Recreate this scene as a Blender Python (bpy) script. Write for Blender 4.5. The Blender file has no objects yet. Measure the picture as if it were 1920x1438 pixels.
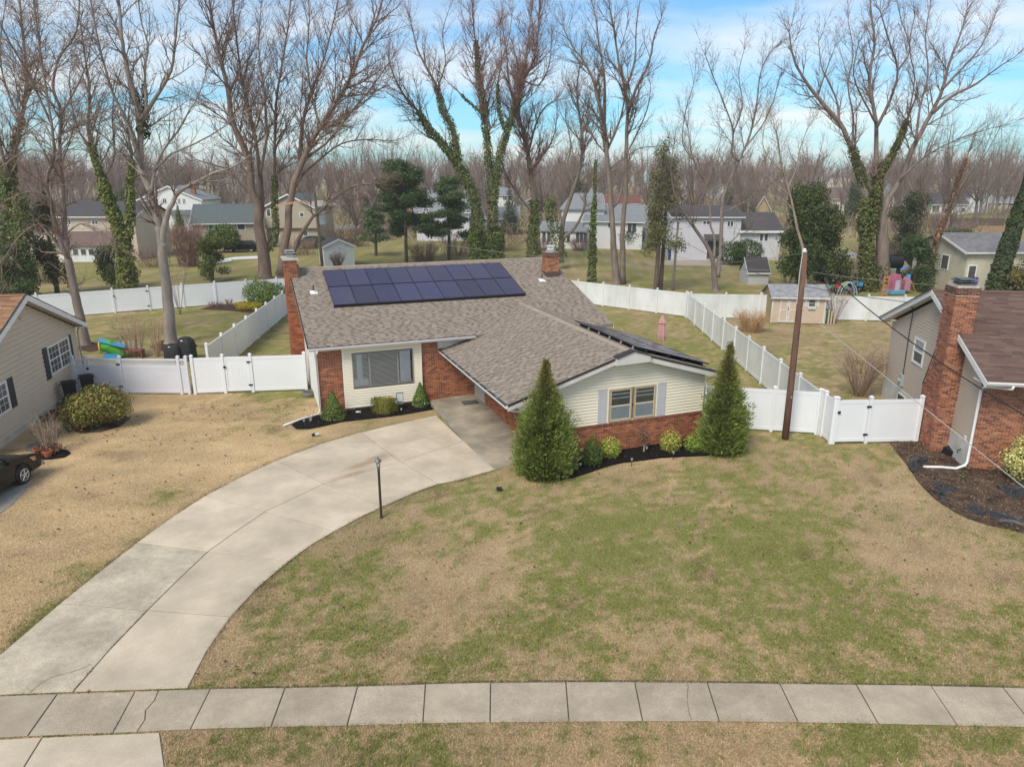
import bpy, math, random
import numpy as np
from mathutils import Vector, Matrix

S = bpy.context.scene
COL = S.collection
# ------------------------------------------------------------------ camera
FPX, YH, CH = 1333.0, 330.0, 10.0            # focal length and horizon row in photo pixels, camera height in metres
PITCH = math.atan((719 - YH) / FPX)
CP, SP = math.cos(PITCH), math.sin(PITCH)
cam = bpy.data.cameras.new('camera')
cam.sensor_width = 36.0
cam.lens = 36.0 * FPX / 1920.0
cam.clip_start = 0.1
cam.clip_end = 6000
co = bpy.data.objects.new('camera', cam)
COL.objects.link(co)
co.location = (0, 0, CH)
co.rotation_euler = (math.pi / 2 - PITCH, 0, 0)
S.camera = co
S.render.resolution_x, S.render.resolution_y = 1024, 766
# ------------------------------------------------------------------ light
SUN_EL, SUN_AZ = math.radians(48), math.radians(-150)   # azimuth measured from +Y towards +X
w = bpy.data.worlds.new('World')
S.world = w
w.use_nodes = True
nt = w.node_tree
nt.nodes.clear()
N = nt.nodes.new
out = N('ShaderNodeOutputWorld')
bg = N('ShaderNodeBackground')
sky = N('ShaderNodeTexSky')
sky.sky_type = 'NISHITA'
sky.sun_disc = False
sky.sun_elevation = SUN_EL
sky.sun_rotation = SUN_AZ
sky.air_density = 1.0
sky.dust_density = 0.6
sky.ozone_density = 2.0
tc = N('ShaderNodeTexCoord')
# thin streaky cloud, projected on a flat layer overhead so that it stretches towards the horizon
sep = N('ShaderNodeSeparateXYZ')
nt.links.new(tc.outputs['Generated'], sep.inputs[0])
zc = N('ShaderNodeMath'); zc.operation = 'MAXIMUM'; zc.inputs[1].default_value = 0.0
nt.links.new(sep.outputs[2], zc.inputs[0])
za = N('ShaderNodeMath'); za.operation = 'ADD'; za.inputs[1].default_value = 0.16
nt.links.new(zc.outputs[0], za.inputs[0])
dx = N('ShaderNodeMath'); dx.operation = 'DIVIDE'
dy = N('ShaderNodeMath'); dy.operation = 'DIVIDE'
nt.links.new(sep.outputs[0], dx.inputs[0]); nt.links.new(za.outputs[0], dx.inputs[1])
nt.links.new(sep.outputs[1], dy.inputs[0]); nt.links.new(za.outputs[0], dy.inputs[1])
cmb = N('ShaderNodeCombineXYZ')
nt.links.new(dx.outputs[0], cmb.inputs[0]); nt.links.new(dy.outputs[0], cmb.inputs[1])
mp = N('ShaderNodeMapping'); mp.inputs['Rotation'].default_value = (0, 0, 0.35); mp.inputs['Scale'].default_value = (0.42, 0.95, 1)
mp.inputs['Location'].default_value = (1.3, 0.4, 0)
nt.links.new(cmb.outputs[0], mp.inputs[0])
nz = N('ShaderNodeTexNoise'); nz.inputs['Scale'].default_value = 1.35; nz.inputs['Detail'].default_value = 9; nz.inputs['Roughness'].default_value = 0.52
nz.inputs['Distortion'].default_value = 0.5
nt.links.new(mp.outputs[0], nz.inputs[0])
ramp = N('ShaderNodeValToRGB')
ramp.color_ramp.elements[0].position = 0.38; ramp.color_ramp.elements[0].color = (0.08, 0.08, 0.08, 1)
ramp.color_ramp.elements[1].position = 0.74; ramp.color_ramp.elements[1].color = (0.97, 0.97, 0.97, 1)
nt.links.new(nz.outputs[0], ramp.inputs[0])
mixc = N('ShaderNodeMix'); mixc.data_type = 'RGBA'
nt.links.new(ramp.outputs[0], mixc.inputs[0])
tint = N('ShaderNodeMix'); tint.data_type = 'RGBA'; tint.blend_type = 'MULTIPLY'; tint.inputs[0].default_value = 1.0
nt.links.new(sky.outputs[0], tint.inputs[6])
tint.inputs[7].default_value = (0.21, 0.42, 0.525, 1)
nt.links.new(tint.outputs[2], mixc.inputs[6])
mixc.inputs[7].default_value = (3.6, 3.45, 3.25, 1)
nt.links.new(mixc.outputs[2], bg.inputs[0])
bg.inputs[1].default_value = 0.12
nt.links.new(bg.outputs[0], out.inputs[0])
sl = bpy.data.lights.new('sun', 'SUN')
sl.energy = 1.25
sl.angle = math.radians(22)
sl.color = (1.0, 0.92, 0.79)
so = bpy.data.objects.new('sun', sl)
COL.objects.link(so)
sd = Vector((math.sin(SUN_AZ) * math.cos(SUN_EL), math.cos(SUN_AZ) * math.cos(SUN_EL), math.sin(SUN_EL)))
so.rotation_euler = sd.to_track_quat('Z', 'Y').to_euler()
so.location = sd * 60
S.view_settings.view_transform = 'Standard'
S.view_settings.look = 'None'
S.view_settings.exposure = 1.41
S.view_settings.gamma = 1.0
S.view_settings.use_curve_mapping = False
S.render.engine = 'CYCLES'

# ------------------------------------------------------------------ pixel helpers
def ray(x, y):
    u = (x - 960) / FPX; v = (y - 719) / FPX
    return np.array([u, CP - v * SP, -SP - v * CP])
def G(x, y, z=0.0):                       # photo pixel -> point on a level plane
    r = ray(x, y); t = (z - CH) / r[2]
    return Vector((r[0] * t, r[1] * t, z))
def AT(x, y, Y):                          # photo pixel -> point at a given distance
    r = ray(x, y); t = Y / r[1]
    return Vector((r[0] * t, Y, CH + r[2] * t))
rnd = random.Random(7)
rng = np.random.default_rng(7)

# ------------------------------------------------------------------ materials
MATS = {}
def mat(name, c, rough=0.7, c2=None, scale=4.0, amt=1.0, bump=0.0, bscale=None, attr=False, metal=0.0, spec=0.4, detail=6,
        coord='Object', stretch=None, rand=0.0, trans=0.0, stain=None, fine=None):
    if name in MATS: return MATS[name]
    m = bpy.data.materials.new(name); MATS[name] = m
    m.use_nodes = True
    t = m.node_tree; b = t.nodes['Principled BSDF']
    b.inputs['Roughness'].default_value = rough
    b.inputs['Metallic'].default_value = metal
    b.inputs['Specular IOR Level'].default_value = spec
    n = t.nodes.new; L = t.links.new
    col = None
    if attr:
        a = n('ShaderNodeAttribute'); a.attribute_name = 'Col'; col = a.outputs['Color']
    cc = n('ShaderNodeTexCoord')
    vec = cc.outputs[coord]
    if stretch:
        mpn = n('ShaderNodeMapping'); mpn.inputs['Scale'].default_value = stretch
        L(vec, mpn.inputs[0]); vec = mpn.outputs[0]
    if c2 is not None:
        tx = n('ShaderNodeTexNoise'); tx.inputs['Scale'].default_value = scale; tx.inputs['Detail'].default_value = detail
        tx.inputs['Roughness'].default_value = 0.65
        L(vec, tx.inputs[0])
        rp = n('ShaderNodeValToRGB'); rp.color_ramp.elements[0].position = 0.33; rp.color_ramp.elements[1].position = 0.68
        L(tx.outputs[0], rp.inputs[0])
        mx = n('ShaderNodeMix'); mx.data_type = 'RGBA'
        L(rp.outputs[0], mx.inputs[0])
        mx.inputs[6].default_value = (*c, 1); mx.inputs[7].default_value = (*c2, 1)
        if attr:
            mu = n('ShaderNodeMix'); mu.data_type = 'RGBA'; mu.blend_type = 'MULTIPLY'; mu.inputs[0].default_value = 1
            L(col, mu.inputs[6]); L(mx.outputs[2], mu.inputs[7]); col = mu.outputs[2]
        else: col = mx.outputs[2]
    for ex in (stain, fine):
        if ex and col is not None:
            sc_, lo_, hi_ = ex
            tx = n('ShaderNodeTexNoise'); tx.inputs['Scale'].default_value = sc_; tx.inputs['Detail'].default_value = 4; L(cc.outputs['Object'], tx.inputs[0])
            mr2 = n('ShaderNodeMapRange'); mr2.inputs[1].default_value = .34; mr2.inputs[2].default_value = .66; mr2.inputs[3].default_value = lo_; mr2.inputs[4].default_value = hi_; L(tx.outputs[0], mr2.inputs[0])
            mu = n('ShaderNodeMix'); mu.data_type = 'RGBA'; mu.blend_type = 'MULTIPLY'; mu.inputs[0].default_value = 1; L(col, mu.inputs[6]); L(mr2.outputs[0], mu.inputs[7]); col = mu.outputs[2]
    if rand > 0:
        oi = n('ShaderNodeObjectInfo'); mr = n('ShaderNodeMapRange'); mr.inputs[3].default_value = 1 - rand; mr.inputs[4].default_value = 1 + rand
        L(oi.outputs['Random'], mr.inputs[0])
        mu = n('ShaderNodeMix'); mu.data_type = 'RGBA'; mu.blend_type = 'MULTIPLY'; mu.inputs[0].default_value = 1
        if col is None: mu.inputs[6].default_value = (*c, 1)
        else: L(col, mu.inputs[6])
        L(mr.outputs[0], mu.inputs[7]); col = mu.outputs[2]
    if col is None: b.inputs['Base Color'].default_value = (*c, 1)
    else: L(col, b.inputs['Base Color'])
    if bump > 0:
        tb = n('ShaderNodeTexNoise'); tb.inputs['Scale'].default_value = bscale or scale * 4; tb.inputs['Detail'].default_value = 5
        L(vec, tb.inputs[0])
        bp = n('ShaderNodeBump'); bp.inputs['Strength'].default_value = bump; bp.inputs['Distance'].default_value = 0.02
        L(tb.outputs[0], bp.inputs['Height']); L(bp.outputs[0], b.inputs['Normal'])
    if trans > 0:
        td = n('ShaderNodeBsdfTranslucent'); ms = n('ShaderNodeMixShader'); ms.inputs[0].default_value = trans
        if col is None: td.inputs[0].default_value = (*c, 1)
        else: L(col, td.inputs[0])
        L(b.outputs[0], ms.inputs[1]); L(td.outputs[0], ms.inputs[2])
        L(ms.outputs[0], t.nodes['Material Output'].inputs[0])
    return m
def glassmat(name, tintc=(0.97, 0.98, 0.98), a=0.0):
    if name in MATS: return MATS[name]
    m = bpy.data.materials.new(name); MATS[name] = m; m.use_nodes = True
    t = m.node_tree; t.nodes.clear(); n = t.nodes.new
    o = n('ShaderNodeOutputMaterial'); ms = n('ShaderNodeMixShader'); tr = n('ShaderNodeBsdfTransparent'); gl = n('ShaderNodeBsdfGlossy')
    gl.inputs['Roughness'].default_value = 0.05; tr.inputs[0].default_value = (*tintc, 1)
    fr = n('ShaderNodeFresnel'); fr.inputs[0].default_value = 1.5
    ad = n('ShaderNodeMath'); ad.operation = 'ADD'; ad.inputs[1].default_value = a * 0.25
    t.links.new(fr.outputs[0], ad.inputs[0]); t.links.new(ad.outputs[0], ms.inputs[0])
    t.links.new(tr.outputs[0], ms.inputs[1]); t.links.new(gl.outputs[0], ms.inputs[2]); t.links.new(ms.outputs[0], o.inputs[0])
    return m

# ------------------------------------------------------------------ mesh builder
class MB:
    def __init__(s): s.v = []; s.f = []; s.c = []; s.cc = None
    def col(s, c): s.cc = c; return s
    def av(s, pts):
        i = len(s.v); s.v += [tuple(p) for p in pts]
        if s.cc is not None: s.c += [s.cc] * len(pts)
        return i
    def face(s, pts):
        i = s.av(pts); s.f.append(tuple(range(i, i + len(pts)))); return s
    def box(s, x0, x1, y0, y1, z0, z1, M=None):
        p = [(x0, y0, z0), (x1, y0, z0), (x1, y1, z0), (x0, y1, z0), (x0, y0, z1), (x1, y0, z1), (x1, y1, z1), (x0, y1, z1)]
        if M is not None: p = [M @ Vector(q) for q in p]
        i = s.av(p)
        for q in ((3, 2, 1, 0), (4, 5, 6, 7), (0, 1, 5, 4), (1, 2, 6, 5), (2, 3, 7, 6), (3, 0, 4, 7)): s.f.append(tuple(i + k for k in q))
        return s
    def obox(s, o, u, v, wv):                 # box from a corner and three edge vectors (right-handed)
        o, u, v, wv = Vector(o), Vector(u), Vector(v), Vector(wv)
        p = [o, o + u, o + u + v, o + v]; p += [q + wv for q in p]
        i = s.av(p)
        for q in ((3, 2, 1, 0), (4, 5, 6, 7), (0, 1, 5, 4), (1, 2, 6, 5), (2, 3, 7, 6), (3, 0, 4, 7)): s.f.append(tuple(i + k for k in q))
        return s
    def prism(s, poly, d):                    # polygon (3D points) swept by vector d
        d = Vector(d); n = len(poly); a = [Vector(p) for p in poly]
        i = s.av(a + [p + d for p in a])
        s.f.append(tuple(i + k for k in range(n - 1, -1, -1))); s.f.append(tuple(i + n + k for k in range(n)))
        for k in range(n): s.f.append((i + k, i + (k + 1) % n, i + n + (k + 1) % n, i + n + k))
        return s
    def tube(s, pts, rad, n=8, cap=True):
        pts = [Vector(p) for p in pts]
        if not hasattr(rad, '__len__'): rad = [rad] * len(pts)
        rings = []; ref = None
        for k, p in enumerate(pts):
            d = (pts[min(k + 1, len(pts) - 1)] - pts[max(k - 1, 0)])
            if d.length < 1e-9: d = Vector((0, 0, 1))
            d.normalize()
            if ref is None: ref = Vector((1, 0, 0)) if abs(d.x) < 0.8 else Vector((0, 1, 0))
            x = (ref - d * ref.dot(d)).normalized(); y = d.cross(x); ref = x
            rings.append(s.av([p + (x * math.cos(2 * math.pi * j / n) + y * math.sin(2 * math.pi * j / n)) * rad[k] for j in range(n)]))
        for k in range(len(pts) - 1):
            a, b = rings[k], rings[k + 1]
            for j in range(n): s.f.append((a + j, a + (j + 1) % n, b + (j + 1) % n, b + j))
        if cap:
            s.f.append(tuple(rings[0] + j for j in range(n - 1, -1, -1))); s.f.append(tuple(rings[-1] + j for j in range(n)))
        return s
    def lathe(s, prof, n=16, c=(0, 0, 0)):
        rings = [s.av([(c[0] + r * math.cos(2 * math.pi * j / n), c[1] + r * math.sin(2 * math.pi * j / n), c[2] + z) for j in range(n)]) for r, z in prof]
        for a, b in zip(rings, rings[1:]):
            for j in range(n): s.f.append((a + j, a + (j + 1) % n, b + (j + 1) % n, b + j))
        s.f.append(tuple(rings[0] + j for j in range(n - 1, -1, -1))); s.f.append(tuple(rings[-1] + j for j in range(n)))
        return s
    def mesh(s, name):
        me = bpy.data.meshes.new(name); me.from_pydata(s.v, [], s.f)
        if s.c and len(s.c) == len(s.v):
            a = me.color_attributes.new('Col', 'FLOAT_COLOR', 'POINT')
            a.data.foreach_set('color', np.array([(*c[:3], 1.0) for c in s.c], dtype=np.float32).ravel())
        me.update(); return me
    def build(s, name, m, parent=None, smooth=False, kind=None, label=None):
        return link(name, s.mesh(name), m, parent, smooth, kind, label)
def link(name, me, m, parent=None, smooth=False, kind=None, label=None):
    if m is not None and not me.materials: me.materials.append(m)
    if smooth: me.polygons.foreach_set('use_smooth', [True] * len(me.polygons))
    o = bpy.data.objects.new(name, me); COL.objects.link(o)
    if parent is not None: o.parent = parent
    if kind: o['kind'] = kind
    if label: o['label'] = label
    return o
def npmesh(name, V, F, C=None):
    """fast mesh: V (n,3), F (m,3) or (m,4) int, C (n,3) colours"""
    me = bpy.data.meshes.new(name); V = np.asarray(V, np.float32); F = np.asarray(F, np.int32)
    k = F.shape[1]
    me.vertices.add(len(V)); me.vertices.foreach_set('co', V.ravel())
    me.loops.add(F.size); me.loops.foreach_set('vertex_index', F.ravel())
    me.polygons.add(len(F)); me.polygons.foreach_set('loop_start', np.arange(0, F.size, k, dtype=np.int32))
    if C is not None:
        a = me.color_attributes.new('Col', 'FLOAT_COLOR', 'POINT')
        a.data.foreach_set('color', np.c_[np.asarray(C, np.float32), np.ones(len(V), np.float32)].astype(np.float32).ravel())
    me.update(calc_edges=True); return me
def thing(name, label, cat, loc=(0, 0, 0), rz=0.0, group=None):
    o = bpy.data.objects.new(name, None); COL.objects.link(o)
    o.location = loc; o.rotation_euler = (0, 0, rz); o.empty_display_size = 0.2
    o['label'] = label; o['category'] = cat
    if group: o['group'] = group
    return o
def tag(o, label, cat, group=None):
    o['label'] = label; o['category'] = cat
    if group: o['group'] = group
    return o
def copytree(o, parent=None):
    c = o.copy(); COL.objects.link(c); c.parent = parent
    if parent is not None: c.matrix_parent_inverse = o.matrix_parent_inverse.copy()
    for ch in list(o.children): copytree(ch, c)
    return c
def sub(iv, cuts):                        # interval minus intervals
    r = [iv]
    for c0, c1 in cuts:
        q = []
        for a, b in r:
            if c1 <= a or c0 >= b: q.append((a, b)); continue
            if c0 > a: q.append((a, c0))
            if c1 < b: q.append((c1, b))
        r = q
    return [x for x in r if x[1] - x[0] > 0.02]

# ------------------------------------------------------------------ building-skin helpers (local coordinates of their parent)
def bricks(parent, o, u, n, length, z0, z1, name='brickwork', pal=None, mort='mortar_light', cuts=(), bl=0.203, bh=0.056, m=0.016, top=None, soldier=False, back=0.10):
    """running-bond bricks standing proud of a mortar face"""
    o, u, n = Vector(o), Vector(u).normalized(), Vector(n).normalized()
    pal = pal or [(0.40, 0.135, 0.058), (0.32, 0.098, 0.045), (0.46, 0.18, 0.08), (0.24, 0.072, 0.04), (0.42, 0.15, 0.062), (0.35, 0.115, 0.05)]
    mb = MB(); ch = bh + m; k = 0; z = z0
    while z < z1 - 0.02:
        hh = min(bh, z1 - z); off = -(bl + m) / 2 if k % 2 else 0.0; x = off
        while x < length:
            a, b = max(x, 0), min(x + bl, length)
            if b - a > 0.025 and not any(c0 - 0.01 < (a + b) / 2 < c1 + 0.01 and d0 - 0.01 < z + hh / 2 < d1 for c0, c1, d0, d1 in cuts) and (top is None or z + hh <= top((a + b) / 2)):
                c = rnd.choice(pal); s = rnd.uniform(0.8, 1.2); mb.col((c[0] * s, c[1] * s, c[2] * s))
                d = 0.010 + rnd.uniform(0, 0.004)
                p0, p1 = o + u * a + Vector((0, 0, z)), o + u * b + Vector((0, 0, z)); up = Vector((0, 0, hh)); nn = n * d
                i = mb.av([p0, p1, p1 + up, p0 + up, p0 + nn, p1 + nn, p1 + up + nn, p0 + up + nn])
                for q in ((4, 5, 6, 7), (0, 1, 5, 4), (1, 2, 6, 5), (2, 3, 7, 6), (3, 0, 4, 7)): mb.f.append(tuple(i + t for t in q))
            x += bl + m
        z += ch; k += 1
    return mb.build(name, mat('brick', (1.05, 1.0, 1.0), 0.9, (0.72, 0.72, 0.75), 9, attr=True, bump=0.3, bscale=60), parent, kind='stuff')
def siding(parent, o, u, n, z0, z1, span, expo, m, cuts=(), name='siding_board', thick=0.016):
    """lap siding: each course a board; span(z) -> (u0,u1) of the wall at that height"""
    o, u, n = Vector(o), Vector(u).normalized(), Vector(n).normalized()
    z = z0
    while z < z1 - 0.01:
        h = min(expo, z1 - z)
        cz = z + h / 2
        a, b = span(cz); a2, b2 = span(min(z + h, z1))
        cs = [(c0, c1) for c0, c1, d0, d1 in cuts if d0 < cz < d1]
        for (s0, s1) in sub((a, b), cs):
            t0 = a2 if s0 == a else s0; t1 = b2 if s1 == b else s1
            q0 = span(z)[0] if s0 == a else s0; q1 = span(z)[1] if s1 == b else s1
            if q1 - q0 < 0.03: continue
            t0 = min(max(t0, q0), q1); t1 = max(min(t1, q1), t0 + 0.005)
            up = Vector((0, 0, h)); gp = expo * .12  # gap shaped to show the dark backing as a painted shade line
            mb = MB(); A = o + u * q0 + Vector((0, 0, z)); B = o + u * q1 + Vector((0, 0, z))
            C = o + u * t1 + Vector((0, 0, z + h - gp)); D = o + u * t0 + Vector((0, 0, z + h - gp))
            i = mb.av([A, B, C, D, A + n * thick, B + n * thick, C + n * 0.004, D + n * 0.004])
            for q in ((4, 5, 6, 7), (0, 1, 5, 4), (1, 2, 6, 5), (2, 3, 7, 6), (3, 0, 4, 7)): mb.f.append(tuple(i + k for k in q))
            mb.build(name, m, parent)
        z += h
def shingles(parent, o, u, s, length, slope, pal, clip=None, expo=0.128, wid=(0.15, 0.30), name='shingles', lift=0.004, mname='shingle'):
    """roof tabs as thin wedges on the plane spanned by u (along the eave) and s (up the slope)"""
    o, u, s = Vector(o), Vector(u).normalized(), Vector(s).normalized(); n = u.cross(s).normalized()
    if n.z < 0: n = -n
    mb = MB(); k = 0; t = 0.0
    while t < slope - 0.02:
        x = -rnd.uniform(0, 0.3); dk = False
        while x < length:
            dk = (not dk) and rnd.random() < .72; wd = rnd.uniform(*wid) * (.72 if dk else rnd.uniform(.7, 1.3)); a, b = max(0, x), min(length, x + wd - 0.004); x += wd
            if b - a < 0.02: continue
            if clip and not clip((a + b) / 2, t + expo / 2): continue
            c = rnd.choice(pal[len(pal) // 2:] if dk else pal[:len(pal) // 2]); q = rnd.uniform(0.9, 1.1); mb.col((c[0] * q, c[1] * q, c[2] * q))
            th = 0.009 + (-0.004 if dk else 0) + lift
            e = min(expo + 0.01, slope - t)
            A, B = o + u * a + s * t, o + u * b + s * t
            C, D = B + s * e, A + s * e
            i = mb.av([A, B, A + n * th, B + n * th, C + n * lift, D + n * lift])
            mb.f += [(i, i + 1, i + 3, i + 2), (i + 2, i + 3, i + 4, i + 5), (i, i + 2, i + 5), (i + 1, i + 4, i + 3)]
        t += expo; k += 1
    return mb.build(name, mat(mname, (1.08, 1.06, 1.04), 0.95, (0.8, 0.8, 0.8), 30, attr=True, bump=0.4, bscale=150, spec=0.2), parent, kind='stuff')
def slab(parent, name, pts, th, m):       # roof slab from 4 top points, thickness downwards
    mb = MB(); mb.prism([Vector(p) - Vector((0, 0, th)) for p in pts], (0, 0, th)); return mb.build(name, m, parent)
# ================================================================== GROUND
_tab = np.random.default_rng(3).random((256, 256))
def vnoise(x, y):
    xi = np.floor(x).astype(int); yi = np.floor(y).astype(int); fx = x - xi; fy = y - yi
    fx = fx * fx * (3 - 2 * fx); fy = fy * fy * (3 - 2 * fy)
    a = _tab[xi % 256, yi % 256]; b = _tab[(xi + 1) % 256, yi % 256]; c = _tab[xi % 256, (yi + 1) % 256]; d = _tab[(xi + 1) % 256, (yi + 1) % 256]
    return (a * (1 - fx) + b * fx) * (1 - fy) + (c * (1 - fx) + d * fx) * fy
def fbm(x, y, o=4, lac=2.1, g=0.55):
    s = 0; a = 1; t = 0
    for k in range(o):
        s = s + a * vnoise(x * lac ** k + 17.3 * k, y * lac ** k + 9.1 * k); t += a; a *= g
    return s / t
def inpoly(x, y, P):
    r = np.zeros(np.shape(x), bool); n = len(P); j = n - 1
    for i in range(n):
        xi, yi = P[i][0], P[i][1]; xj, yj = P[j][0], P[j][1]
        if yi != yj:
            c = ((yi > y) != (yj > y)) & (x < (xj - xi) * (y - yi) / (yj - yi) + xi); r ^= c
        j = i
    return r
def sm(x, a, b):
    t = np.clip((x - a) / (b - a), 0, 1); return t * t * (3 - 2 * t)
DRV_L = [(-160, 1345), (0, 1228), (57, 1180), (113, 1132), (185, 1074), (257, 1018), (320, 972), (385, 930), (450, 896), (518, 864), (600, 833), (676, 811.6), (750, 794), (818, 779)]
DRV_R = [(352, 1291), (388, 1222), (433, 1157), (486, 1100), (542, 1053), (583, 1023), (628, 996), (680, 968), (718, 950.6), (780, 923.5), (822, 908), (864, 900), (929, 881)]
_dl = np.array([G(*p)[:2] for p in DRV_L]); _dr = np.array([G(*p)[:2] for p in DRV_R])
BLOBS = [  # photo pixel, radius (m), change in the share of green
    (850, 1090, 1.9, -.6), (800, 1130, 1.3, -.5), (930, 1040, 1.2, -.4), (730, 1150, 1.6, .35), (640, 1080, 2.2, .3), (1000, 1090, 2.0, .2), (1100, 1100, 3, .12),
    (640, 990, 1.2, -.5), (460, 1130, .9, -.5), (400, 1230, .9, -.45), (1690, 960, 2.2, -.45), (1740, 1050, 1.8, -.45), (1640, 900, 1.4, -.35), (1850, 1080, 2.0, -.35), (1440, 850, 1.4, -.2), (1250, 860, 1.0, -.45),
    (1000, 920, 1.2, -.25), (1180, 880, .8, -.3), (1560, 960, 2.6, .15), (1330, 960, 2.5, .15), (1200, 1010, 2.0, .1), (1480, 1010, 2, .15), (1250, 1240, 2.5, -.2), (620, 1250, 1.0, -.2),
    (560, 745, 1.6, .65), (490, 745, 1.2, .4), (500, 800, 1.5, .55), (530, 770, 1.0, .3), (420, 748, 1.1, .35), (320, 930, 1.0, .55), (290, 905, .7, .2), (240, 1010, .8, .35), (60, 1190, .6, .5), (150, 1075, .5, .4), (90, 1140, .4, .5), (820, 755, 1.3, .25), (690, 790, 1.5, .3), (580, 825, 1.5, .2),
    (1650, 1400, 1.3, .35), (1830, 1400, 1.5, .25), (820, 1410, 1.2, .35), (500, 1400, 1.0, .35), (1400, 1400, 1.5, -.25), (1040, 1400, 1.5, -.2), (1200, 1400, .8, .1), (350, 1405, .6, -.3)]
_bl = [(G(a, b)[0], G(a, b)[1], r, d) for a, b, r, d in BLOBS]
# paved and planted areas, as photo pixels (height of the surface where it is not level ground)
BED_MAIN = [(546, 797), (556, 788), (600, 779), (644, 765), (720, 757), (803, 748), (814, 768), (770, 776), (730, 782), (685, 787), (640, 792), (610, 799), (580, 805), (556, 805)]
BED_WING = [(966, 868), (1040, 850), (1174, 836), (1279, 822), (1380, 812), (1399, 838), (1387, 847), (1355, 854), (1320, 855), (1279, 857), (1240, 859), (1206, 864), (1170, 868), (1133, 876), (1105, 887), (1075, 896), (1050, 900), (1025, 901), (990, 897), (968, 886)]
BED_RIGHT = [(1668, 830), (1716, 822), (1760, 840), (1811, 878), (2060, 880), (2300, 1040), (2060, 1030), (1960, 1012), (1920, 1001), (1890, 993), (1850, 985), (1815, 973), (1790, 961), (1765, 945), (1750, 934), (1733, 917), (1718, 900), (1706, 880), (1692, 862), (1680, 848)]
BED_LEFT_SHRUB = [(118, 778), (140, 770), (230, 775), (245, 785), (225, 800), (190, 810), (150, 813), (125, 800)]
BED_LEFT_TWIGS = [(60, 852), (95, 842), (128, 845), (134, 850), (122, 858), (95, 862), (70, 862)]
BED_TREE1 = [(140, 655), (165, 640), (196, 648), (196, 655), (170, 660)]
BED_TREE2 = [(280, 650), (300, 640), (322, 636), (350, 640), (372, 648), (360, 656), (320, 660), (290, 656)]
BED_CORNER = [(375, 580), (400, 572), (450, 572), (500, 573), (520, 580), (505, 590), (470, 587), (430, 583)]
def wp(P, z=0): return [G(a, b, z) for a, b in P]
BEDS = [wp(b) for b in (BED_MAIN, BED_WING, BED_RIGHT, BED_LEFT_SHRUB, BED_LEFT_TWIGS, BED_TREE1, BED_TREE2, BED_CORNER)]
def green(x, y):
    n1 = fbm(x * 0.30 + 5, y * 0.30 + 2, 5); n2 = fbm(x * 1.3 + 40, y * 1.3 + 11, 4)
    g = np.full(np.shape(x), 0.63)
    xl = np.interp(y, _dl[:, 1], _dl[:, 0])
    left = sm(xl + 0.35 * (n2 - .5) - x, -0.3, 0.5) * sm(y, 12.2, 12.9) * (1 - sm(y, 31.5, 34.0))
    g = g * (1 - left) + 0.02 * left
    verge = 1 - sm(y, 11.5, 12.0); g = g * (1 - verge) + 0.33 * verge
    g = np.where((x > 8.5) & (y < 26), g - 0.12 * sm(x, 8, 14), g)
    back_r = sm(x, 12.9, 13.1) * sm(y, 27, 28); g = g * (1 - back_r) + 0.42 * back_r
    back_l = sm(y, 32.5, 33.5) * (1 - sm(x, -9, -8)); g = g * (1 - back_l) + (0.62 + 0.2 * sm(x, -14, -12)) * back_l
    g = np.where(y > 58, 0.66, g)
    for a, b, r, d in _bl:
        q = np.exp(-((x - a) ** 2 + (y - b) ** 2) / (r * r)); g = g + d * q * (0.6 + 0.8 * n2)
    # trodden, bare strip along paving edges
    amp = np.where(left > 0.5, 0.55, 1.15)
    n3 = fbm(x * 4.0 + 3, y * 4.0 + 8, 3)
    g = g + amp * (n1 - 0.5) * .7 + amp * (n2 - 0.5) * .95 + amp * (1 - sm(y, 40, 75)) * ((n3 - .5) * 1.3 + (fbm(x * 9.0, y * 9.0, 2) - .5) * 1.0)
    return np.clip(g, 0, 1)
def soil(x, y):
    n = fbm(x * 0.8 + 90, y * 0.8 + 33, 4); n2 = fbm(x * 3 + 9, y * 3 + 3, 3)
    s = sm(n, 0.66, 0.80) * 0.5
    dr = np.abs(x - np.interp(y, _dr[:, 1], _dr[:, 0])); s = s + 0.45 * np.exp(-(dr / 0.22) ** 2) * (y < 23.2) * (y > 12.9) * n2 * 1.6
    dl = np.abs(x - np.interp(y, _dl[:, 1], _dl[:, 0])); s = s + 0.45 * np.exp(-(dl / 0.22) ** 2) * (y < 27) * (y > 12.9) * n2 * 1.6
    return np.clip(s, 0, 1)
TAN = np.array([0.43, 0.31, 0.18]); TAN2 = np.array([0.33, 0.247, 0.155]); GRN = np.array([0.190, 0.205, 0.056]); GRN2 = np.array([0.275, 0.262, 0.098]); SOIL = np.array([0.13, 0.085, 0.055])
def lawncol(x, y, jit=None):
    g = green(x, y)[:, None]; n = fbm(x * 2.1, y * 2.1, 3)[:, None]; n4 = fbm(x * 0.22 + 70, y * 0.22, 3)[:, None]; s = soil(x, y)[:, None]
    n5 = fbm(x * .9 + 31, y * 1.6 + 7, 4)[:, None]; t = TAN * n + TAN2 * (1 - n); t = t * (0.90 + 0.34 * n4) * (.74 + .56 * n5)
    yl = (sm(-x, 6.0, 9.0) * (y < 33))[:, None]; t = t * (1 + 0.26 * yl * np.array([1, .95, .8]))
    gr = GRN * n + GRN2 * (1 - n)
    gg = sm(g, 0.14, 0.98)
    c = t * (1 - gg) + gr * gg
    return c * (1 - s * .8) + SOIL * s * .8
def grid(lo, hi, a, b, fine, mids):
    c = list(np.arange(a, b + 1e-6, fine)); x = b; st = fine
    while x < hi: st *= 1.17; x += st; c.append(min(x, hi))
    x = a; st = fine
    while x > lo: st *= 1.17; x -= st; c.insert(0, max(x, lo))
    return np.array(c)
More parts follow.
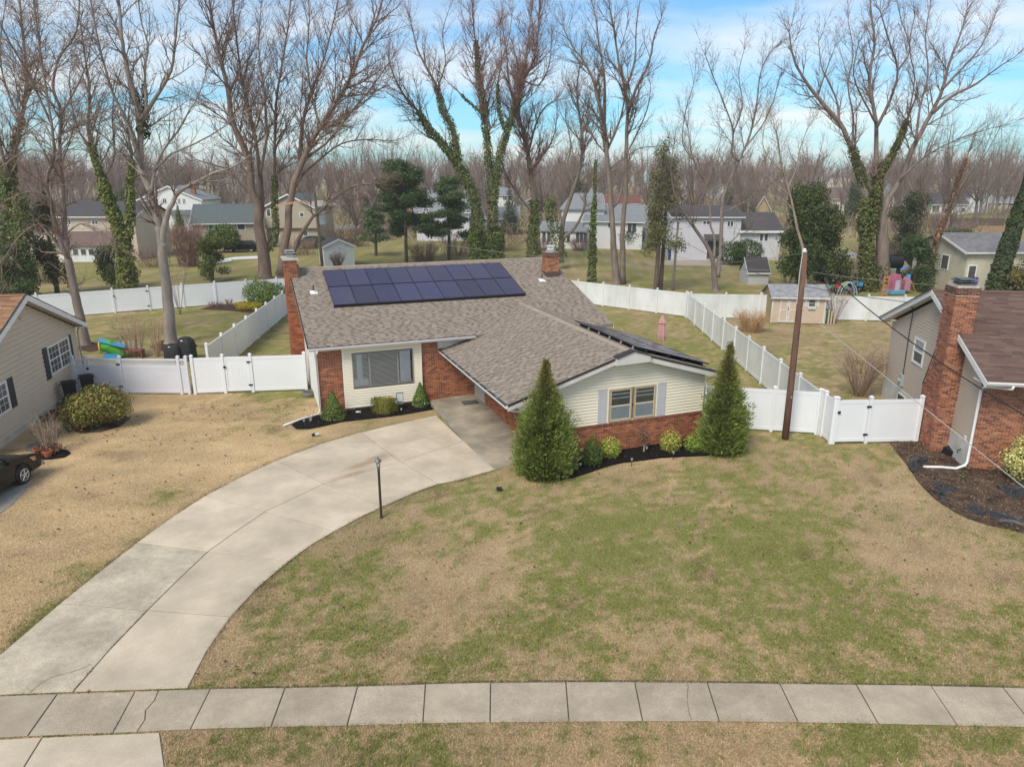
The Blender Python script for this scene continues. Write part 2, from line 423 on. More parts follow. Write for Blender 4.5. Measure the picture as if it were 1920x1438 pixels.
gx = grid(-1150, 1150, -30, 30, 0.24, None); gy = grid(-150, 1250, 9, 62, 0.24, None)
XX, YY = np.meshgrid(gx, gy); fx, fy = XX.ravel(), YY.ravel()
Vg = np.c_[fx, fy, np.zeros(len(fx))]
Vg[:, 2] += np.where((fy > 70) & (fy < 1500), 0.0, 0.0)
Cg = lawncol(fx, fy)
nx, ny = len(gx), len(gy)
idx = (np.arange(ny - 1)[:, None] * nx + np.arange(nx - 1)[None, :]).ravel()
Fg = np.c_[idx, idx + 1, idx + 1 + nx, idx + nx]
gme = npmesh('ground', Vg, Fg, Cg * 0.92)
go = link('ground', gme, mat('lawn', (1.22, 1.2, 1.15), 1.0, (0.66, 0.68, 0.66), 14, attr=True, bump=0.5, bscale=40, spec=0.05, detail=8), kind='structure')

# ------------------------------------------------------------------ paving
def inset(P, d):
    c = sum((Vector(p) for p in P), Vector()) / len(P); r = []
    n = len(P)
    for i in range(n):
        a, b, e = Vector(P[i - 1]), Vector(P[i]), Vector(P[(i + 1) % n])
        u = (b - a); v = (e - b); u.z = v.z = 0
        n1 = Vector((-u.y, u.x, 0)).normalized() if u.length > 1e-6 else Vector(); n2 = Vector((-v.y, v.x, 0)).normalized() if v.length > 1e-6 else Vector()
        m = n1 + n2
        if m.length < 1e-6: m = n1
        m.normalize(); k = d / max(0.4, m.dot(n1) if n1.length else 1)
        if (c - b).dot(m) < 0: m = -m
        r.append(b + m * k)
    return r
def ccw(P):
    a = sum(P[i - 1].x * P[i].y - P[i].x * P[i - 1].y for i in range(len(P)))
    return P if a > 0 else P[::-1]
CONC = dict(rough=0.92, scale=2.2, bump=0.25, bscale=90, spec=0.25, detail=10)
mDrive = mat('driveway_concrete', (0.60, 0.505, 0.38), c2=(0.52, 0.435, 0.33), rand=0.07, stain=(.7, .80, 1.06), fine=(45, .88, 1.1), **CONC)
mDriveOld = mat('driveway_concrete_worn', (0.62, 0.53, 0.405), c2=(0.48, 0.41, 0.31), stain=(.9, .74, 1.08), fine=(60, .78, 1.14), rough=0.95, scale=5.5, bump=0.5, bscale=60, spec=0.2, detail=12, rand=0.05)
mWalk = mat('sidewalk_concrete', (0.48, 0.40, 0.30), c2=(0.40, 0.335, 0.255), stain=(1.1, .84, 1.08), fine=(70, .78, 1.16), rough=0.95, scale=5, bump=0.4, bscale=120, spec=0.2, detail=12, rand=0.10)
mPorch = mat('carport_concrete', (0.43, 0.37, 0.285), c2=(0.20, 0.175, 0.14), rough=0.9, scale=0.8, bump=0.2, bscale=60, spec=0.25, detail=8)
PAVE = []
def pave(name, pts, m, parent, top=0.025, gap=0.012, th=0.12):
    P = ccw([Vector(p) for p in pts]); PAVE.append([(p.x, p.y) for p in P])
    Q = inset(P, gap)
    mb = MB(); ch = 0.008
    R = inset(Q, ch); n = len(Q)
    lo = [Vector((q.x, q.y, q.z + top - th)) for q in Q]; mid = [Vector((q.x, q.y, q.z + top - ch)) for q in Q]; hi = [Vector((q.x, q.y, q.z + top)) for q in R]
    i = mb.av(lo + mid + hi)
    for k in range(n):
        k2 = (k + 1) % n
        mb.f.append((i + k, i + k2, i + n + k2, i + n + k)); mb.f.append((i + n + k, i + n + k2, i + 2 * n + k2, i + 2 * n + k))
    mb.f.append(tuple(i + 2 * n + k for k in range(n)))
    return mb.build(name, m, parent)
def root(name, kind='structure', label=None):
    o = bpy.data.objects.new(name, None); COL.objects.link(o); o['kind'] = kind
    if label: o['label'] = label
    return o
# soil under the joints
def sheet(name, pts, m, z, parent=None, kind='structure', label=None):
    mb = MB(); mb.face([(p[0], p[1], z) for p in ccw([Vector(p) for p in pts])]); o = mb.build(name, m, parent)
    if parent is None: o['kind'] = kind
    if label: o['label'] = label
    return o
mJoint = mat('joint_soil', (0.10, 0.078, 0.055), 1.0, (0.055, 0.05, 0.03), 8)
drive = root('driveway', label='curved pale concrete driveway')
def seg(A, i, j): return [G(*p) for p in A[i:j + 1]]
# centre joint and cross joints of the curved drive
CEN = [(137, 1298), (205, 1220), (277, 1145), (332, 1090), (390, 1035), (440, 999), (497, 960), (608, 908), (752, 866), (869, 828)]
rows = [((0, 1304), 1, 0, 0), ((113, 1132), 3, 2, 2), ((257, 1018), 5, 4, 4), ((385, 930), 7, 6, 6), ((518, 864), 9, 7, 8), ((676, 811.6), 11, 8, 10), ((818, 779), 13, 9, 12)]
old = {0, 1}
for k in range(len(rows) - 1):
    a, b = rows[k], rows[k + 1]
    Lp = seg(DRV_L, a[1], b[1]); Cp = seg(CEN, a[2], b[2]); Rp = seg(DRV_R, a[3], b[3])
    if k == 0: Lp = [G(0 - 170, 1310)] + [G(-160, 1345).lerp(G(0, 1228), t) for t in (0.35, 1.0)] + seg(DRV_L, 2, 3)
    pave('driveway_slab', Lp + Cp[::-1], mDriveOld if k in old else mDrive, drive)
    pave('driveway_slab', Cp + Rp[::-1], mDrive, drive)
sheet('joint_soil', [G(-170, 1310)] + [G(*p) for p in DRV_L[1:]] + [G(*p) for p in DRV_R[::-1]], mJoint, 0.006, drive)
# carport floor: climbs to the front door
CZ = lambda x, y, z: G(x, y, z)
cf = [CZ(803, 751.7, .15), CZ(835, 790, .09), CZ(869, 828, .045), CZ(929, 881, .0)]
sl1 = [CZ(803, 751.7, .15), CZ(888, 738.2, .17), CZ(915, 766, .14), CZ(835, 786, .095)]
carport = root('carport_floor', label='stained concrete carport floor')
slabs = [[CZ(803, 751.7, .15), CZ(893, 736.5, .18), CZ(921, 765, .15), CZ(838, 791, .09)],
         [CZ(838, 791, .09), CZ(921, 765, .15), CZ(972, 806, .07), CZ(869, 828, .045)],
         [CZ(869, 828, .045), CZ(972, 806, .07), CZ(1010, 858, .0), CZ(929, 881, .0)]]
for q in slabs: pave('carport_slab', q, mPorch, carport, top=0.03, th=0.25)
# sidewalk
walk = root('sidewalk', label='concrete slab sidewalk along the front lawn')
J = [((-330, 1324), (-430, 1412)), ((-180, 1314), (-255, 1400)), ((-35, 1307), (-105, 1390)), ((108, 1302), (52, 1381)), ((254, 1297), (212, 1375)), ((395, 1292), (357, 1368)), ((535, 1290), (508, 1364)), ((671, 1287), (651, 1361)), ((798, 1283), (793, 1357)), ((920, 1280), (919, 1355)), ((1061, 1279), (1067, 1354)), ((1190, 1279), (1205, 1353)), ((1326, 1280), (1349, 1353)), ((1462, 1282), (1497, 1355)), ((1605, 1284), (1647, 1358)), ((1745, 1286), (1795, 1361)), ((1880, 1289), (1940, 1364)), ((2020, 1293), (2090, 1368)), ((2160, 1298), (2240, 1373)), ((2300, 1304), (2390, 1379))]
JT = [(G(*a), G(*b)) for a, b in J]
for k in range(len(JT) - 1):
    (a, b), (c, d) = JT[k], JT[k + 1]
    if k == 4:   # the cracked slab: two pieces
        m1, m2 = a.lerp(c, .31), b.lerp(d, .31)
        w1 = a.lerp(m1, 1) ; mid = m1.lerp(m2, .5) + Vector((-0.05, 0, 0))
        pave('sidewalk_slab', [a, b, m2, m1.lerp(m2, .72) + Vector((0.03, 0, 0)), mid, m1.lerp(m2, .25) + Vector((.02, 0, 0)), m1], mWalk, walk, gap=0.008)
        pave('sidewalk_slab', [m1, m1.lerp(m2, .25) + Vector((.02, 0, 0)), mid, m1.lerp(m2, .72) + Vector((0.03, 0, 0)), m2, d, c], mWalk, walk, gap=0.008)
    else:
        pave('sidewalk_slab', [a, b, d, c], mWalk, walk, gap=0.011, top=0.025 + rnd.uniform(-.004, .006))
sheet('joint_soil', [j[0] for j in JT] + [j[1] for j in JT[::-1]], mJoint, 0.005, walk)
# grass edge above the sidewalk, cut as a small step of bare soil
mb = MB(); 
for k in range(5, len(JT) - 1):
    a, c = JT[k][0], JT[k + 1][0]; nsub = 6
    for q in range(nsub):
        p0, p1 = a.lerp(c, q / nsub), a.lerp(c, (q + 1) / nsub); j0, j1 = 0.035, 0.035
        mb.face([p0 + Vector((0, -.02, .008)), p1 + Vector((0, -.02, .008)), p1 + Vector((0, .05 + rnd.uniform(0, .03), .010)), p0 + Vector((0, .05 + rnd.uniform(0, .03), .010))])
mb.build('soil_edge', mJoint, walk)
# driveway apron towards the road, kerb and road (behind the picture's lower edge)
apron = root('driveway_apron', label='concrete driveway apron between sidewalk and road')
a0, a1, a2, a3 = G(-300, 1405), G(80, 1383), G(300, 1374), G(318, 1500)
pave('apron_slab', [G(-200, 1396), a1, G(20, 1480), G(-320, 1500)], mDrive, apron)
pave('apron_slab', [a1, a2, a3, G(20, 1480)], mDrive, apron)
sheet('joint_soil', [G(-200, 1396), a2, a3, G(-320, 1500)], mJoint, 0.006, apron)
mAsph = mat('asphalt', (0.055, 0.055, 0.055), 0.9, (0.075, 0.073, 0.07), 6, bump=0.3, bscale=80)
sheet('road', [(-400, -2, 0), (400, -2, 0), (400, 7.2, 0), (-400, 7.2, 0)], mAsph, 0.006)
mb = MB(); mb.box(-400, 400, 7.2, 7.4, 0, 0.13); kb = mb.build('kerb', mWalk); kb['kind'] = 'structure'
# mulch beds
mMulch = mat('dark_mulch', (0.020, 0.016, 0.014), 1.0, (0.007, 0.006, 0.006), 25, bump=1.0, bscale=70, spec=0.1)
mMulchB = mat('brown_mulch', (0.15, 0.098, 0.068), 1.0, (0.035, 0.025, 0.021), 1.6, bump=1.0, bscale=60, spec=0.1, detail=12)
mMulchR = mat('reddish_mulch', (0.11, 0.06, 0.045), 1.0, (0.05, 0.035, 0.03), 6, bump=1.0, bscale=60, spec=0.1)
BEDMAT = [mMulch, mMulch, mMulchB, mMulchB, mMulch, mMulchR, mMulchR, mMulchR]
for P, m in zip(BEDS, BEDMAT):
    P = ccw([Vector(p) for p in P]); c = sum(P, Vector()) / len(P); n = len(P)
    mb = MB(); rings = [[Vector((p.x, p.y, 0.004)) for p in P], [c + (p - c) * 0.93 + Vector((0, 0, 0.055)) for p in P], [c + (p - c) * 0.5 + Vector((0, 0, 0.075)) for p in P]]
    i = mb.av(sum(rings, []) + [c + Vector((0, 0, .08))])
    for r in range(2):
        for k in range(n): mb.f.append((i + r * n + k, i + r * n + (k + 1) % n, i + (r + 1) * n + (k + 1) % n, i + (r + 1) * n + k))
    for k in range(n): mb.f.append((i + 2 * n + k, i + 2 * n + (k + 1) % n, i + 3 * n))
    o = mb.build('mulch_bed', m, smooth=True); o['kind'] = 'structure'
# scattered bark chips on the two dark beds and the brown one
def chips(polys, n, cols, size, name, label):
    V = []; F = []; C = []
    for P in polys:
        xs = [p[0] for p in P]; ys = [p[1] for p in P]
        for _ in range(n):
            x, y = rnd.uniform(min(xs), max(xs)), rnd.uniform(min(ys), max(ys))
            if not inpoly(np.array([x]), np.array([y]), P)[0]: continue
            a = rnd.uniform(0, 6.3); l = rnd.uniform(.5, 1) * size; wd = l * .35; dz = rnd.uniform(-.3, .3) * l
            c, s = math.cos(a), math.sin(a); k = len(V); z = .075
            V += [(x - c * l - s * wd, y - s * l + c * wd, z), (x - c * l + s * wd, y - s * l - c * wd, z), (x + c * l + s * wd, y + s * l - c * wd, z + .01 + abs(dz)), (x + c * l - s * wd, y + s * l + c * wd, z + .01 + abs(dz))]
            F.append((k, k + 1, k + 2, k + 3)); cc = rnd.choice(cols); C += [cc] * 4
    o = link(name, npmesh(name, V, F, C), mat('chips', (1, 1, 1), 1.0, (0.8, 0.8, 0.8), 5, attr=True, spec=0.1), kind='stuff'); o['label'] = label
chips(BEDS[:2], 2600, [(0.03, .022, .02), (0.012, .01, .01), (0.02, .016, .014), (.045, .03, .025), (.25, .2, .15)], 0.03, 'bark_chips', 'dark bark chips on the two planting beds by the house')
chips([BEDS[2]], 9000, [(0.10, .06, .04), (0.04, .028, .022), (0.30, .19, .12), (.20, .12, .08), (.38, .27, .18), (.05, .04, .03)], 0.04, 'bark_litter', 'brown bark and leaf litter on the bed by the brick chimney')
# ------------------------------------------------------------------ short winter grass
def grass(n, y0, y1, hgt, wid, seed):
    r = np.random.default_rng(seed)
    u = r.random(n * 2); y = 1 / (1 / y0 + u * (1 / y1 - 1 / y0)) if y1 > y0 else None
    y = np.sqrt(y0 ** 2 + u * (y1 ** 2 - y0 ** 2)) if False else y
    x = (r.random(n * 2) * 2 - 1) * (y * CP + CH * SP) * 0.78
    keep = np.ones(len(x), bool)
    for P in PAVE + [[(p.x, p.y) for p in b] for b in BEDS] + HOUSEFOOT: keep &= ~inpoly(x, y, P)
    x, y = x[keep][:n], y[keep][:n]; n = len(x)
    g = green(x, y); c = lawncol(x, y)
    h = hgt * (0.5 + 0.8 * r.random(n)) * (0.75 + 0.5 * g); a = r.random(n) * 6.283; lean = (0.5 + 1.3 * r.random(n)) * h * (1.25 - .5 * g)
    la = r.random(n) * 6.283
    wx, wy = np.cos(a) * wid, np.sin(a) * wid
    V = np.empty((n, 3, 3)); V[:, 0] = np.c_[x - wx, y - wy, np.zeros(n)]; V[:, 1] = np.c_[x + wx, y + wy, np.zeros(n)]
    V[:, 2] = np.c_[x + np.cos(la) * lean, y + np.sin(la) * lean, h]
    isg = (r.random(n) < sm(g, 0.08, 1.02))[:, None]
    tan = (TAN * 1.12 * (1 + 0.2 * (sm(-x, 6, 9) * (y < 33))[:, None])); grn = GRN * 1.0 + (GRN2 - GRN) * r.random(n)[:, None]
    cc = np.where(isg, grn, tan) * 0.7 + c * 0.3
    cc = cc * (0.62 + 0.76 * r.random(n))[:, None]
    C = np.repeat(cc, 3, 0)
    return V.reshape(-1, 3), np.arange(n * 3).reshape(-1, 3), C
# ================================================================== MAIN HOUSE
YAW = math.radians(20.9)
HO = G(603, 779)
EX = Vector((math.cos(YAW), math.sin(YAW), 0)); EY = Vector((-math.sin(YAW), math.cos(YAW), 0))
def HW(a, b, z=0): return Vector((HO.x, HO.y, 0)) + EX * a + EY * b + Vector((0, 0, z))
HOUSEFOOT = [[tuple(HW(a, b)[:2]) for a, b in ((-.6, 0), (7, 0), (7, -8.3), (13.7, -8.3), (13.7, 15), (-.6, 15))]]
mCream = mat('cream_siding', (0.83, 0.755, 0.60), 0.55, (0.79, 0.715, 0.57), 1.5, bump=0.05, bscale=40)
mCreamTrim = mat('cream_trim', (0.82, 0.77, 0.64), 0.5)
mWhite = mat('white_trim', (0.78, 0.77, 0.75), 0.45, (0.70, 0.69, 0.68), 3)
mPale = mat('pale_fascia', (0.66, 0.63, 0.60), 0.6, (0.56, 0.53, 0.50), 2.5)
mMortar = mat('mortar_light', (0.58, 0.44, 0.32), 0.95, (0.48, 0.36, 0.26), 12)
mRoofU = mat('roof_deck', (0.25, 0.205, 0.165), 0.95, (0.18, 0.145, 0.115), 12, bump=0.3)
mDrip = mat('drip_edge_brown', (0.035, 0.026, 0.024), 0.5)
mGlassDark = mat('window_dark', (0.05, 0.055, 0.06), 0.15, (0.10, 0.105, 0.11), 1.2, spec=0.6)
mGlass = glassmat('window_glass')
mGreyFrame = mat('grey_window_frame', (0.24, 0.23, 0.21), 0.45)
mTanFrame = mat('tan_window_frame', (0.50, 0.36, 0.20), 0.5, (0.42, 0.30, 0.17), 8)
mBlind = mat('white_blind', (0.85, 0.83, 0.79), 0.6)
mCurtain = mat('curtain_cloth', (0.84, 0.85, 0.87), 0.9, (0.70, 0.72, 0.75), 3)
mGutterMesh = mat('gutter_mesh', (0.03, 0.033, 0.035), 0.6, (0.06, 0.065, 0.07), 60)
mBrownFlash = mat('brown_flashing', (0.115, 0.072, 0.068), 0.6, (0.09, 0.058, 0.055), 5)
mConcrete = mat('cap_concrete', (0.55, 0.51, 0.45), 0.9, (0.35, 0.32, 0.28), 6, bump=0.3)
mSteel = mat('galvanised', (0.55, 0.55, 0.54), 0.4, (0.38, 0.38, 0.38), 9, metal=0.6)
mBlack = mat('black_plastic', (0.012, 0.012, 0.013), 0.5)
PALROOF = [(0.305, 0.255, 0.208), (0.325, 0.273, 0.222), (0.285, 0.236, 0.194), (0.215, 0.175, 0.144), (0.198, 0.16, 0.133), (0.235, 0.192, 0.158)]
PITCHR = 0.30
mLapShade = mat('lap_shade_backing', (0.22, 0.19, 0.15), .95, (.18, .155, .125), 3)  # lap shade put into the backing colour, seen through the siding gaps
house = thing('house', 'cream and brick split level house with brown shingle roof and solar panels', 'house', (HO.x, HO.y, 0), YAW)
# walls behind the skins
mb = MB(); mb.prism([(0.0, 0.02, 0), (0, 0.02, 3.02), (0, 7.5, 5.28), (0, 15, 3.02), (0, 15, 0)][::-1], (13.6, 0, 0)); mb.build('wall', mMortar, house)
mb = MB(); mb.prism([(7.02, -8.28, 0), (13.68, -8.28, 0), (13.68, -8.28, 2.78), (10.2, -8.28, 3.80), (7.02, -8.28, 2.82)], (0, 8.3, 0)); mb.build('wing_wall', mLapShade, house)
mb = MB(); mb.box(7.012, 13.688, -8.29, -8.0, -.05, 1.15); mb.build('brick_backing', mMortar, house)
# brickwork of the front
BASEZ = -0.05
bricks(house, (0.0, 0.02, 0), (1, 0, 0), (0, -1, 0), 1.02, BASEZ, 3.0, name='brick_pier')
bricks(house, (4.5, 0.02, 0), (1, 0, 0), (0, -1, 0), 2.5, BASEZ, 3.0, name='brick_wall')
bricks(house, (1.02, 0.02, 0), (1, 0, 0), (0, -1, 0), 3.48, BASEZ, 0.30, name='brick_base')
mb = MB(); mb.box(7.008, 7.1, -8.27, -1.5, -.05, 1.19); mb.build('brick_backing', mMortar, house)
bricks(house, (7.008, -1.5, 0), (0, -1, 0), (-1, 0, 0), 6.78, BASEZ, 1.20, name='low_brick_wall')
bricks(house, (7.02, -8.29, 0), (1, 0, 0), (0, -1, 0), 6.66, BASEZ, 1.12, name='wing_brick_base')
# soldier course under the wing siding
mb = MB(); x = 7.02
while x < 13.66:
    q = rnd.uniform(.75, 1.15); mb.col((0.30 * q, 0.12 * q, 0.07 * q)); mb.box(x, x + .06, -8.325, -8.28, 1.10, 1.20); x += .072
mb.build('brick_sill_course', MATS['brick'], house, kind='stuff')
# carport side wall: grey door and trim above the brick, siding higher up
mGreyDoor = mat('grey_door_paint', (0.50, 0.47, 0.42), 0.6, (0.44, 0.415, 0.37), 2)
mb = MB(); mb.box(6.985, 7.02, -1.45, -.02, 0, 2.6); mb.build('door_surround', mGreyDoor, house)
mb = MB(); mb.box(6.955, 6.985, -.62, -.12, 0.2, 2.3); d_ = mb.build('entrance_door', mGreyDoor, house)
mb = MB()
for z0, z1 in ((.35, .95), (1.1, 2.1)): mb.box(6.945, 6.955, -.52, -.22, z0, z1)
mb.build('door_panel', mGreyDoor, d_)
mb = MB(); mb.box(6.93, 6.955, -.58, -.54, 1.15, 1.21); mb.build('door_handle', mSteel, d_)
siding(house, (7.02, -8.28, 0), (0, 1, 0), (-1, 0, 0), 1.20, 2.8, lambda z: (0, 6.8), 0.115, mCream)
# projecting bay with siding and the triple window
BY = -0.10
mb = MB(); mb.box(1.02, 4.5, BY, 0.02, 0.27, 2.97); mb.build('bay_wall', mLapShade, house)
WIN = (1.43, 4.11, 1.13, 2.65)
siding(house, (1.02, BY, 0), (1, 0, 0), (0, -1, 0), 0.27, 2.97, lambda z: (0.07, 3.41), 0.115, mCream, thick=.028, cuts=[(WIN[0] - 1.02, WIN[1] - 1.02, WIN[2], WIN[3])])
for a in (1.02, 4.43):
    mb = MB(); mb.box(a - .004, a + .074, BY - .022, BY, 0.262, 2.975); mb.build('corner_trim', mCreamTrim, house)
mb = MB(); mb.box(1.02, 4.5, BY - .025, BY, 0.225, 0.275); mb.build('starter_trim', mCreamTrim, house)
def framebox(mb, a0, a1, z0, z1, y0, y1, t):
    mb.box(a0, a0 + t, y0, y1, z0, z1); mb.box(a1 - t, a1, y0, y1, z0, z1); mb.box(a0 + t, a1 - t, y0, y1, z0, z0 + t); mb.box(a0 + t, a1 - t, y0, y1, z1 - t, z1)
win = MB(); framebox(win, *WIN, BY - .05, BY - .001, .045); win.box(2.12, 2.21, BY - .05, BY - .001, WIN[2] + .045, WIN[3] - .045); win.box(3.37, 3.46, BY - .05, BY - .001, WIN[2] + .045, WIN[3] - .045)
win = win.build('picture_window', mGreyFrame, house)
mb = MB(); mb.box(WIN[0] + .03, WIN[1] - .03, BY - .006, BY - .002, WIN[2] + .03, WIN[3] - .03); mb.build('window_interior', mat('room_dark', (0.10, 0.09, 0.08), 0.9, (0.05, 0.045, 0.04), 2), win)
for (a0, a1) in ((1.475, 2.12), (2.21, 3.37), (3.46, 4.065)):
    mb = MB(); mb.box(a0, a1, BY - .042, BY - .038, WIN[2] + .045, WIN[3] - .045); mb.build('pane', mGlass, win)
    if a0 < 3.4:
        mb = MB(); z = WIN[2] + .06
        while z < WIN[3] - .06:
            mb.box(a0 + .01, a1 - .01, BY - .030, BY - .014, z, z + .026); z += .055
        mb.build('blind', mBlind, win)
for (a0, a1, z0, z1) in ((1.62, 1.86, 1.2, 2.6), (1.49, 2.1, 1.18, 1.5), (3.50, 3.98, 1.3, 2.6), (3.5, 4.0, 1.19, 1.3)):
    cy = BY - .020 if a0 > 3.4 else BY
    mb = MB()
    if z1 - z0 > .5:
        n = 14
        for k in range(n):
            x0 = a0 + (a1 - a0) * k / n; x1 = a0 + (a1 - a0) * (k + 1) / n
            mb.face([(x0, cy - .010 - .005 * (k % 2), z0), (x1, cy - .010 - .005 * ((k + 1) % 2), z0), (x1, cy - .010 - .005 * ((k + 1) % 2), z1), (x0, cy - .010 - .005 * (k % 2), z1)])
    else: mb.box(a0, a1, cy - .013, cy - .008, z0, z1)
    mb.build('curtain', mCurtain, win)
# small gap above the carport roof: grey gable filler
mb = MB(); mb.prism([(5.28, -.03, 2.55), (7.2, -.03, 2.55), (7.2, -.03, 3.0), (5.28, -.03, 3.0)], (0, .04, 0)); mb.build('filler_board', mPale, house)
# left gable wall
siding(house, (0, 0.02, 0), (0, 1, 0), (-1, 0, 0), 0.1, 5.2, lambda z: (0, 15) if z < 3 else ((z - 3.02) / .302, 15 - (z - 3.02) / .302), 0.115, mat('white_siding', (0.74, 0.73, 0.68), 0.55, (0.68, 0.67, 0.63), 2), cuts=[(.5, .75, 2.0, 2.7)])
sw = MB(); framebox(sw, .0, .0, 0, 0, 0, 0, 0); 
sw = MB(); sw.box(-.03, 0, .52, .77, 2.0, 2.7); sw = sw.build('side_window', mWhite, house)
mb = MB(); mb.box(-.035, -.03, .55, .74, 2.05, 2.65); mb.build('pane', mGlassDark, sw)
# wing gable: siding, window, shutters
WW = (9.50, 11.52, 1.22, 2.50)
gab = lambda z: (0.0, 6.66) if z < 2.78 else ((z - 2.80) / .31, 6.66 - (z - 2.78) / .29)
siding(house, (7.02, -8.28, 0), (1, 0, 0), (0, -1, 0), 1.20, 3.78, gab, 0.118, mCream, thick=.030, cuts=[(WW[0] - 7.02, WW[1] - 7.02, WW[2] - .04, WW[3] + .04)])
mb = MB(); framebox(mb, WW[0] - .06, WW[1] + .06, WW[2] - .06, WW[3] + .06, -8.31, -8.281, .075); wwin = mb.build('double_window', mCreamTrim, house)
mb = MB(); mb.box(WW[0], WW[1], -8.29, -8.284, WW[2], WW[3]); mb.build('window_interior', mat('room_grey', (0.20, 0.20, 0.18), 0.8, (0.12, 0.12, 0.11), 1.5), wwin)
for a0, a1 in ((9.53, 10.47), (10.56, 11.49)):
    mb = MB(); framebox(mb, a0, a1, WW[2] + .01, WW[3] - .01, -8.335, -8.29, .05); fr = mb.build('sash_frame', mTanFrame, wwin)
    mb = MB(); framebox(mb, a0 + .05, a1 - .05, WW[2] + .06, WW[3] - .06, -8.325, -8.29, .03); mb.box(a0 + .08, a1 - .08, -8.33, -8.30, 1.80, 1.85); mb.build('inner_sash', mat('beige_sash', (0.60, 0.55, 0.46), 0.5), fr)
    mb = MB(); mb.box(a0 + .08, a1 - .08, -8.316, -8.312, WW[2] + .09, WW[3] - .09); mb.build('pane', mGlass, fr)
    mb = MB(); mb.box(a0 + .08, a1 - .08, -8.300, -8.296, WW[2] + .09, 1.79); 
    for z in (1.42, 1.6, 2.1, 2.25): mb.box(a0 + .08, a1 - .08, -8.304, -8.300, z, z + .05)
    mb.build('curtain', mCurtain, fr)
mb = MB(); mb.box(10.50, 10.53, -8.33, -8.31, 1.78, 1.84); mb.build('window_latch', mBlack, wwin)
mShut = mat('lilac_grey_shutter', (0.52, 0.50, 0.53), 0.6)
for a0, a1 in ((9.07, 9.43), (11.59, 11.95)):
    mb = MB(); mb.box(a0, a1, -8.315, -8.281, 1.18, 2.54); sh = mb.build('shutter', mShut, house)
    mb = MB()
    for z0, z1 in ((1.25, 1.82), (1.9, 2.47)): framebox(mb, a0 + .05, a1 - .05, z0, z1, -8.322, -8.315, .02)
    mb.build('shutter_panel', mShut, sh)
mb = MB(); mb.box(7.02, 13.68, -8.305, -8.281, 1.19, 1.215); mb.build('starter_trim', mCreamTrim, house)
# ------------------------------------------------------------------ roofs
EZ = 3.12; EB = -0.45; RB = 7.5; RZ = EZ + PITCHR * (RB - EB); A0, A1 = -0.35, 13.95
cs = 1 / math.sqrt(1 + PITCHR ** 2); sv = Vector((0, cs, PITCHR * cs)); SL = (RB - EB) / cs
roof = slab(house, 'roof', [(A0, EB, EZ), (A1, EB, EZ), (A1, RB, RZ), (A0, RB, RZ)], 0.10, mRoofU)
slab(roof, 'rear_slope', [(A0, RB, RZ), (A1, RB, RZ), (A1, 15.45, EZ), (A0, 15.45, EZ)], 0.10, mRoofU)
WEa, WEz, WRa, WRz = 5.40, 2.47, 10.2, 3.95
WFb = -8.68
wsl = (WRz - WEz) / (WRa - WEa)
def under_wing(a, t):           # main-roof tabs that the wing roof covers are left out
    b = EB + t * cs; z = EZ + PITCHR * (b - EB)
    zw = WEz + wsl * (a + A0 - WEa) if a + A0 < WRa else WRz - 0.29 * (a + A0 - WRa)
    return not (a + A0 > WEa + .3 and zw > z + 0.03)
shingles(roof, (A0, EB, EZ), (1, 0, 0), sv, A1 - A0, SL, PALROOF, clip=under_wing)
mb = MB(); x = A0
while x < A1:                      # ridge caps
    q = rnd.uniform(.9, 1.1); c = rnd.choice(PALROOF[:3]); mb.col((c[0] * q, c[1] * q, c[2] * q))
    x1 = min(x + .2, A1); mb.prism([(x, RB - .15, RZ - .03), (x, RB, RZ + .03), (x, RB + .15, RZ - .03), (x, RB, RZ - .02)], (x1 - x, 0, 0)); x = x1
mb.build('ridge_cap', MATS['shingle'], roof, kind='stuff')
# rake boards, fascia, gutters
def bar(name, p, q, wdt, h, m, parent):       # board between two points, height h below, thickness wdt along +-normal
    p, q = Vector(p), Vector(q); d = (q - p); hd = Vector((d.x, d.y, 0)).normalized(); nn = Vector((-hd.y, hd.x, 0)) * wdt
    mb = MB(); mb.obox(p - Vector((0, 0, h)), d, nn, (0, 0, h)); return mb.build(name, m, parent)
bar('rake_board', (A0 - .01, EB, EZ - .03), (A0 - .01, RB, RZ - .03), .03, .16, mWhite, roof)
bar('drip_edge', (A0 - .012, EB, EZ + .012), (A0 - .012, RB, RZ + .012), .045, .04, mDrip, roof)
bar('rake_board', (A1 + .03, EB, EZ - .03), (A1 + .03, RB, RZ - .03), .03, .16, mWhite, roof)
def gutter(parent, p, q, nrm, name='gutter', m=None, guard=True):
    p, q, nrm = Vector(p), Vector(q), Vector(nrm).normalized(); d = q - p
    mb = MB(); mb.prism([p + Vector((0, 0, -.01)), p + nrm * .125 + Vector((0, 0, -.01)), p + nrm * .125 + Vector((0, 0, -.045)), p + nrm * .08 + Vector((0, 0, -.125)), p + Vector((0, 0, -.125))], d)
    g = mb.build(name, m or mWhite, parent)
    if guard:
        mb = MB(); mb.prism([p + Vector((0, 0, .012)), p + nrm * .115 + Vector((0, 0, .0)), p + nrm * .115 + Vector((0, 0, -.008)), p + Vector((0, 0, -.008))], d); mb.build('gutter_guard', mGutterMesh, g)
        n = int(d.length / .9)
        for k in range(1, n):
            c = p + d * (k / n); mb = MB(); mb.obox(c + nrm * .0 + Vector((0, 0, .013)), d.normalized() * .02, nrm * .128, (0, 0, .006)); mb.build('gutter_hanger', mWhite, g)
    return g
gutter(roof, (A0, EB, EZ - .0), (6.9, EB, EZ - .0), (0, -1, 0))
mb = MB(); mb.box(A0 + .02, 7.0, EB + .0, -.02, EZ - .16, EZ - .11); mb.build('soffit', mWhite, roof)
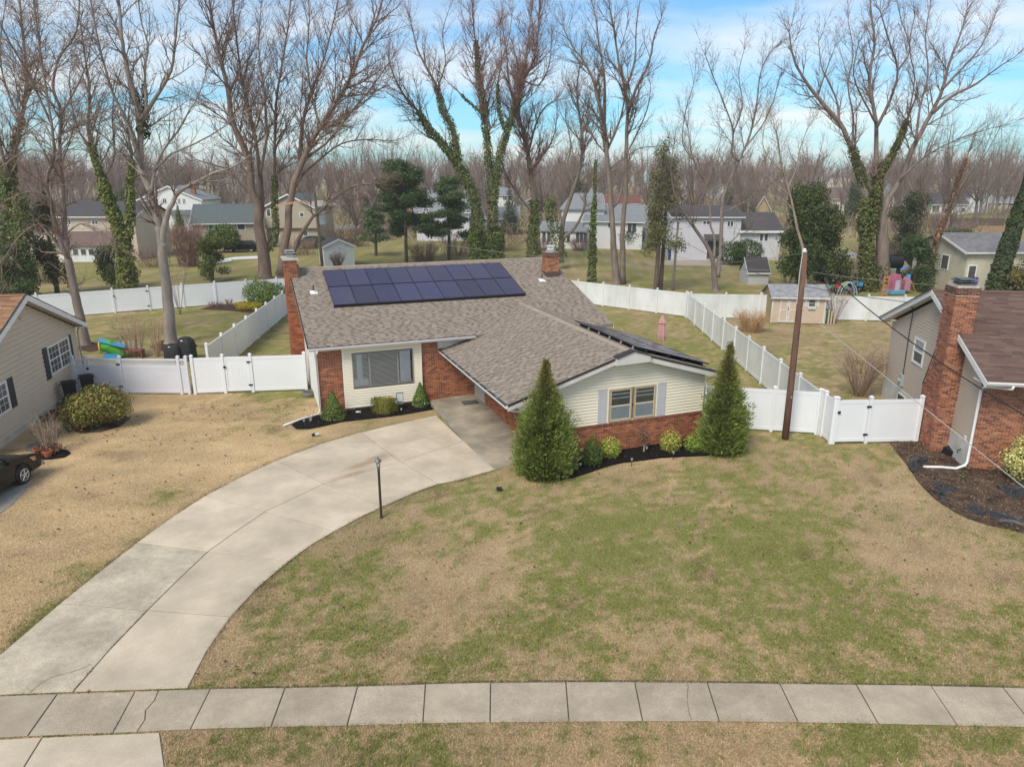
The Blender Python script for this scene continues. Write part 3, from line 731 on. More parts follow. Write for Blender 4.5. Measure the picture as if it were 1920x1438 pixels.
# wing roof
wroof = slab(house, 'wing_roof', [(WEa, WFb, WEz), (WRa, WFb, WRz), (WRa, 0.0, WRz), (WEa, 0.0, WEz)][::-1], 0.09, mRoofU)
slab(wroof, 'wing_roof_back', [(7.3, 0, WEz + wsl * 1.9), (WRa, 0, WRz), (WRa, 2.4, WRz), (10.0, 2.4, WRz - .06)][::-1], 0.06, mRoofU)
slab(wroof, 'wing_roof_slope', [(WRa, WFb, WRz), (14.0, WFb, WRz - 1.11), (14.0, -0.3, WRz - 1.11), (WRa, 2.4, WRz)][::-1], 0.09, mRoofU)
wc = 1 / math.sqrt(1 + wsl ** 2)
def wclip(x, t):
    a = WEa + t * wc; b = -x + 2.45
    zr = WEz + wsl * (a - WEa); bm = (zr - EZ) / PITCHR + EB
    return b < (max(bm + 0.12, 0) if a > 7.2 else 0.02)
shingles(wroof, (WEa, 2.45, WEz), (0, -1, 0), (wc, 0, wsl * wc), 2.45 - WFb, (WRa - WEa) / wc, PALROOF, clip=wclip)
rc = 1 / math.sqrt(1 + .292 ** 2)
shingles(wroof, (14.0, WFb, WRz - 1.11), (0, 1, 0), (-rc, 0, .292 * rc), 2.4 - WFb, 3.8 / rc, PALROOF, clip=lambda x, t: (WFb + x) < max(-0.35, 2.4 - (t and (3.8 - t * rc)) * 0.97))
mb = MB(); y = WFb
while y < 2.35:
    q = rnd.uniform(.94, 1.1); c = (0.345, 0.285, 0.225); mb.col((c[0] * q, c[1] * q, c[2] * q)); y1 = min(y + .2, 2.4)
    mb.prism([(WRa - .17, y, WRz - .035), (WRa, y, WRz + .03), (WRa + .17, y, WRz - .035), (WRa, y, WRz - .02)], (0, y1 - y, 0)); y = y1
mb.build('ridge_cap', MATS['shingle'], wroof, kind='stuff')
gutter(wroof, (WEa, WFb, WEz), (WEa, -0.03, WEz), (-1, 0, 0))
# gable trim: broad fascia boards and the raised box at the peak
bar('rake_board', (WEa, WFb + .03, WEz - .02), (9.5, WFb + .03, WEz + wsl * 4.1 - .02), -.03, .21, mPale, wroof)
bar('drip_edge', (WEa, WFb - .02, WEz + .014), (9.5, WFb - .02, WEz + wsl * 4.1 + .014), .05, .045, mDrip, wroof)
bar('rake_board', (10.9, WFb + .03, WRz - .205 - .02), (14.0, WFb + .03, WRz - 1.11 - .02), -.03, .23, mPale, wroof)
bar('drip_edge', (10.9, WFb - .02, WRz - .205 + .014), (14.0, WFb - .02, WRz - 1.11 + .014), .05, .045, mDrip, wroof)
mb = MB(); mb.prism([(9.5, WFb - .10, 3.50), (10.9, WFb - .10, 3.53), (10.9, WFb - .10, 3.76), (10.2, WFb - .10, 3.97), (9.5, WFb - .10, 3.75)], (0, .36, 0)); mb.build('peak_box', mPale, wroof)
bar('drip_edge', (9.5, WFb - .14, 3.785), (10.2, WFb - .14, 4.0), .35, .03, mDrip, wroof); bar('drip_edge', (10.2, WFb - .14, 4.0), (10.9, WFb - .14, 3.79), .35, .03, mDrip, wroof)
mb = MB(); mb.prism([(7.02, WFb + .03, 2.70), (9.6, WFb + .03, 3.56), (10.8, WFb + .03, 3.56), (13.9, WFb + .03, 2.66), (13.9, -8.28, 2.66), ][:3] + [(9.6, WFb + .03, 3.58)], (0, .36, 0)) if False else None
mb = MB(); mb.obox((WEa + .03, WFb + .04, WEz - .16), (7.02 - WEa - .03, 0, (7.02 - WEa - .03) * wsl), (0, 8.6, 0), (0, 0, .03)); mb.build('soffit', mGreyDoor, wroof)
mb = MB(); mb.box(6.86, 7.0, -8.42, -8.28, 0, 2.75); mb.build('corner_post', mat('grey_post', (0.20, 0.19, 0.175), 0.6), house)
# downspouts
def downspout(parent, pts, name='downspout', m=None, r=.04):
    mb = MB(); mb.tube(pts, r, 8); return mb.build(name, m or mWhite, parent, smooth=True)
downspout(house, [(-.02, EB - .06, EZ - .12), (-.02, EB - .06, EZ - .2), (-.07, -.09, EZ - .42), (-.07, -.09, .35), (-.07, -.09, .22), (-.15, -.16, .13), (-.9, -.45, .09), (-1.65, -.95, .06)])
downspout(house, [(WEa + .08, WFb + .05, WEz - .1), (WEa + .08, WFb + .05, WEz - .2), (WEa + .5, WFb + .15, WEz - .34), (WEa + 1.3, WFb + .3, WEz - .42), (6.82, -8.47, WEz - .6), (6.82, -8.47, .1)])
downspout(house, [(13.95, -8.62, WRz - 1.3), (13.75, -8.36, WRz - 1.5), (13.75, -8.36, .15), (13.95, -8.6, .06), (14.2, -8.85, .05)])
# ------------------------------------------------------------------ chimneys
def chimney(parent, a0, a1, b0, b1, z0, z1, pal=None, name='chimney', corbel=True):
    c = MB(); c.box(a0 + .012, a1 - .012, b0 + .012, b1 - .012, z0, z1 - .02); c = c.build(name, mMortar, parent)
    for o, u, n, l in (((a0, b0 + .012, 0), (1, 0, 0), (0, -1, 0), a1 - a0), ((a1 - .012, b0, 0), (0, 1, 0), (1, 0, 0), b1 - b0), ((a0 + .012, b1, 0), (0, -1, 0), (-1, 0, 0), b1 - b0), ((a1, b1 - .012, 0), (-1, 0, 0), (0, 1, 0), a1 - a0)):
        bricks(c, o, u, n, l, z0, z1, pal=pal)
    if corbel:
        for o, u, n, l in (((a0 - .03, b0 - .02, 0), (1, 0, 0), (0, -1, 0), a1 - a0 + .06), ((a1 + .02, b0 - .03, 0), (0, 1, 0), (1, 0, 0), b1 - b0 + .06), ((a0 - .02, b1 + .03, 0), (0, -1, 0), (-1, 0, 0), b1 - b0 + .06), ((a1 + .03, b1 + .02, 0), (-1, 0, 0), (0, 1, 0), a1 - a0 + .06)):
            bricks(c, o, u, n, l, z1 - .21, z1, pal=[(.16, .075, .05), (.12, .06, .045), (.2, .08, .05)], name='corbel')
        mb = MB(); mb.box(a0 - .02, a1 + .02, b0 - .02, b1 + .02, z1 - .21, z1 - .02); mb.build('corbel_core', mMortar, c)
    return c
DARKPAL = [(0.30, 0.115, 0.055), (0.36, 0.16, 0.075), (0.22, 0.08, 0.045), (0.33, 0.135, 0.06), (.14, .07, .05)]
cr = chimney(house, 12.78, 13.46, 4.95, 5.65, 4.3, 6.03, pal=[(0.42, 0.17, 0.07), (0.36, 0.135, 0.06), (0.46, 0.21, 0.10), (0.28, 0.10, 0.05)])
mb = MB(); mb.box(12.765, 13.475, 4.935, 5.665, 4.4, 5.02); mb.build('flashing', mBrownFlash, cr)
mb = MB(); mb.prism([(12.78, 4.95, 6.03), (13.46, 4.95, 6.03), (13.46, 5.65, 6.03), (12.78, 5.65, 6.03)], (0, 0, .03)); mb.lathe([(.3, 0), (.22, .12), (.12, .14)], 12, (13.12, 5.3, 6.05)); mb.build('crown', mat('grey_crown', (0.30, 0.29, 0.28), 0.9, (0.2, 0.19, 0.19), 5), cr)
mb = MB(); mb.box(12.98, 13.26, 5.16, 5.44, 6.17, 6.30); mb.box(12.92, 13.32, 5.10, 5.50, 6.36, 6.39)
for p in ((12.98, 5.16), (13.24, 5.16), (12.98, 5.42), (13.24, 5.42)): mb.box(p[0], p[0] + .02, p[1], p[1] + .02, 6.3, 6.36)
mb.build('flue_cap', mWhite, cr)
cl = chimney(house, -.62, -.04, 6.35, 7.75, -0.05, 6.02, pal=[(0.36, 0.115, 0.045), (0.30, 0.09, 0.04), (0.42, 0.15, 0.06), (0.17, 0.06, 0.045), (.38, .13, .05)], corbel=False)
bricks(cl, (-.62, 6.05 + .012, 0), (1, 0, 0), (0, -1, 0), .60, -.05, 3.6, name='chimney_base'); mb = MB(); mb.box(-.61, -.03, 6.06, 6.36, -.05, 3.6); mb.build('chimney_base_core', mat('brick_plain', (.30, .10, .05), .95, (.22, .07, .04), 8), cl)
mb = MB(); mb.box(-.04, .06, 6.33, 7.77, 5.0, 5.72); mb.build('flashing', mBrownFlash, cl)
mb = MB(); mb.box(-.70, .04, 6.28, 7.82, 6.02, 6.10); mb.build('crown', mConcrete, cl)
mb = MB(); mb.box(-.45, -.15, 6.75, 7.25, 6.10, 6.26); mb.box(-.55, -.05, 6.62, 7.38, 6.34, 6.38)
mb.box(-.52, -.08, 6.68, 7.32, 6.44, 6.47)
for p in ((-.45, 6.75), (-.17, 6.75), (-.45, 7.23), (-.17, 7.23)): mb.box(p[0], p[0] + .02, p[1], p[1] + .02, 6.26, 6.44)
mb.build('flue_cap', mSteel, cl)
# vents
for (a, b) in ((0.5, 4.65), (12.33, 4.61)):
    z = EZ + PITCHR * (b - EB); mb = MB(); mb.tube([(a, b, z - .05), (a, b, z + .36)], .045, 10); vp = mb.build('vent_pipe', mat('rusty_pipe', (0.20, 0.075, 0.05), 0.8, (0.12, 0.05, 0.04), 9), house)
    mb = MB(); mb.prism([(a - .17, b - .2, z - .045), (a + .17, b - .2, z - .045), (a + .17, b + .15, z + .065), (a - .17, b + .15, z + .065)], (0, 0, .012)); mb.lathe([(.1, 0), (.06, .1)], 10, (a, b, z)); mb.build('vent_flashing', mWhite, vp)
# ------------------------------------------------------------------ solar arrays
mPV = mat('solar_glass', (0.036, 0.036, 0.085), 0.12, (0.055, 0.046, 0.075), 0.35, spec=0.4, rand=0.25)
mPVf = mat('solar_frame', (0.012, 0.012, 0.016), 0.35)
def panel(parent, o, u, s, wd, ln, thick=.035):
    o, u, s = Vector(o), Vector(u), Vector(s); n = u.cross(s); n = n if n.z > 0 else -n
    mb = MB(); mb.obox(o, u * wd, s * ln, n * (thick - .004)); p = mb.build('solar_panel', mPV, parent)
    t = .012
    mb = MB(); h = n * thick
    mb.obox(o - u * .002 - n * .002, u * (t + .002), s * ln, h + n * .004); mb.obox(o + u * (wd - t), u * (t + .002), s * ln, h + n * .004); mb.obox(o + u * t, u * (wd - 2 * t), s * t, h + n * .003); mb.obox(o + u * t + s * (ln - t), u * (wd - 2 * t), s * t, h + n * .003)
    mb.build('panel_frame', mPVf, p)
    # faint cell grid
    mb = MB()
    for k in range(1, 6): mb.obox(o + u * (wd * k / 6 - .0015) + s * t + n * (thick - .004), u * .003, s * (ln - 2 * t), n * .001)
    for k in range(1, 10): mb.obox(o + u * t + s * (ln * k / 10 - .0015) + n * (thick - .004), u * (wd - 2 * t), s * .003, n * .0015)
    mb.build('cell_lines', mat('cell_line', (0.085, 0.08, 0.12), 0.3), p)
    return p
arr = thing('solar_array', 'two rows of dark blue solar panels on the main front roof slope', 'solar panels', (HO.x, HO.y, 0), YAW)
nn = Vector((0, -PITCHR * cs, cs))
for r in range(2):
    for k in range(9):
        b0 = 2.98 + r * 1.92; o = Vector((1.20 + k * 1.06, b0, EZ + PITCHR * (b0 - EB))) + nn * .11
        panel(arr, o, (1, 0, 0), sv, 1.045, 1.955)
for b0 in (3.05, 4.80, 6.5):
    o = Vector((1.2, b0, EZ + PITCHR * (b0 - EB))) + nn * .012; mb = MB(); mb.obox(o, (9.5, 0, 0), sv * .05, nn * .097); mb.build('rail', mPVf, arr)
mb = MB(); o = Vector((1.2, 2.95, EZ + PITCHR * (2.95 - EB))) + nn * .012; mb.obox(o, (9.53, 0, 0), sv * .03, nn * .13); mb.build('array_skirt', mPVf, arr)
arr2 = thing('solar_array', 'dark solar panels seen edge on along the front wing roof', 'solar panels', (HO.x, HO.y, 0), YAW)
sr = Vector((rc, 0, -.292 * rc)); n2 = Vector((.292 * rc, 0, rc))
for r in range(2):
    for k in range(5):
        o = Vector((WRa + .42, -8.25 + k * 1.06, WRz - .42 * .292)) + n2 * .13 + sr * (r * 1.66)
        panel(arr2, o, sr, (0, 1, 0), 1.65, 1.05)
for k in range(6):
    o = Vector((WRa + .36, -8.0 + k * .9, WRz - .36 * .292)); mb = MB(); mb.obox(o + n2 * .01, sr * .06, (0, .05, 0), n2 * .12); mb.build('clamp', mSteel, arr2)
for d in (.5, 1.5, 2.2, 3.1):
    o = Vector((WRa, -8.3, WRz)) + sr * (d + .3) + n2 * .012; mb = MB(); mb.obox(o, sr * .05, (0, 5.5, 0), n2 * .117); mb.build('rail', mPVf, arr2)
# ================================================================== FENCES
mVinyl = mat('white_vinyl', (0.80, 0.81, 0.83), 0.35, (0.76, 0.77, 0.79), 0.8)
mVinylW = mat('white_vinyl_weathered', (0.78, 0.79, 0.79), 0.4, (0.60, 0.61, 0.59), 0.9, stretch=(1, 1, .35), detail=5)
mVinylL = mat('pale_lilac_vinyl', (0.70, 0.70, 0.755), 0.35, (0.66, 0.66, 0.71), 0.8)
mHinge = mat('black_hardware', (0.01, 0.01, 0.012), 0.4)
FLINES = []
def fence(label, P, stops, m, h=1.80, group=None, gates=(), lattice=False, short=(), rail=0.14, side=1):
    """run of privacy fence; stops = post distances along the polyline start->end; gates = panel indices"""
    A, B = Vector(P[0]), Vector(P[1]); d = B - A; Ln = d.length; u = d / Ln
    f = thing('fence', label, 'fence', A, math.atan2(u.y, u.x), group); FLINES.append([(A.x, A.y), (B.x, B.y)])
    for k, s in enumerate(stops):
        mb = MB(); mb.box(s - .062, s + .062, -.062, .062, -.05, h + .07); po = mb.build('post', m, f)
        mb = MB(); mb.box(s - .078, s + .078, -.078, .078, h + .07, h + .095)
        i = mb.av([(s - .07, -.07, h + .095), (s + .07, -.07, h + .095), (s + .07, .07, h + .095), (s - .07, .07, h + .095), (s, 0, h + .15)])
        for q in range(4): mb.f.append((i + q, i + (q + 1) % 4, i + 4))
        mb.build('post_cap', m, po)
    for k in range(len(stops) - 1):
        a, b = stops[k] + .062, stops[k + 1] - .062; g = k in gates; z0, z1 = (.06, h - .03) if not g else (.09, h - .02)
        if b - a < .08: continue
        if g:
            a += .015; b -= .015
        topz = z1; lat = .44 if lattice and b - a > .12 else 0; rail0 = rail; rt = .09 if lat else rail
        mb = MB(); mb.box(a, b, -.025, .025, z1 - rt, z1); mb.build('top_rail', m, f)
        mb = MB(); mb.box(a, b, -.025, .025, z0, z0 + rail); mb.build('bottom_rail', m, f)
        pz1 = z1 - rail
        if lat:
            mb = MB(); mb.box(a, b, -.025, .025, z1 - .50, z1 - .31); 
            mb.build('middle_rail', m, f)
            mb = MB(); t0, t1 = z1 - .31, z1 - rt; x = a - .3
            while x < b:
                for sgn in (1, -1):
                    p = []
                    for q in range(2):
                        pass
                    x0 = x; x1 = x + (t1 - t0) * 1.0
                    if sgn < 0: x0, x1 = x1, x0
                    if min(x0, x1) > a - .0 and max(x0, x1) < b:
                        mb.prism([(x0 - .021, -.006 * sgn, t0), (x0 + .021, -.006 * sgn, t0), (x1 + .021, -.006 * sgn, t1), (x1 - .021, -.006 * sgn, t1)], (0, .006, 0))
                x += .105
            mb.build('lattice', m, f); pz1 = z1 - .50
        n = max(1, int(round((b - a) / .152))); wv = (b - a) / n
        mb = MB()
        for q in range(n): mb.box(a + q * wv + .0035, a + (q + 1) * wv - .0035, -.013, .013, z0 + rail, pz1)
        mb.box(a, b, -.009, .009, z0 + rail, pz1)
        pn = mb.build('panel', m, f)
        if g:
            
            for sa in (a, b - .075): mb = MB(); mb.box(sa, sa + .075, -.032, .032, z0, z1); mb.build('gate_stile', m, f)
            for zz_ in (.35, h - .32):
                mb = MB(); mb.box(b - .09, b + .09, -.085 * side, -.064 * side, zz_, zz_ + .07); mb.build('hinge', mHinge, f)
            mb = MB(); mb.box(a - .05, a + .06, -.085 * side, -.064 * side, h - .55, h - .45); mb.build('latch', mHinge, f)
    return f
def even(L, n): return [L * k / n for k in range(n + 1)]
GF = 'white privacy fences'
def wstops(A, B, xs, yb):      # pixel columns along the base -> distances
    A, B = Vector(A), Vector(B); u = (B - A).normalized(); r = []
    for x in xs: r.append((G(x, yb(x) if callable(yb) else yb) - A).dot(u))
    return r
a, b = G(144, 738), G(362, 739); fence('pale lilac white fence with lattice top and gate beside the beige neighbour house', (a, b), [0.06] + wstops(a, b, [169, 233, 342], 739) + [(b - a).length - .14], mVinylL, lattice=True, gates=(1,), h=1.76)
a, b = G(367, 739), G(577, 731.5); fence('white fence and gate between the lattice fence and the main house', (a, b), [0] + wstops(a, b, [424, 474], 737) + [(b - a).length - .05], mVinyl, gates=(1,))
a, b = G(364, 738), G(541, 587); b = a + (b - a) * 1.28; L_ = (b - a).length; fence('white side fence running back from the lattice gate to the rear yards', (a, b), even(L_, int(round(L_ / 2.42)))[1:], mVinyl)
a, b = G(60, 600), G(480, 566); d = (b - a).normalized(); a2 = a - d * 26; b2 = b + d * 9; L_ = (b2 - a2).length; fence('long white rear fence behind the two big bare trees on the left', (a2, b2), even(L_, int(round(L_ / 2.42))), mVinyl, gates=(13,))
a, b = G(1130, 574), G(1285, 594.5); d = (b - a).normalized(); a2 = a - d * 12; L_ = (b - a2).length; fence('white rear fence behind the right end of the main house', (a2, b), even(L_, int(round(L_ / 2.42))), mVinylW)
a, b = G(1288, 597), G(1533, 815); L_ = (b - a).length; fence('white side fence running from the rear corner to the front gate', (a, b), even(L_, 10)[1:] if False else even(L_, 10), mVinylW)
a, b = HW(13.75, -6.6), G(1530, 814); L_ = (b - a).length; fence('white fence between the wing wall and the front corner behind the utility pole', (a, b), [0, L_ * .33, L_ * .68, L_ - .02], mVinyl)
a, b = G(1538, 817), G(1556, 832); fence('short white fence return beside the front gate', (a, b), [0.08, (b - a).length - .02], mVinyl)
a, b = G(1560, 832), G(1716, 829); fence('white front fence with black hinged gate beside the brick chimney', (a, b), [0] + wstops(a, b, [1622], 831) + [(b - a).length], mVinyl, gates=(0,))
a, b = G(1293, 596), G(1660, 602.5); d = (b - a).normalized(); b2 = b + d * 16; L_ = (b2 - a).length; fence('white rear fence behind the tan garden shed', (a, b2), even(L_, int(round(L_ / 2.42))), mVinylW)

# ================================================================== NEIGHBOUR ON THE LEFT
mBeige = mat('beige_siding', (0.56, 0.47, 0.36), 0.6, (0.52, 0.435, 0.335), 1.5)
mShutD = mat('charcoal_shutter', (0.035, 0.035, 0.04), 0.6)
mSoff = mat('beige_soffit', (0.52, 0.45, 0.35), 0.7)
PALORANGE = [(0.33, 0.185, 0.11), (0.29, 0.16, 0.095), (0.36, 0.205, 0.12), (0.21, 0.115, 0.075), (0.24, 0.13, 0.08)]
PALBROWN = [(0.165, 0.108, 0.088), (0.145, 0.093, 0.077), (0.18, 0.118, 0.096), (0.125, 0.082, 0.07), (0.115, 0.074, 0.063)]
lh = thing('house', 'beige siding neighbour house with orange brown roof and charcoal shutters', 'house', (-20.95, 32.6, 0), math.radians(11))
HOUSEFOOT.append([(-35, 20), (-19, 23), (-20.4, 33), (-35, 35)])
EYb, EYf, APY = 1.25, -8.9, -3.83
mb = MB(); mb.prism([(-.02, EYb, 0), (-.02, EYb, 3.0), (-.02, APY, 5.08), (-.02, EYf, 3.0), (-.02, EYf, 0)], (-13, 0, 0)); mb.build('wall', mLapShade, lh)
lgab = lambda z: (EYf, EYb) if z < 3.0 else (APY - (5.08 - z) / .41, APY + (5.08 - z) / .41)
W1 = (-2.1, .25, 1.45, 2.74); W2 = (-7.2, -6.03, 1.17, 2.35)
siding(lh, (-.02, 0, 0), (0, 1, 0), (1, 0, 0), .25, 5.05, lgab, .20, mBeige, cuts=[(W1[0], W1[1], W1[2], W1[3]), (W2[0], W2[1], W2[2], W2[3])], thick=.042)
mb = MB(); mb.box(-.04, .0, EYf, EYb, 0, .25); mb.build('foundation', mat('pale_foundation', (0.55, 0.52, 0.46), 0.9, (0.42, 0.39, 0.35), 2), lh)
def dblwindow(parent, y0, y1, z0, z1, x, units=2, grid=(3, 2), m=None, muntins=True):
    """double-hung windows on a wall facing +x at plane x (y range, z range)"""
    m = m or mWhite; t = .07
    mb = MB(); mb.box(x, x + .05, y0, y0 + t, z0, z1); mb.box(x, x + .05, y1 - t, y1, z0, z1); mb.box(x, x + .05, y0 + t, y1 - t, z0, z0 + t); mb.box(x, x + .05, y0 + t, y1 - t, z1 - t, z1)
    w_ = mb.build('window', m, parent)
    wu = (y1 - y0 - 2 * t) / units
    for k in range(units):
        a, b = y0 + t + k * wu, y0 + t + (k + 1) * wu; zm = (z0 + z1) / 2
        mb = MB(); 
        if k: mb.box(x, x + .045, a - .04, a + .04, z0 + t, z1 - t)
        mb.box(x, x + .04, a, b, zm - .025, zm + .025); 
        for e in (a, b - .035): mb.box(x, x + .035, e, e + .035, z0 + t, z1 - t)
        mb.build('sash', m, w_)
        mb = MB(); mb.box(x - .005, x + .012, a, b, z0 + t, z1 - t); mb.build('pane', mGlassDark, w_)
        if muntins:
            mb = MB()
            for zz0, zz1 in ((z0 + t, zm), (zm, z1 - t)):
                for q in range(1, grid[0]): yy = a + (b - a) * q / grid[0]; mb.box(x + .012, x + .022, yy - .008, yy + .008, zz0, zz1)
                for q in range(1, grid[1]): zz2 = zz0 + (zz1 - zz0) * q / grid[1]; mb.box(x + .012, x + .022, a, b, zz2 - .008, zz2 + .008)
            mb.build('muntins', m, w_)
    return w_
dblwindow(lh, *W1, 0.0); dblwindow(lh, *W2, 0.0, units=1)
for y0, y1, z0, z1 in ((-2.56, -2.14, 1.35, 2.76), (.29, .56, 1.42, 2.76), (-5.99, -5.5, 1.15, 2.35), (-7.7, -7.24, 1.15, 2.35)):
    mb = MB(); mb.box(0, .035, y0, y1, z0, z1); sh = mb.build('shutter', mShutD, lh)
    mb = MB()
    for q in range(9): zq = z0 + .08 + (z1 - z0 - .2) * q / 9; mb.box(.035, .043, y0 + .05, y1 - .05, zq, zq + (z1 - z0) / 14)
    mb.build('louvres', mShutD, sh)
mb = MB(); mb.box(0, .03, -3.98, -3.56, 4.3, 4.86); vt = mb.build('gable_vent', mBeige, lh)
mb = MB()
for q in range(8): mb.box(.03, .045, -3.95, -3.59, 4.34 + q * .063, 4.375 + q * .063)
mb.build('vent_slats', mBeige, vt)
ls = 1 / math.sqrt(1 + .41 ** 2)
lroof = slab(lh, 'roof', [(-13.3, EYf - .42, 5.34 - .41 * (APY - EYf + .42)), (.36, EYf - .42, 5.34 - .41 * (APY - EYf + .42)), (.36, APY, 5.34), (-13.3, APY, 5.34)], .09, mat('orange_roof', (.26, .13, .07), .95, (.2, .1, .06), 8))
slab(lroof, 'rear_slope', [(-13.3, APY, 5.34), (.36, APY, 5.34), (.36, EYb + .42, 5.34 - .41 * (EYb + .42 - APY)), (-13.3, EYb + .42, 5.34 - .41 * (EYb + .42 - APY))], .09, MATS['orange_roof'])
shingles(lroof, (-6, EYf - .42, 5.34 - .41 * (APY - EYf + .42)), (1, 0, 0), (0, ls, .41 * ls), 6.36, (APY - EYf + .42) / ls, PALORANGE, wid=(.25, .9))
mb = MB(); mb.prism([(-13.3, APY - .15, 5.31), (-13.3, APY, 5.385), (-13.3, APY + .15, 5.31)], (13.66, 0, 0)); mb.build('ridge_cap', MATS['orange_roof'], lroof)
for sg, ye in ((1, EYb + .42), (-1, EYf - .42)):
    ze = 5.34 - .41 * abs(ye - APY)
    mb = MB(); mb.prism([(.365, APY, 5.33), (.365, ye, ze - .01), (.365, ye, ze - .23), (.365, APY, 5.33 - .24)], (.03, 0, 0)); mb.build('rake_board', mWhite, lroof)
    mb = MB(); mb.prism([(0, APY, 5.12), (0, ye, ze - .2), (.36, ye, ze - .2), (.36, APY, 5.12)], (0, 0, .02)); mb.build('soffit', mSoff, lroof)
    mb = MB(); mb.prism([(.34, APY, 5.37), (.34, ye, ze + .03), (.40, ye, ze + .03), (.40, APY, 5.37)], (0, 0, .015)); mb.build('drip_edge', mDrip, lroof)
mb = MB(); mb.box(-.25, .36, EYb, EYb + .40, 2.93, 3.0); mb.build('eave_return', mWhite, lroof)
gutter(lroof, (-13, EYb + .42, 5.34 - .41 * (EYb + .42 - APY) - .02), (.39, EYb + .42, 5.34 - .41 * (EYb + .42 - APY) - .02), (0, 1, 0), guard=False)
downspout(lh, [(.06, EYb + .35, 2.95), (.06, EYb + .06, 2.7), (.06, EYb + .06, .15)], m=mat('tan_downspout', (.42, .36, .29), .5))
# ================================================================== NEIGHBOUR ON THE RIGHT
mTaupe = mat('taupe_siding', (0.53, 0.435, 0.34), 0.6, (0.49, 0.40, 0.315), 1.5)
rh = thing('house', 'taupe siding and red brick neighbour house with dark brown roof', 'house', (16.13, 23.38, 0), math.radians(-9))
HOUSEFOOT.append([(15.6, 23.4), (32, 20), (36, 32), (17.5, 33), (16.0, 26.6)])
DPB = [(0.36, 0.13, 0.068), (0.30, 0.105, 0.058), (0.41, 0.165, 0.085), (0.19, 0.07, 0.05), (0.34, 0.13, 0.068), (.43, .19, .10)]
RAY, REF, REB = 4.46, -.95, 9.63; RSL = .405; RAZ = 5.70
mb = MB(); mb.prism([(.02, 0.02, 0), (.02, .02, 3.3), (.02, RAY, 5.35), (.02, 8.9, 3.5), (.02, 8.9, 0)][::-1], (15, 0, 0)); mb.build('wall', mLapShade, rh)
mb = MB(); mb.box(.03, 9, .008, .05, -.05, 3.39); mb.build('brick_backing', mMortar, rh)
bricks(rh, (0, .008, 0), (1, 0, 0), (0, -1, 0), 9, -.05, 3.38, pal=DPB, name='brick_front', mort='m')
RW = (4.97, 6.08, 2.41, 3.52)
rg = lambda z: (0.03, 8.9) if z < 3.32 else (max(.03, RAY - (5.37 - z) / .43), min(8.9, RAY + (5.37 - z) / .41))
siding(rh, (.0, 0, 0), (0, 1, 0), (-1, 0, 0), .95, 5.35, rg, .13, mTaupe, thick=.032, cuts=[RW, (1.6, 3.3, 0, 2.0), (1.55, 3.0, 2.0, 3.7), (1.55, 2.6, 3.7, 6)])
mb = MB(); mb.box(-.03, .01, .03, 8.9, -.05, .95); mb.build('foundation', mat('white_foundation', (0.66, 0.65, 0.61), 0.9, (0.45, 0.44, 0.40), 1.6, bump=.2), rh)
mb = MB(); mb.box(-.045, -.03, 6.1, 7.0, .35, .8); bw = mb.build('basement_window', mWhite, rh); mb = MB(); mb.box(-.05, -.045, 6.2, 6.9, .42, .73); mb.build('pane', mGlassDark, bw)
# side window faces -x
mb = MB(); t = .10
for bx in ((RW[0], RW[0] + t, RW[2], RW[3]), (RW[1] - t, RW[1], RW[2], RW[3]), (RW[0] + t, RW[1] - t, RW[2], RW[2] + t), (RW[0] + t, RW[1] - t, RW[3] - t, RW[3]), (RW[0] + t, RW[1] - t, 2.93, 2.99)): mb.box(-.06, 0, bx[0], bx[1], bx[2], bx[3])
rw_ = mb.build('window', mWhite, rh)
mb = MB(); mb.box(-.025, 0, RW[0] + t, RW[1] - t, RW[2] + t, 2.93); mb.build('lower_pane', mGlassDark, rw_)
mb = MB(); mb.box(-.035, 0, RW[0] + t, RW[1] - t, 2.99, RW[3] - t); mb.build('upper_pane', mat('curtained_glass', (.42, .43, .43), .25, (.3, .31, .32), 2), rw_)
mb = MB(); mb.box(-.04, 0, 4.25, 4.62, 4.72, 5.12); vt = mb.build('gable_vent', mTaupe, rh); mb = MB()
for q in range(6): mb.box(-.055, -.04, 4.28, 4.59, 4.75 + q * .06, 4.785 + q * .06)
mb.build('vent_slats', mTaupe, vt)
mb = MB(); mb.box(-.16, -.02, 6.55, 6.85, 1.15, 1.65); mb.lathe([(.1, 0), (.1, .1), (.05, .13)], 12, (-.16, 6.7, 1.35)); mt_ = mb.build('electric_meter', mat('meter_grey', (.35, .36, .37), .5), rh)
mb = MB(); mb.tube([(-.05, 6.7, 1.65), (-.05, 6.75, 3.6), (-.12, 6.5, 4.55), (-.25, 6.4, 4.68)], .022, 6); mb.build('service_conduit', mat('dark_cable', (.05, .05, .055), .6), rh)
mb = MB(); mb.box(-.06, -.01, .35, .47, .98, 1.12); mb.build('outlet_box', mWhite, rh)
mb = MB(); mb.tube([(-.04, .55, .55), (-.14, .55, .52), (-.16, .5, .42)], .022, 6); mb.build('hose_tap', mBlack, rh)
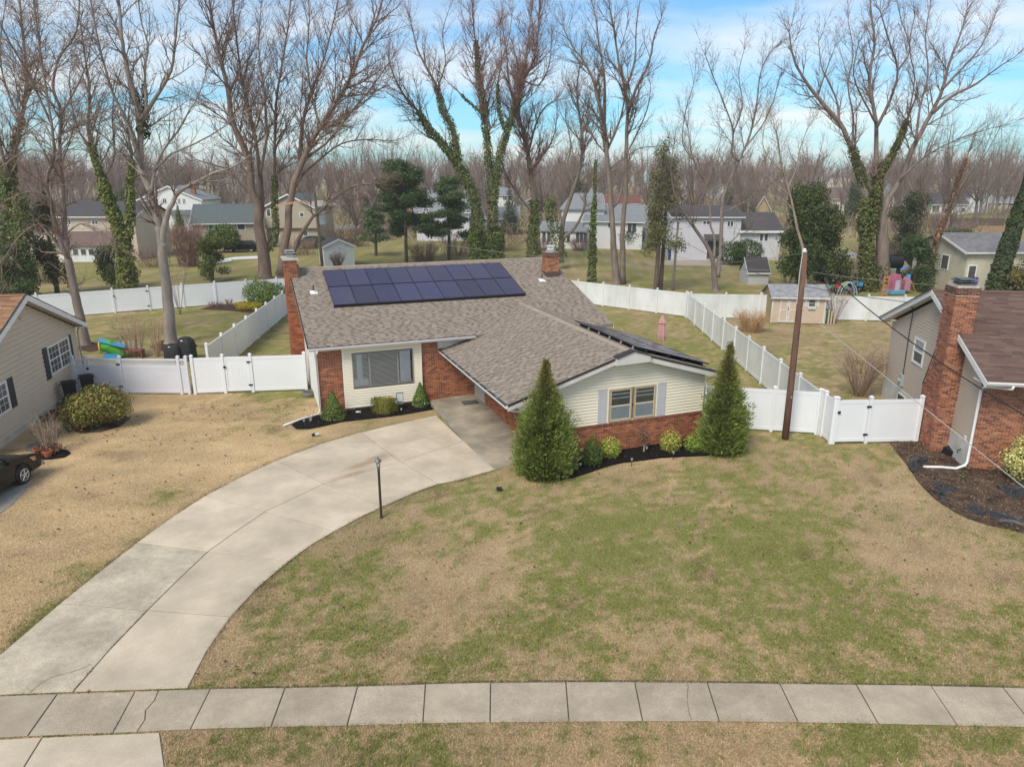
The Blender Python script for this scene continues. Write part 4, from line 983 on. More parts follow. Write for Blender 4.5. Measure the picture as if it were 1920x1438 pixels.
# chimney with sloping shoulder
rc_ = MB(); rc_.prism([(-.64, 1.61, -.05), (-.64, 3.09, -.05), (-.64, 3.09, 2.2), (-.64, 2.51, 3.65), (-.64, 2.51, 6.2), (-.64, 1.61, 6.2)], (.74, 0, 0)); rc_ = rc_.build('chimney', mMortar, rh)
bricks(rc_, (-.64, 3.10, 0), (0, -1, 0), (-1, 0, 0), 1.5, -.05, 6.2, pal=DPB, top=lambda u_: 6.21 if u_ > .59 else 2.2 + u_ / .58 * 1.45)
bricks(rc_, (-.65, 1.61, 0), (1, 0, 0), (0, -1, 0), .76, -.05, 6.2, pal=DPB)
bricks(rc_, (.11, 2.5, 0), (-1, 0, 0), (0, 1, 0), .76, 3.7, 6.2, pal=DPB)
bricks(rc_, (.10, 1.6, 0), (0, 1, 0), (1, 0, 0), .91, 4.4, 6.2, pal=DPB)
mb = MB(); mb.prism([(-.66, 3.10, 2.2), (-.66, 3.12, 2.26), (-.66, 2.53, 3.74), (-.66, 2.51, 3.68)], (.7, 0, 0)); mb.build('chimney_shoulder', mat('old_brick', (.13, .06, .045), .95, (.06, .04, .04), 4, bump=.3), rc_)
for o, u, n, l in (((-.66, 2.53, 0), (0, -1, 0), (-1, 0, 0), .95), ((-.68, 1.585, 0), (1, 0, 0), (0, -1, 0), .82), ((.125, 1.58, 0), (0, 1, 0), (1, 0, 0), .95)):
    bricks(rc_, o, u, n, l, 5.95, 6.2, pal=[(.14, .07, .05), (.10, .05, .045), (.2, .085, .055)], name='corbel')
mb = MB(); mb.box(-.66, .12, 1.59, 2.53, 5.9, 6.19); mb.build('corbel_core', mMortar, rc_)
mb = MB(); mb.box(-.62, .08, 1.63, 2.48, 6.2, 6.27); mb.build('crown', mConcrete, rc_)
mb = MB(); mb.box(-.5, -.02, 1.72, 2.35, 6.27, 6.36); mb.box(-.58, .05, 1.66, 2.42, 6.40, 6.43); mb.box(-.52, .0, 1.7, 2.38, 6.46, 6.485)
mb.build('flue_cap', mat('dull_metal', (.16, .165, .18), .5, (.08, .08, .085), 5, metal=.4), rc_)
# roof
rs_ = 1 / math.sqrt(1 + RSL ** 2); zf = RAZ - RSL * (RAY - REF); zb = RAZ - RSL * (REB - RAY)
rroof = slab(rh, 'roof', [(-.34, REF, zf), (15.3, REF, zf), (15.3, RAY, RAZ), (-.34, RAY, RAZ)], .09, mat('brown_roof', (.15, .085, .068), .95, (.12, .07, .056), 9))
slab(rroof, 'rear_slope', [(-.34, RAY, RAZ), (15.3, RAY, RAZ), (15.3, REB, zb), (-.34, REB, zb)], .09, MATS['brown_roof'])
shingles(rroof, (-.34, REF, zf), (1, 0, 0), (0, rs_, RSL * rs_), 9.0, (RAY - REF) / rs_, PALBROWN, wid=(.3, 1.0), clip=lambda x, t: not (x < .48 and 1.55 < REF + t * rs_ < 2.55))
mb = MB(); mb.prism([(-.34, RAY - .15, RAZ - .03), (-.34, RAY, RAZ + .04), (-.34, RAY + .15, RAZ - .03)], (15.6, 0, 0)); mb.build('ridge_cap', MATS['brown_roof'], rroof)
for ya, za, yb_, zb_ in ((REF, zf, 1.58, zf + RSL * (1.58 - REF)), (2.55, zf + RSL * (2.55 - REF), RAY, RAZ), (RAY, RAZ, REB, zb)):
    mb = MB(); mb.prism([(-.36, ya, za - .0), (-.36, yb_, zb_ - .0), (-.36, yb_, zb_ - .22), (-.36, ya, za - .22)], (.035, 0, 0)); mb.build('rake_board', mWhite, rroof)
    mb = MB(); mb.prism([(-.33, ya, za - .2), (-.33, yb_, zb_ - .2), (0, yb_, zb_ - .2), (0, ya, za - .2)], (0, 0, .02)); mb.build('soffit', mWhite, rroof)
bar('drip_edge', (-.37, RAY, RAZ + .03), (-.37, REB, zb + .03), .05, .03, mDrip, rroof)
gutter(rroof, (-.36, REF, zf - .01), (15.3, REF, zf - .01), (0, -1, 0), guard=False)
mb = MB(); mb.box(-.33, 9, REF + .03, 0, zf - .15, zf - .12); mb.build('soffit', mWhite, rroof)
downspout(rh, [(.45, REF - .06, zf - .1), (.45, REF - .05, zf - .22), (-.02, -.2, zf - .38), (-.06, -.1, zf - .55), (-.06, -.1, .32), (-.14, -.14, .20), (-.45, -.22, .10), (-.9, -.15, .09), (-1.5, -.2, .08)], r=.05)
# ================================================================== SHEDS
def stripe(name, c, c2, per=.11, rough=.65):      # distant lap siding: horizontal course lines with relief
    if name in MATS: return MATS[name]
    m = mat(name, c, rough, c2, 1.5); t = m.node_tree; n = t.nodes.new; b = t.nodes['Principled BSDF']
    tc_ = n('ShaderNodeTexCoord'); wv = n('ShaderNodeTexWave'); wv.bands_direction = 'Z'; wv.wave_profile = 'SAW'; wv.inputs['Scale'].default_value = 1 / per / 3.1416 * 1.0
    t.links.new(tc_.outputs['Object'], wv.inputs[0]); bp = n('ShaderNodeBump'); bp.inputs['Strength'].default_value = .8; bp.inputs['Distance'].default_value = .02
    t.links.new(wv.outputs[0], bp.inputs['Height']); t.links.new(bp.outputs[0], b.inputs['Normal']); return m
mTanP = mat('tan_shed_paint', (.58, .45, .345), .7, (.53, .41, .31), 2, stretch=(6, 1, 1))
mGrRoof = mat('grey_worn_roof', (.33, .33, .34), .95, (.17, .17, .18), 3, bump=.3)
s0, s1 = G(1444, 606.5), G(1544, 608.5); su = (s1 - s0); SW_ = su.length; 
shed = thing('garden_shed', 'tan garden shed with white double doors and grey roof by the rear fence', 'shed', s0, math.atan2(su.y, su.x))
SD = 2.6; SHH = 1.95
mb = MB(); mb.box(0, SW_, 0, SD, 0.05, SHH); mb.build('wall', mTanP, shed)
mOlive = mat('olive_stained_wood', (.36, .29, .16), .85, (.27, .22, .12), 2, stretch=(1, 6, 1))
mb = MB(); mb.prism([(-.012, -.0, 0.05), (-.012, SD, .05), (-.012, SD, SHH), (-.012, SD * .55, 2.55), (-.012, 0, SHH)], (.01, 0, 0)); mb.build('gable_wall', mOlive, shed)
slab(shed, 'roof', [(-.15, -.2, SHH - .04), (SW_ + .2, -.2, SHH - .04), (SW_ + .2, SD * .5, 2.62), (-.15, SD * .5, 2.62)], .05, mGrRoof); slab(shed, 'rear_slope', [(-.15, SD * .5, 2.62), (SW_ + .2, SD * .5, 2.62), (SW_ + .2, SD + .2, SHH - .1), (-.15, SD + .2, SHH - .1)], .05, mGrRoof)
mWhW = mat('peeling_white', (.72, .71, .70), .7, (.5, .48, .46), 5)
mb = MB(); mb.box(-.16, SW_ + .2, -.22, -.19, SHH - .16, SHH - .05); mb.build('fascia', mWhW, shed)
for x in (-.015, SW_ - .085): mb = MB(); mb.box(x, x + .1, -.02, .0, .05, SHH - .05); mb.build('corner_trim', mWhW, shed)
for x0, x1 in ((.52, 1.12), (1.14, 1.76)):
    mb = MB(); mb.box(x0, x1, -.022, -.002, .12, 1.82); dr = mb.build('shed_door', mTanP, shed)
    mb = MB(); framebox(mb, x0, x1, .12, 1.82, -.04, -.022, .1); mb.box(x0 + .1, x1 - .1, -.04, -.022, .95, 1.03); mb.build('door_trim', mWhW, dr)
mb = MB(); mb.box(1.105, 1.155, -.06, -.04, 1.0, 1.12); mb.build('door_latch', mHinge, shed)
mb = MB(); framebox(mb, 2.42, 2.95, 1.2, 1.78, -.035, -.001, .06); mb.box(2.42, 2.95, -.035, -.02, 1.47, 1.5); wn = mb.build('window', mWhW, shed)
mb = MB(); mb.box(2.48, 2.89, -.015, -.005, 1.26, 1.72); mb.build('pane', mGlassDark, wn)
mb = MB(); mb.box(2.44, 2.93, -.12, -.036, 1.08, 1.18); mb.build('flower_box', mWhW, wn)
for x0 in (2.18, 2.97):
    mb = MB(); mb.box(x0, x0 + .2, -.03, -.001, 1.22, 1.76); mb.build('shutter', mWhW, wn)
# ------------------------------------------------------------------ generic gable building placed by its picture outline
def gab_house(name, label, cat, x0, x1, yb, ye, yr, wallm, roofm, depth=8.0, face='eave', rz=0.0, wins=(), over=.35, chim=None, ground=None, door=None, trim=None, garage=None):
    """front wall between columns x0..x1 standing on row yb; eave row ye, ridge row yr; wins = pixel rects on the front"""
    trim = trim or mWhite
    p0 = G((x0 + x1) / 2, yb) if ground is None else AT((x0 + x1) / 2, yb, ground); Y = p0.y; p0.z = 0
    pc = Y * CP + CH * SP
    W_ = (x1 - x0) / FPX * pc / max(.5, math.cos(rz)); he = AT(0, ye, Y).z
    t = thing(name, label, cat, p0, rz)
    hw = W_ / 2
    fx = lambda x: ((x - (x0 + x1) / 2) / FPX * pc) / max(.5, math.cos(rz)); fz = lambda y: AT(0, y, Y).z
    if face == 'eave':
        hr = AT(0, yr, Y + depth / 2).z; 
        mb = MB(); mb.prism([(-hw, 0, 0), (-hw, depth, 0), (-hw, depth, he), (-hw, depth / 2, hr - .1), (-hw, 0, he)], (W_, 0, 0)); mb.build('wall', wallm, t)
        k = (hr - he) / (depth / 2); e = over
        ro = slab(t, 'roof', [(-hw - e, -e, he - e * k + .05), (hw + e, -e, he - e * k + .05), (hw + e, depth / 2, hr + .05), (-hw - e, depth / 2, hr + .05)], .12, roofm)
        slab(ro, 'rear_slope', [(-hw - e, depth / 2, hr + .05), (hw + e, depth / 2, hr + .05), (hw + e, depth + e, he - e * k + .05), (-hw - e, depth + e, he - e * k + .05)], .12, roofm)
        mb = MB(); mb.box(-hw - e, hw + e, -e - .1, -e, he - e * k - .08, he - e * k + .03); mb.build('gutter', trim, ro)
        for sx in (-1, 1):
            xa = sx * (hw + e) - (.03 if sx < 0 else -.0)
            mb = MB(); mb.prism([(xa, -e, he - e * k + .03), (xa, depth / 2, hr + .03), (xa, depth / 2, hr - .17), (xa, -e, he - e * k - .17)], (.03, 0, 0)); mb.build('rake_board', trim, ro)
    else:
        hr = AT(0, yr, Y).z
        mb = MB(); mb.prism([(-hw, 0, 0), (hw, 0, 0), (hw, 0, he), (0, 0, hr - .1), (-hw, 0, he)], (0, depth, 0)); mb.build('wall', wallm, t)
        k = (hr - he) / hw; e = over
        ro = slab(t, 'roof', [(-hw - e, -e, he - e * k + .05), (0, -e, hr + .05), (0, depth + e, hr + .05), (-hw - e, depth + e, he - e * k + .05)][::-1], .12, roofm)
        slab(ro, 'other_slope', [(0, -e, hr + .05), (hw + e, -e, he - e * k + .05), (hw + e, depth + e, he - e * k + .05), (0, depth + e, hr + .05)][::-1], .12, roofm)
        for sx in (-1, 1):
            mb = MB(); mb.prism([(sx * (hw + e), -e - .03, he - e * k + .05), (0, -e - .03, hr + .05), (0, -e - .03, hr - .18), (sx * (hw + e), -e - .03, he - e * k - .18)], (0, .04, 0)); mb.build('rake_board', trim, ro)
    for wi in wins:
        a, b, c, d = wi[:4]; mdl = wi[4] if len(wi) > 4 else 2
        A, B, C, D = fx(a), fx(b), fz(d), fz(c)
        mb = MB(); framebox(mb, A, B, C, D, -.06, -.001, .09)
        for q in range(1, mdl): mx = A + (B - A) * q / mdl; mb.box(mx - .04, mx + .04, -.055, -.001, C + .09, D - .09)
        o = mb.build('window', trim, t); mb = MB(); mb.box(A + .05, B - .05, -.02, -.004, C + .05, D - .05); mb.build('pane', mGlassDark, o)
    if door:
        a, b, c, d, dm = door; mb = MB(); mb.box(fx(a), fx(b), -.05, -.001, max(.05, fz(d)), fz(c)); o = mb.build('door', dm, t); mb = MB(); framebox(mb, fx(a) - .08, fx(b) + .08, max(.05, fz(d)), fz(c) + .1, -.06, -.002, .08); mb.build('door_frame', trim, o)
    if chim:
        x, y0, y1_, cw, dd, cm = chim; cx = fx(x); mb = MB(); mb.box(cx - cw / 2, cx + cw / 2, dd, dd + .6, 0.3, AT(0, y0, Y + dd).z); o = mb.build('chimney', cm, t); zt = AT(0, y0, Y + dd).z; mb = MB(); mb.box(cx - cw / 2 - .05, cx + cw / 2 + .05, dd - .05, dd + .65, zt, zt + .1); mb.build('chimney_cap', mConcrete, o)
    return t, fx, fz, W_, he
# materials of the far houses
mFCream = stripe('far_cream_siding', (.62, .52, .42), (.56, .47, .38), .16); mFTan = stripe('far_tan_siding', (.47, .39, .30), (.42, .35, .275), .16); mFWhite = stripe('far_white_siding', (.76, .76, .75), (.70, .70, .70), .2); mFLil = stripe('far_lilac_siding', (.64, .63, .67), (.58, .57, .61), .2); mFGrey = stripe('far_grey_siding', (.46, .49, .47), (.41, .44, .42), .16); mFYel = stripe('far_old_cream_siding', (.66, .61, .48), (.52, .47, .36), .17)
rDark = mat('far_dark_roof', (.085, .075, .078), .95, (.06, .055, .058), 2.5, bump=.3); rGreen = mat('far_green_grey_roof', (.115, .135, .135), .95, (.085, .10, .10), 2.5); rGrey = mat('far_grey_roof', (.24, .25, .265), .95, (.18, .19, .20), 2.5); rBrown = mat('far_brown_roof', (.17, .115, .10), .95, (.13, .09, .08), 2.5); rRed = mat('far_red_roof', (.20, .075, .055), .95, (.15, .06, .045), 3); rSlate = mat('far_worn_slate_roof', (.13, .125, .13), .95, (.22, .215, .22), 2.0)
mFBrick = mat('far_brick', (.33, .13, .07), .95, (.25, .09, .055), 6); mFYB = mat('far_tan_brick', (.48, .35, .20), .95, (.40, .29, .165), 6)
mDoorG = mat('sage_door', (.30, .36, .30), .6)
# 1 cream two-storey on the left, with sunroom and lower wing
t, fx, fz, W_, he = gab_house('house', 'cream two storey house with white windowed sunroom behind the left rear fence', 'house', 128, 262, 487, 405, 378, mFCream, rDark, depth=9, wins=((134, 146, 411, 422), (183, 196, 413, 422)))
mb = MB(); mb.box(fx(136), fx(232), -2.4, 0, 0, fz(457) - .1); sr_ = mb.build('sunroom', mFWhite, t)
slab(sr_, 'sunroom_roof', [(fx(132), -2.7, fz(457) - .05), (fx(236), -2.7, fz(457) - .05), (fx(236), 0, fz(434)), (fx(132), 0, fz(434))], .1, rBrown)
for k in range(6):
    xa = fx(146.5 + k * 14.2); mb = MB(); mb.box(xa, xa + .75, -2.43, -2.405, .75, fz(459) - .25); o = mb.build('sunroom_window', mWhite, sr_); mb = MB(); mb.box(xa + .08, xa + .67, -2.45, -2.43, .83, fz(459) - .33); mb.build('pane', mGlassDark, o)
mb = MB(); mb.box(fx(48), fx(128), -.3, 6, 0, fz(430)); wg = mb.build('wing', mFCream, t)
slab(wg, 'wing_roof', [(fx(42), -.7, fz(431)), (fx(128), -.7, fz(431)), (fx(128), 3, fz(408)), (fx(42), 3, fz(408))], .12, rBrown)
for a in (60, 70): mb = MB(); mb.box(fx(a), fx(a + 6), -.34, -.301, fz(447), fz(435)); mb.build('wing_window', mGlassDark, wg)
# 2 white gable house further back
t, fx, fz, W_, he = gab_house('house', 'white gabled two storey house behind the big forked tree', 'house', 268, 384, 432, 374, 349, mFWhite, rGrey, depth=9, face='gable', wins=((340, 345.5, 372, 383), (349, 354.5, 372, 383), (312, 320, 372, 382)), chim=(362, 343, 375, .8, 2.0, mFBrick))
mb = MB(); mb.prism([(fx(322), -1.6, fz(403)), (fx(384), -1.6, fz(403)), (fx(384), 0, fz(395)), (fx(322), 0, fz(395))], (0, 0, .12)); mb.build('porch_roof', rGreen, t)
mb = MB(); mb.box(fx(250), fx(268), 0, 8, 0, fz(388)); mb.build('side_wing', mFWhite, t)
# 3 tan split level
t, fx, fz, W_, he = gab_house('house', 'tan split level house with green grey roof behind the dome shaped shrub', 'house', 372, 478, 468, 417, 383, mFTan, rGreen, depth=9, rz=math.radians(14), wins=((398, 423, 420, 438), (447, 461, 418, 433, 1)))
p = G(548, 462); hw = 3.9
mb = MB(); tw = thing('house', 'tan two storey gabled house block with sage door behind the multi trunk tree', 'house', p, math.radians(-4))
he_, hr_ = AT(0, 388, p.y).z, AT(0, 364, p.y).z; zm_ = AT(0, 428, p.y).z
mb = MB(); mb.prism([(-hw, 0, zm_), (hw, 0, zm_), (hw, 0, he_), (0, 0, hr_), (-hw, 0, he_)], (0, 8, 0)); mb.build('upper_wall', mFTan, tw)
mb = MB(); mb.box(-hw, hw, .5, 8, 0, zm_); mb.build('lower_wall', mFTan, tw)
for s in (-1, 1):
    slab(tw, 'roof', [(s * (hw + .35), -.35, he_ - .2), (0, -.35, hr_ + .05), (0, 8.3, hr_ + .05), (s * (hw + .35), 8.3, he_ - .2)][::(-1 if s < 0 else 1)], .12, rGreen)
    mb = MB(); mb.prism([(s * (hw + .35), -.38, he_ - .2), (0, -.38, hr_ + .05), (0, -.38, hr_ - .16), (s * (hw + .35), -.38, he_ - .4)], (0, .04, 0)); mb.build('rake_board', mWhite, tw)
for (a, b, c, d, y) in ((-3.45, -2.75, 392, 407, 0), (1.5, 2.2, 398, 408, 0), (1.6, 2.4, 432, 444, .5)):
    mb = MB(); framebox(mb, a, b, AT(0, d, p.y).z, AT(0, c, p.y).z, y - .06, y - .001, .1); o = mb.build('window', mWhite, tw); mb = MB(); mb.box(a + .05, b - .05, y - .03, y - .004, AT(0, d, p.y).z + .05, AT(0, c, p.y).z - .05); mb.build('pane', mGlassDark, o)
mb = MB(); mb.box(-2.9, -2.0, .45, .499, .1, 2.15); o = mb.build('door', mDoorG, tw); mb = MB(); framebox(mb, -3.0, -1.9, .1, 2.25, .44, .498, .1); mb.build('door_frame', mWhite, o)
# 4 white shed behind the roof ridge
t, fx, fz, W_, he = gab_house('garden_shed', 'white garden shed with dark roof beside the wooden transformer pole', 'shed', 612, 663, 500, 461, 448, mFWhite, rDark, depth=3.4, face='gable', rz=math.radians(24), over=.2, wins=((637, 641, 463, 468, 1),))
# 5 grey house and garage behind the evergreens
gab_house('house', 'grey white house half hidden behind the ivy pines', 'house', 782, 880, 452, 396, 358, mFLil, rGrey, depth=8, wins=((795, 806, 391, 402),))
gab_house('garage', 'grey green garage with grey roof behind the ivy covered trunks', 'garage', 902, 971, 438.5, 409, 388, mFGrey, rGrey, depth=7)
gab_house('house', 'small white far house seen above the grey garage', 'house', 862, 918, 400, 374, 360, mFWhite, rGrey, depth=8, wins=((942, 948, 362, 372, 1),) if False else ())
gab_house('house', 'far white house with dark windows right of the ivy trunks', 'house', 926, 966, 395, 366, 352, mFWhite, rGrey, depth=8, wins=((943, 950, 366, 376), (955, 960, 366, 376)))
# 6 white house with sunroom
t, fx, fz, W_, he = gab_house('house', 'white house with grey roof and clipped round shrubs behind the double trunk tree', 'house', 1096, 1200, 467, 414, 384, mFWhite, rGrey, depth=8.5, rz=math.radians(-16), wins=((1138, 1148, 415, 428), (1173, 1190, 417, 437, 2)), chim=(1233, 386, 0, .9, 4.0, mFBrick))
mb = MB(); mb.box(fx(1050), fx(1128), 1.5, 8, 0, fz(394)); up_ = mb.build('upper_block', mFWhite, t)
slab(up_, 'upper_roof', [(fx(1046), 1.1, fz(394)), (fx(1132), 1.1, fz(394)), (fx(1118), 4.8, fz(364)), (fx(1060), 4.8, fz(364))], .12, rGrey)
mb = MB(); mb.box(fx(1018), fx(1100), -1.2, 1.5, 0, fz(434)); sr_ = mb.build('sunroom', mFWhite, t)
slab(sr_, 'sunroom_roof', [(fx(1014), -1.5, fz(434)), (fx(1104), -1.5, fz(434)), (fx(1104), 1.5, fz(418)), (fx(1014), 1.5, fz(418))], .1, rGrey)
for k, a in enumerate((1022, 1031, 1058, 1067, 1084, 1091, 1098)): mb = MB(); mb.box(fx(a), fx(a + 6), -1.24, -1.2, fz(455), fz(437)); mb.build('sunroom_window', mGlassDark, sr_)
gab_house('house', 'low far house with red brown roof above the white house', 'house', 1136, 1200, 402, 381, 367, mFBrick, rRed, depth=7)
gab_house('house', 'tan brick gabled house with white trim in the distance', 'house', 1268, 1334, 398, 372, 353, mFYB, rBrown, depth=8, face='gable', wins=((1274, 1290, 372, 386, 3), (1314, 1320, 372, 384)))
gab_house('house', 'small white far house with blue grey roof between tan gables', 'house', 1332, 1368, 392, 368, 350, mFWhite, rGrey, depth=7, face='gable')
# 9 lilac white house with dark roof
t, fx, fz, W_, he = gab_house('house', 'pale lilac two storey house with dark roof behind the slender forked tree', 'house', 1258, 1384, 488, 406, 386, mFLil, rDark, depth=9, wins=((1312, 1326, 414, 422), (1357, 1370, 414, 426)), door=(1324, 1347, 452, 487, mGlassDark))
mb = MB(); mb.prism([(fx(1316), -.9, fz(450)), (fx(1350), -.9, fz(450)), (fx(1350), 0, fz(441)), (fx(1316), 0, fz(441))], (0, 0, .1)); mb.build('door_awning', rDark, t)
mb = MB(); mb.box(fx(1384), fx(1462), .4, 8, 0, fz(434)); wg = mb.build('wing', mFLil, t)
slab(wg, 'wing_roof', [(fx(1376), 0, fz(435)), (fx(1466), 0, fz(435)), (fx(1466), 4.2, fz(401)), (fx(1376), 4.2, fz(401))], .12, rDark)
mb = MB(); mb.box(fx(1376), fx(1466), -.1, 0, fz(437), fz(433)); mb.build('gutter', mWhite, wg)
for a in (1422, 1431): mb = MB(); mb.box(fx(a), fx(a + 7), .36, .399, fz(453), fz(439)); o = mb.build('wing_window', mWhite, wg); mb = MB(); mb.box(fx(a + 1), fx(a + 6), .34, .36, fz(452), fz(440)); mb.build('pane', mGlassDark, o)
gab_house('house', 'tan brick house end with brown roof above the lilac house', 'house', 1412, 1442, 415, 392, 368, mFYB, rBrown, depth=14, face='gable', rz=math.radians(14))
gab_house('house', 'far pinkish house with brown porch roof behind the bushy evergreen', 'house', 1538, 1584, 404, 372, 352, mFCream, rBrown, depth=8, wins=((1560, 1572, 383, 395),))
gab_house('house', 'far pale gabled house high among the bare branches', 'house', 1548, 1586, 362, 341, 327, mFCream, rBrown, depth=8, face='gable', wins=((1560, 1568, 340, 348, 1),))
gab_house('house', 'far white house beyond the spreading ivy tree', 'house', 1652, 1712, 388, 362, 345, mFWhite, rGrey, depth=8)
gab_house('house', 'far white house with dark garage windows above the wooden fence', 'house', 1742, 1812, 402, 382, 362, mFWhite, rDark, depth=8, wins=((1746, 1760, 386, 398), (1800, 1808, 390, 398, 1)))
gab_house('house', 'far pale blue gabled house right of the wooden fence', 'house', 1815, 1850, 400, 366, 350, mFWhite, rDark, depth=8, face='gable')
# 14 old cream house on the right
t, fx, fz, W_, he = gab_house('house', 'weathered cream house with worn dark roof beside the ivy leaning trunk', 'house', 1802, 1925, 545, 471, 437, mFYel, rSlate, depth=8, rz=math.radians(2), wins=((1806, 1823, 497, 530, 1),), ground=63.0, trim=mWhite)
mb = MB(); mb.box(-W_ / 2 - .05, -W_ / 2 - .001, 2.4, 3.5, 1.7, 3.1); o = mb.build('side_window', mWhite, t); mb = MB(); mb.box(-W_ / 2 - .06, -W_ / 2 - .05, 2.5, 3.4, 1.8, 3.0); mb.build('pane', mGlassDark, o)
gab_house('garden_shed', 'small grey shed with dark steep roof beside the bushy evergreen', 'shed', 1402, 1440, 534, 510, 483, stripe('far_shed_siding', (.55, .55, .56), (.5, .5, .5), .16), rDark, depth=2.6, over=.12)
gab_house('house', 'beige far house at the left edge behind the ivy trees', 'house', -70, 10, 440, 385, 365, mFLil, rBrown, depth=8)
# ================================================================== TREES
def seg_mesh(name, segs, n=3, thr=.0125):
    """many tapered sticks: segs rows p0(3) p1(3) r0 r1 rgb(3)"""
    A = np.asarray(segs, np.float64)
    thin = A[:, 6] < thr
    if thin.any() and n == 3:
        me_parts = []
        B = A[~thin]; T = A[thin]
        V1_, F1_, C1_ = _sticks(B, 3) if len(B) else (np.zeros((0, 3)), np.zeros((0, 4), int), np.zeros((0, 3)))
        d = T[:, 3:6] - T[:, 0:3]; s_ = np.cross(d, np.random.default_rng(1).normal(0, 1, d.shape)); s_ /= np.maximum(np.linalg.norm(s_, axis=1), 1e-9)[:, None]
        m = len(T); V = np.empty((m, 4, 3)); V[:, 0] = T[:, 0:3] - s_ * T[:, 6:7] * 1.25; V[:, 1] = T[:, 0:3] + s_ * T[:, 6:7] * 1.25; V[:, 2] = T[:, 3:6] + s_ * T[:, 7:8] * 1.25; V[:, 3] = T[:, 3:6] - s_ * T[:, 7:8] * 1.25
        return npmesh(name, np.concatenate([V1_, V.reshape(-1, 3)]), np.concatenate([F1_, np.arange(m * 4).reshape(-1, 4) + len(V1_)]), np.concatenate([C1_, np.repeat(T[:, 8:11], 4, 0)]))
    V_, F_, C_ = _sticks(A, n); return npmesh(name, V_, F_, C_)
def _sticks(A, n):
    p0, p1, r0, r1, c = A[:, 0:3], A[:, 3:6], A[:, 6], A[:, 7], A[:, 8:11]
    d = p1 - p0; d /= np.maximum(np.linalg.norm(d, axis=1), 1e-9)[:, None]
    ref = np.where(np.abs(d[:, 2:3]) < .85, np.array([[0, 0, 1.]]), np.array([[1., 0, 0]]))
    x = np.cross(ref, d); x /= np.linalg.norm(x, axis=1)[:, None]; y = np.cross(d, x); m = len(A)
    V = np.empty((m, 2 * n, 3))
    for j in range(n):
        o = x * math.cos(2 * math.pi * j / n) + y * math.sin(2 * math.pi * j / n)
        V[:, j] = p0 + o * r0[:, None]; V[:, n + j] = p1 + o * r1[:, None]
    F = np.empty((m, n, 4), np.int64); base = np.arange(m) * 2 * n
    for j in range(n):
        F[:, j] = np.c_[base + j, base + (j + 1) % n, base + n + (j + 1) % n, base + n + j]
    return V.reshape(-1, 3), F.reshape(-1, 4), np.repeat(c, 2 * n, 0)
def quads(name, P, Nrm, size, C, asp=1.0, r=None):
    """leaf faces: centres, rough normals, half size, colours"""
    r = r or rng; P = np.asarray(P, float); m = len(P)
    nn = np.asarray(Nrm, float) + r.normal(0, .55, (m, 3)); nn /= np.maximum(np.linalg.norm(nn, axis=1), 1e-6)[:, None]
    a = np.cross(nn, r.normal(0, 1, (m, 3))); a /= np.maximum(np.linalg.norm(a, axis=1), 1e-6)[:, None]; b = np.cross(nn, a)
    s = (size * (0.6 + 0.8 * r.random(m)))[:, None] if not hasattr(size, '__len__') else np.asarray(size)[:, None]
    V = np.empty((m, 4, 3)); V[:, 0] = P - a * s; V[:, 1] = P - b * s * .55 * asp + nn * s * .12; V[:, 2] = P + a * s; V[:, 3] = P + b * s * .55 * asp + nn * s * .12
    return npmesh(name, V.reshape(-1, 3), np.arange(m * 4).reshape(-1, 4), np.repeat(C, 4, 0))
mBark = mat('bark', (1.55, 1.52, 1.5), .95, (.85, .85, .88), 3.0, attr=True, bump=.6, bscale=14, stretch=(1, 1, .25), spec=.1)
mTwig = mat('twig', (1.5, 1.5, 1.5), .95, (1.2, 1.2, 1.22), 2, attr=True, spec=.1, rand=.16)
mLeaf = mat('leaf', (2.2, 2.15, 1.9), .6, (1.35, 1.4, 1.3), 1.1, attr=True, spec=.25, trans=.18)
def path(P, Y0, drift, r0, r1):
    """pixel polyline -> world polyline with depth drift; every entry (x, y[, r])"""
    n = len(P); out = []; rr = []
    for k, q in enumerate(P):
        t = k / max(1, n - 1); out.append(AT(q[0], q[1], Y0 + drift * t * (1 + .25 * math.sin(3 * t + drift)))); rr.append((q[2] if len(q) > 2 else r0 + (r1 - r0) * t ** .7) * .84)
    return out, rr
def smoothpath(pts, rr, sub=3):
    if len(pts) < 3: return pts, rr
    P = []; R = []
    for i in range(len(pts) - 1):
        a = pts[max(i - 1, 0)]; b = pts[i]; c = pts[i + 1]; d = pts[min(i + 2, len(pts) - 1)]
        for k in range(sub):
            t = k / sub; P.append(0.5 * ((2 * b) + (c - a) * t + (2 * a - 5 * b + 4 * c - d) * t * t + (3 * b - a - 3 * c + d) * t ** 3)); R.append(rr[i] + (rr[i + 1] - rr[i]) * t)
    return P + [pts[-1]], R + [rr[-1]]
def rdir(r):
    v = Vector((r.gauss(0, 1), r.gauss(0, 1), r.gauss(0, 1))); return v.normalized()
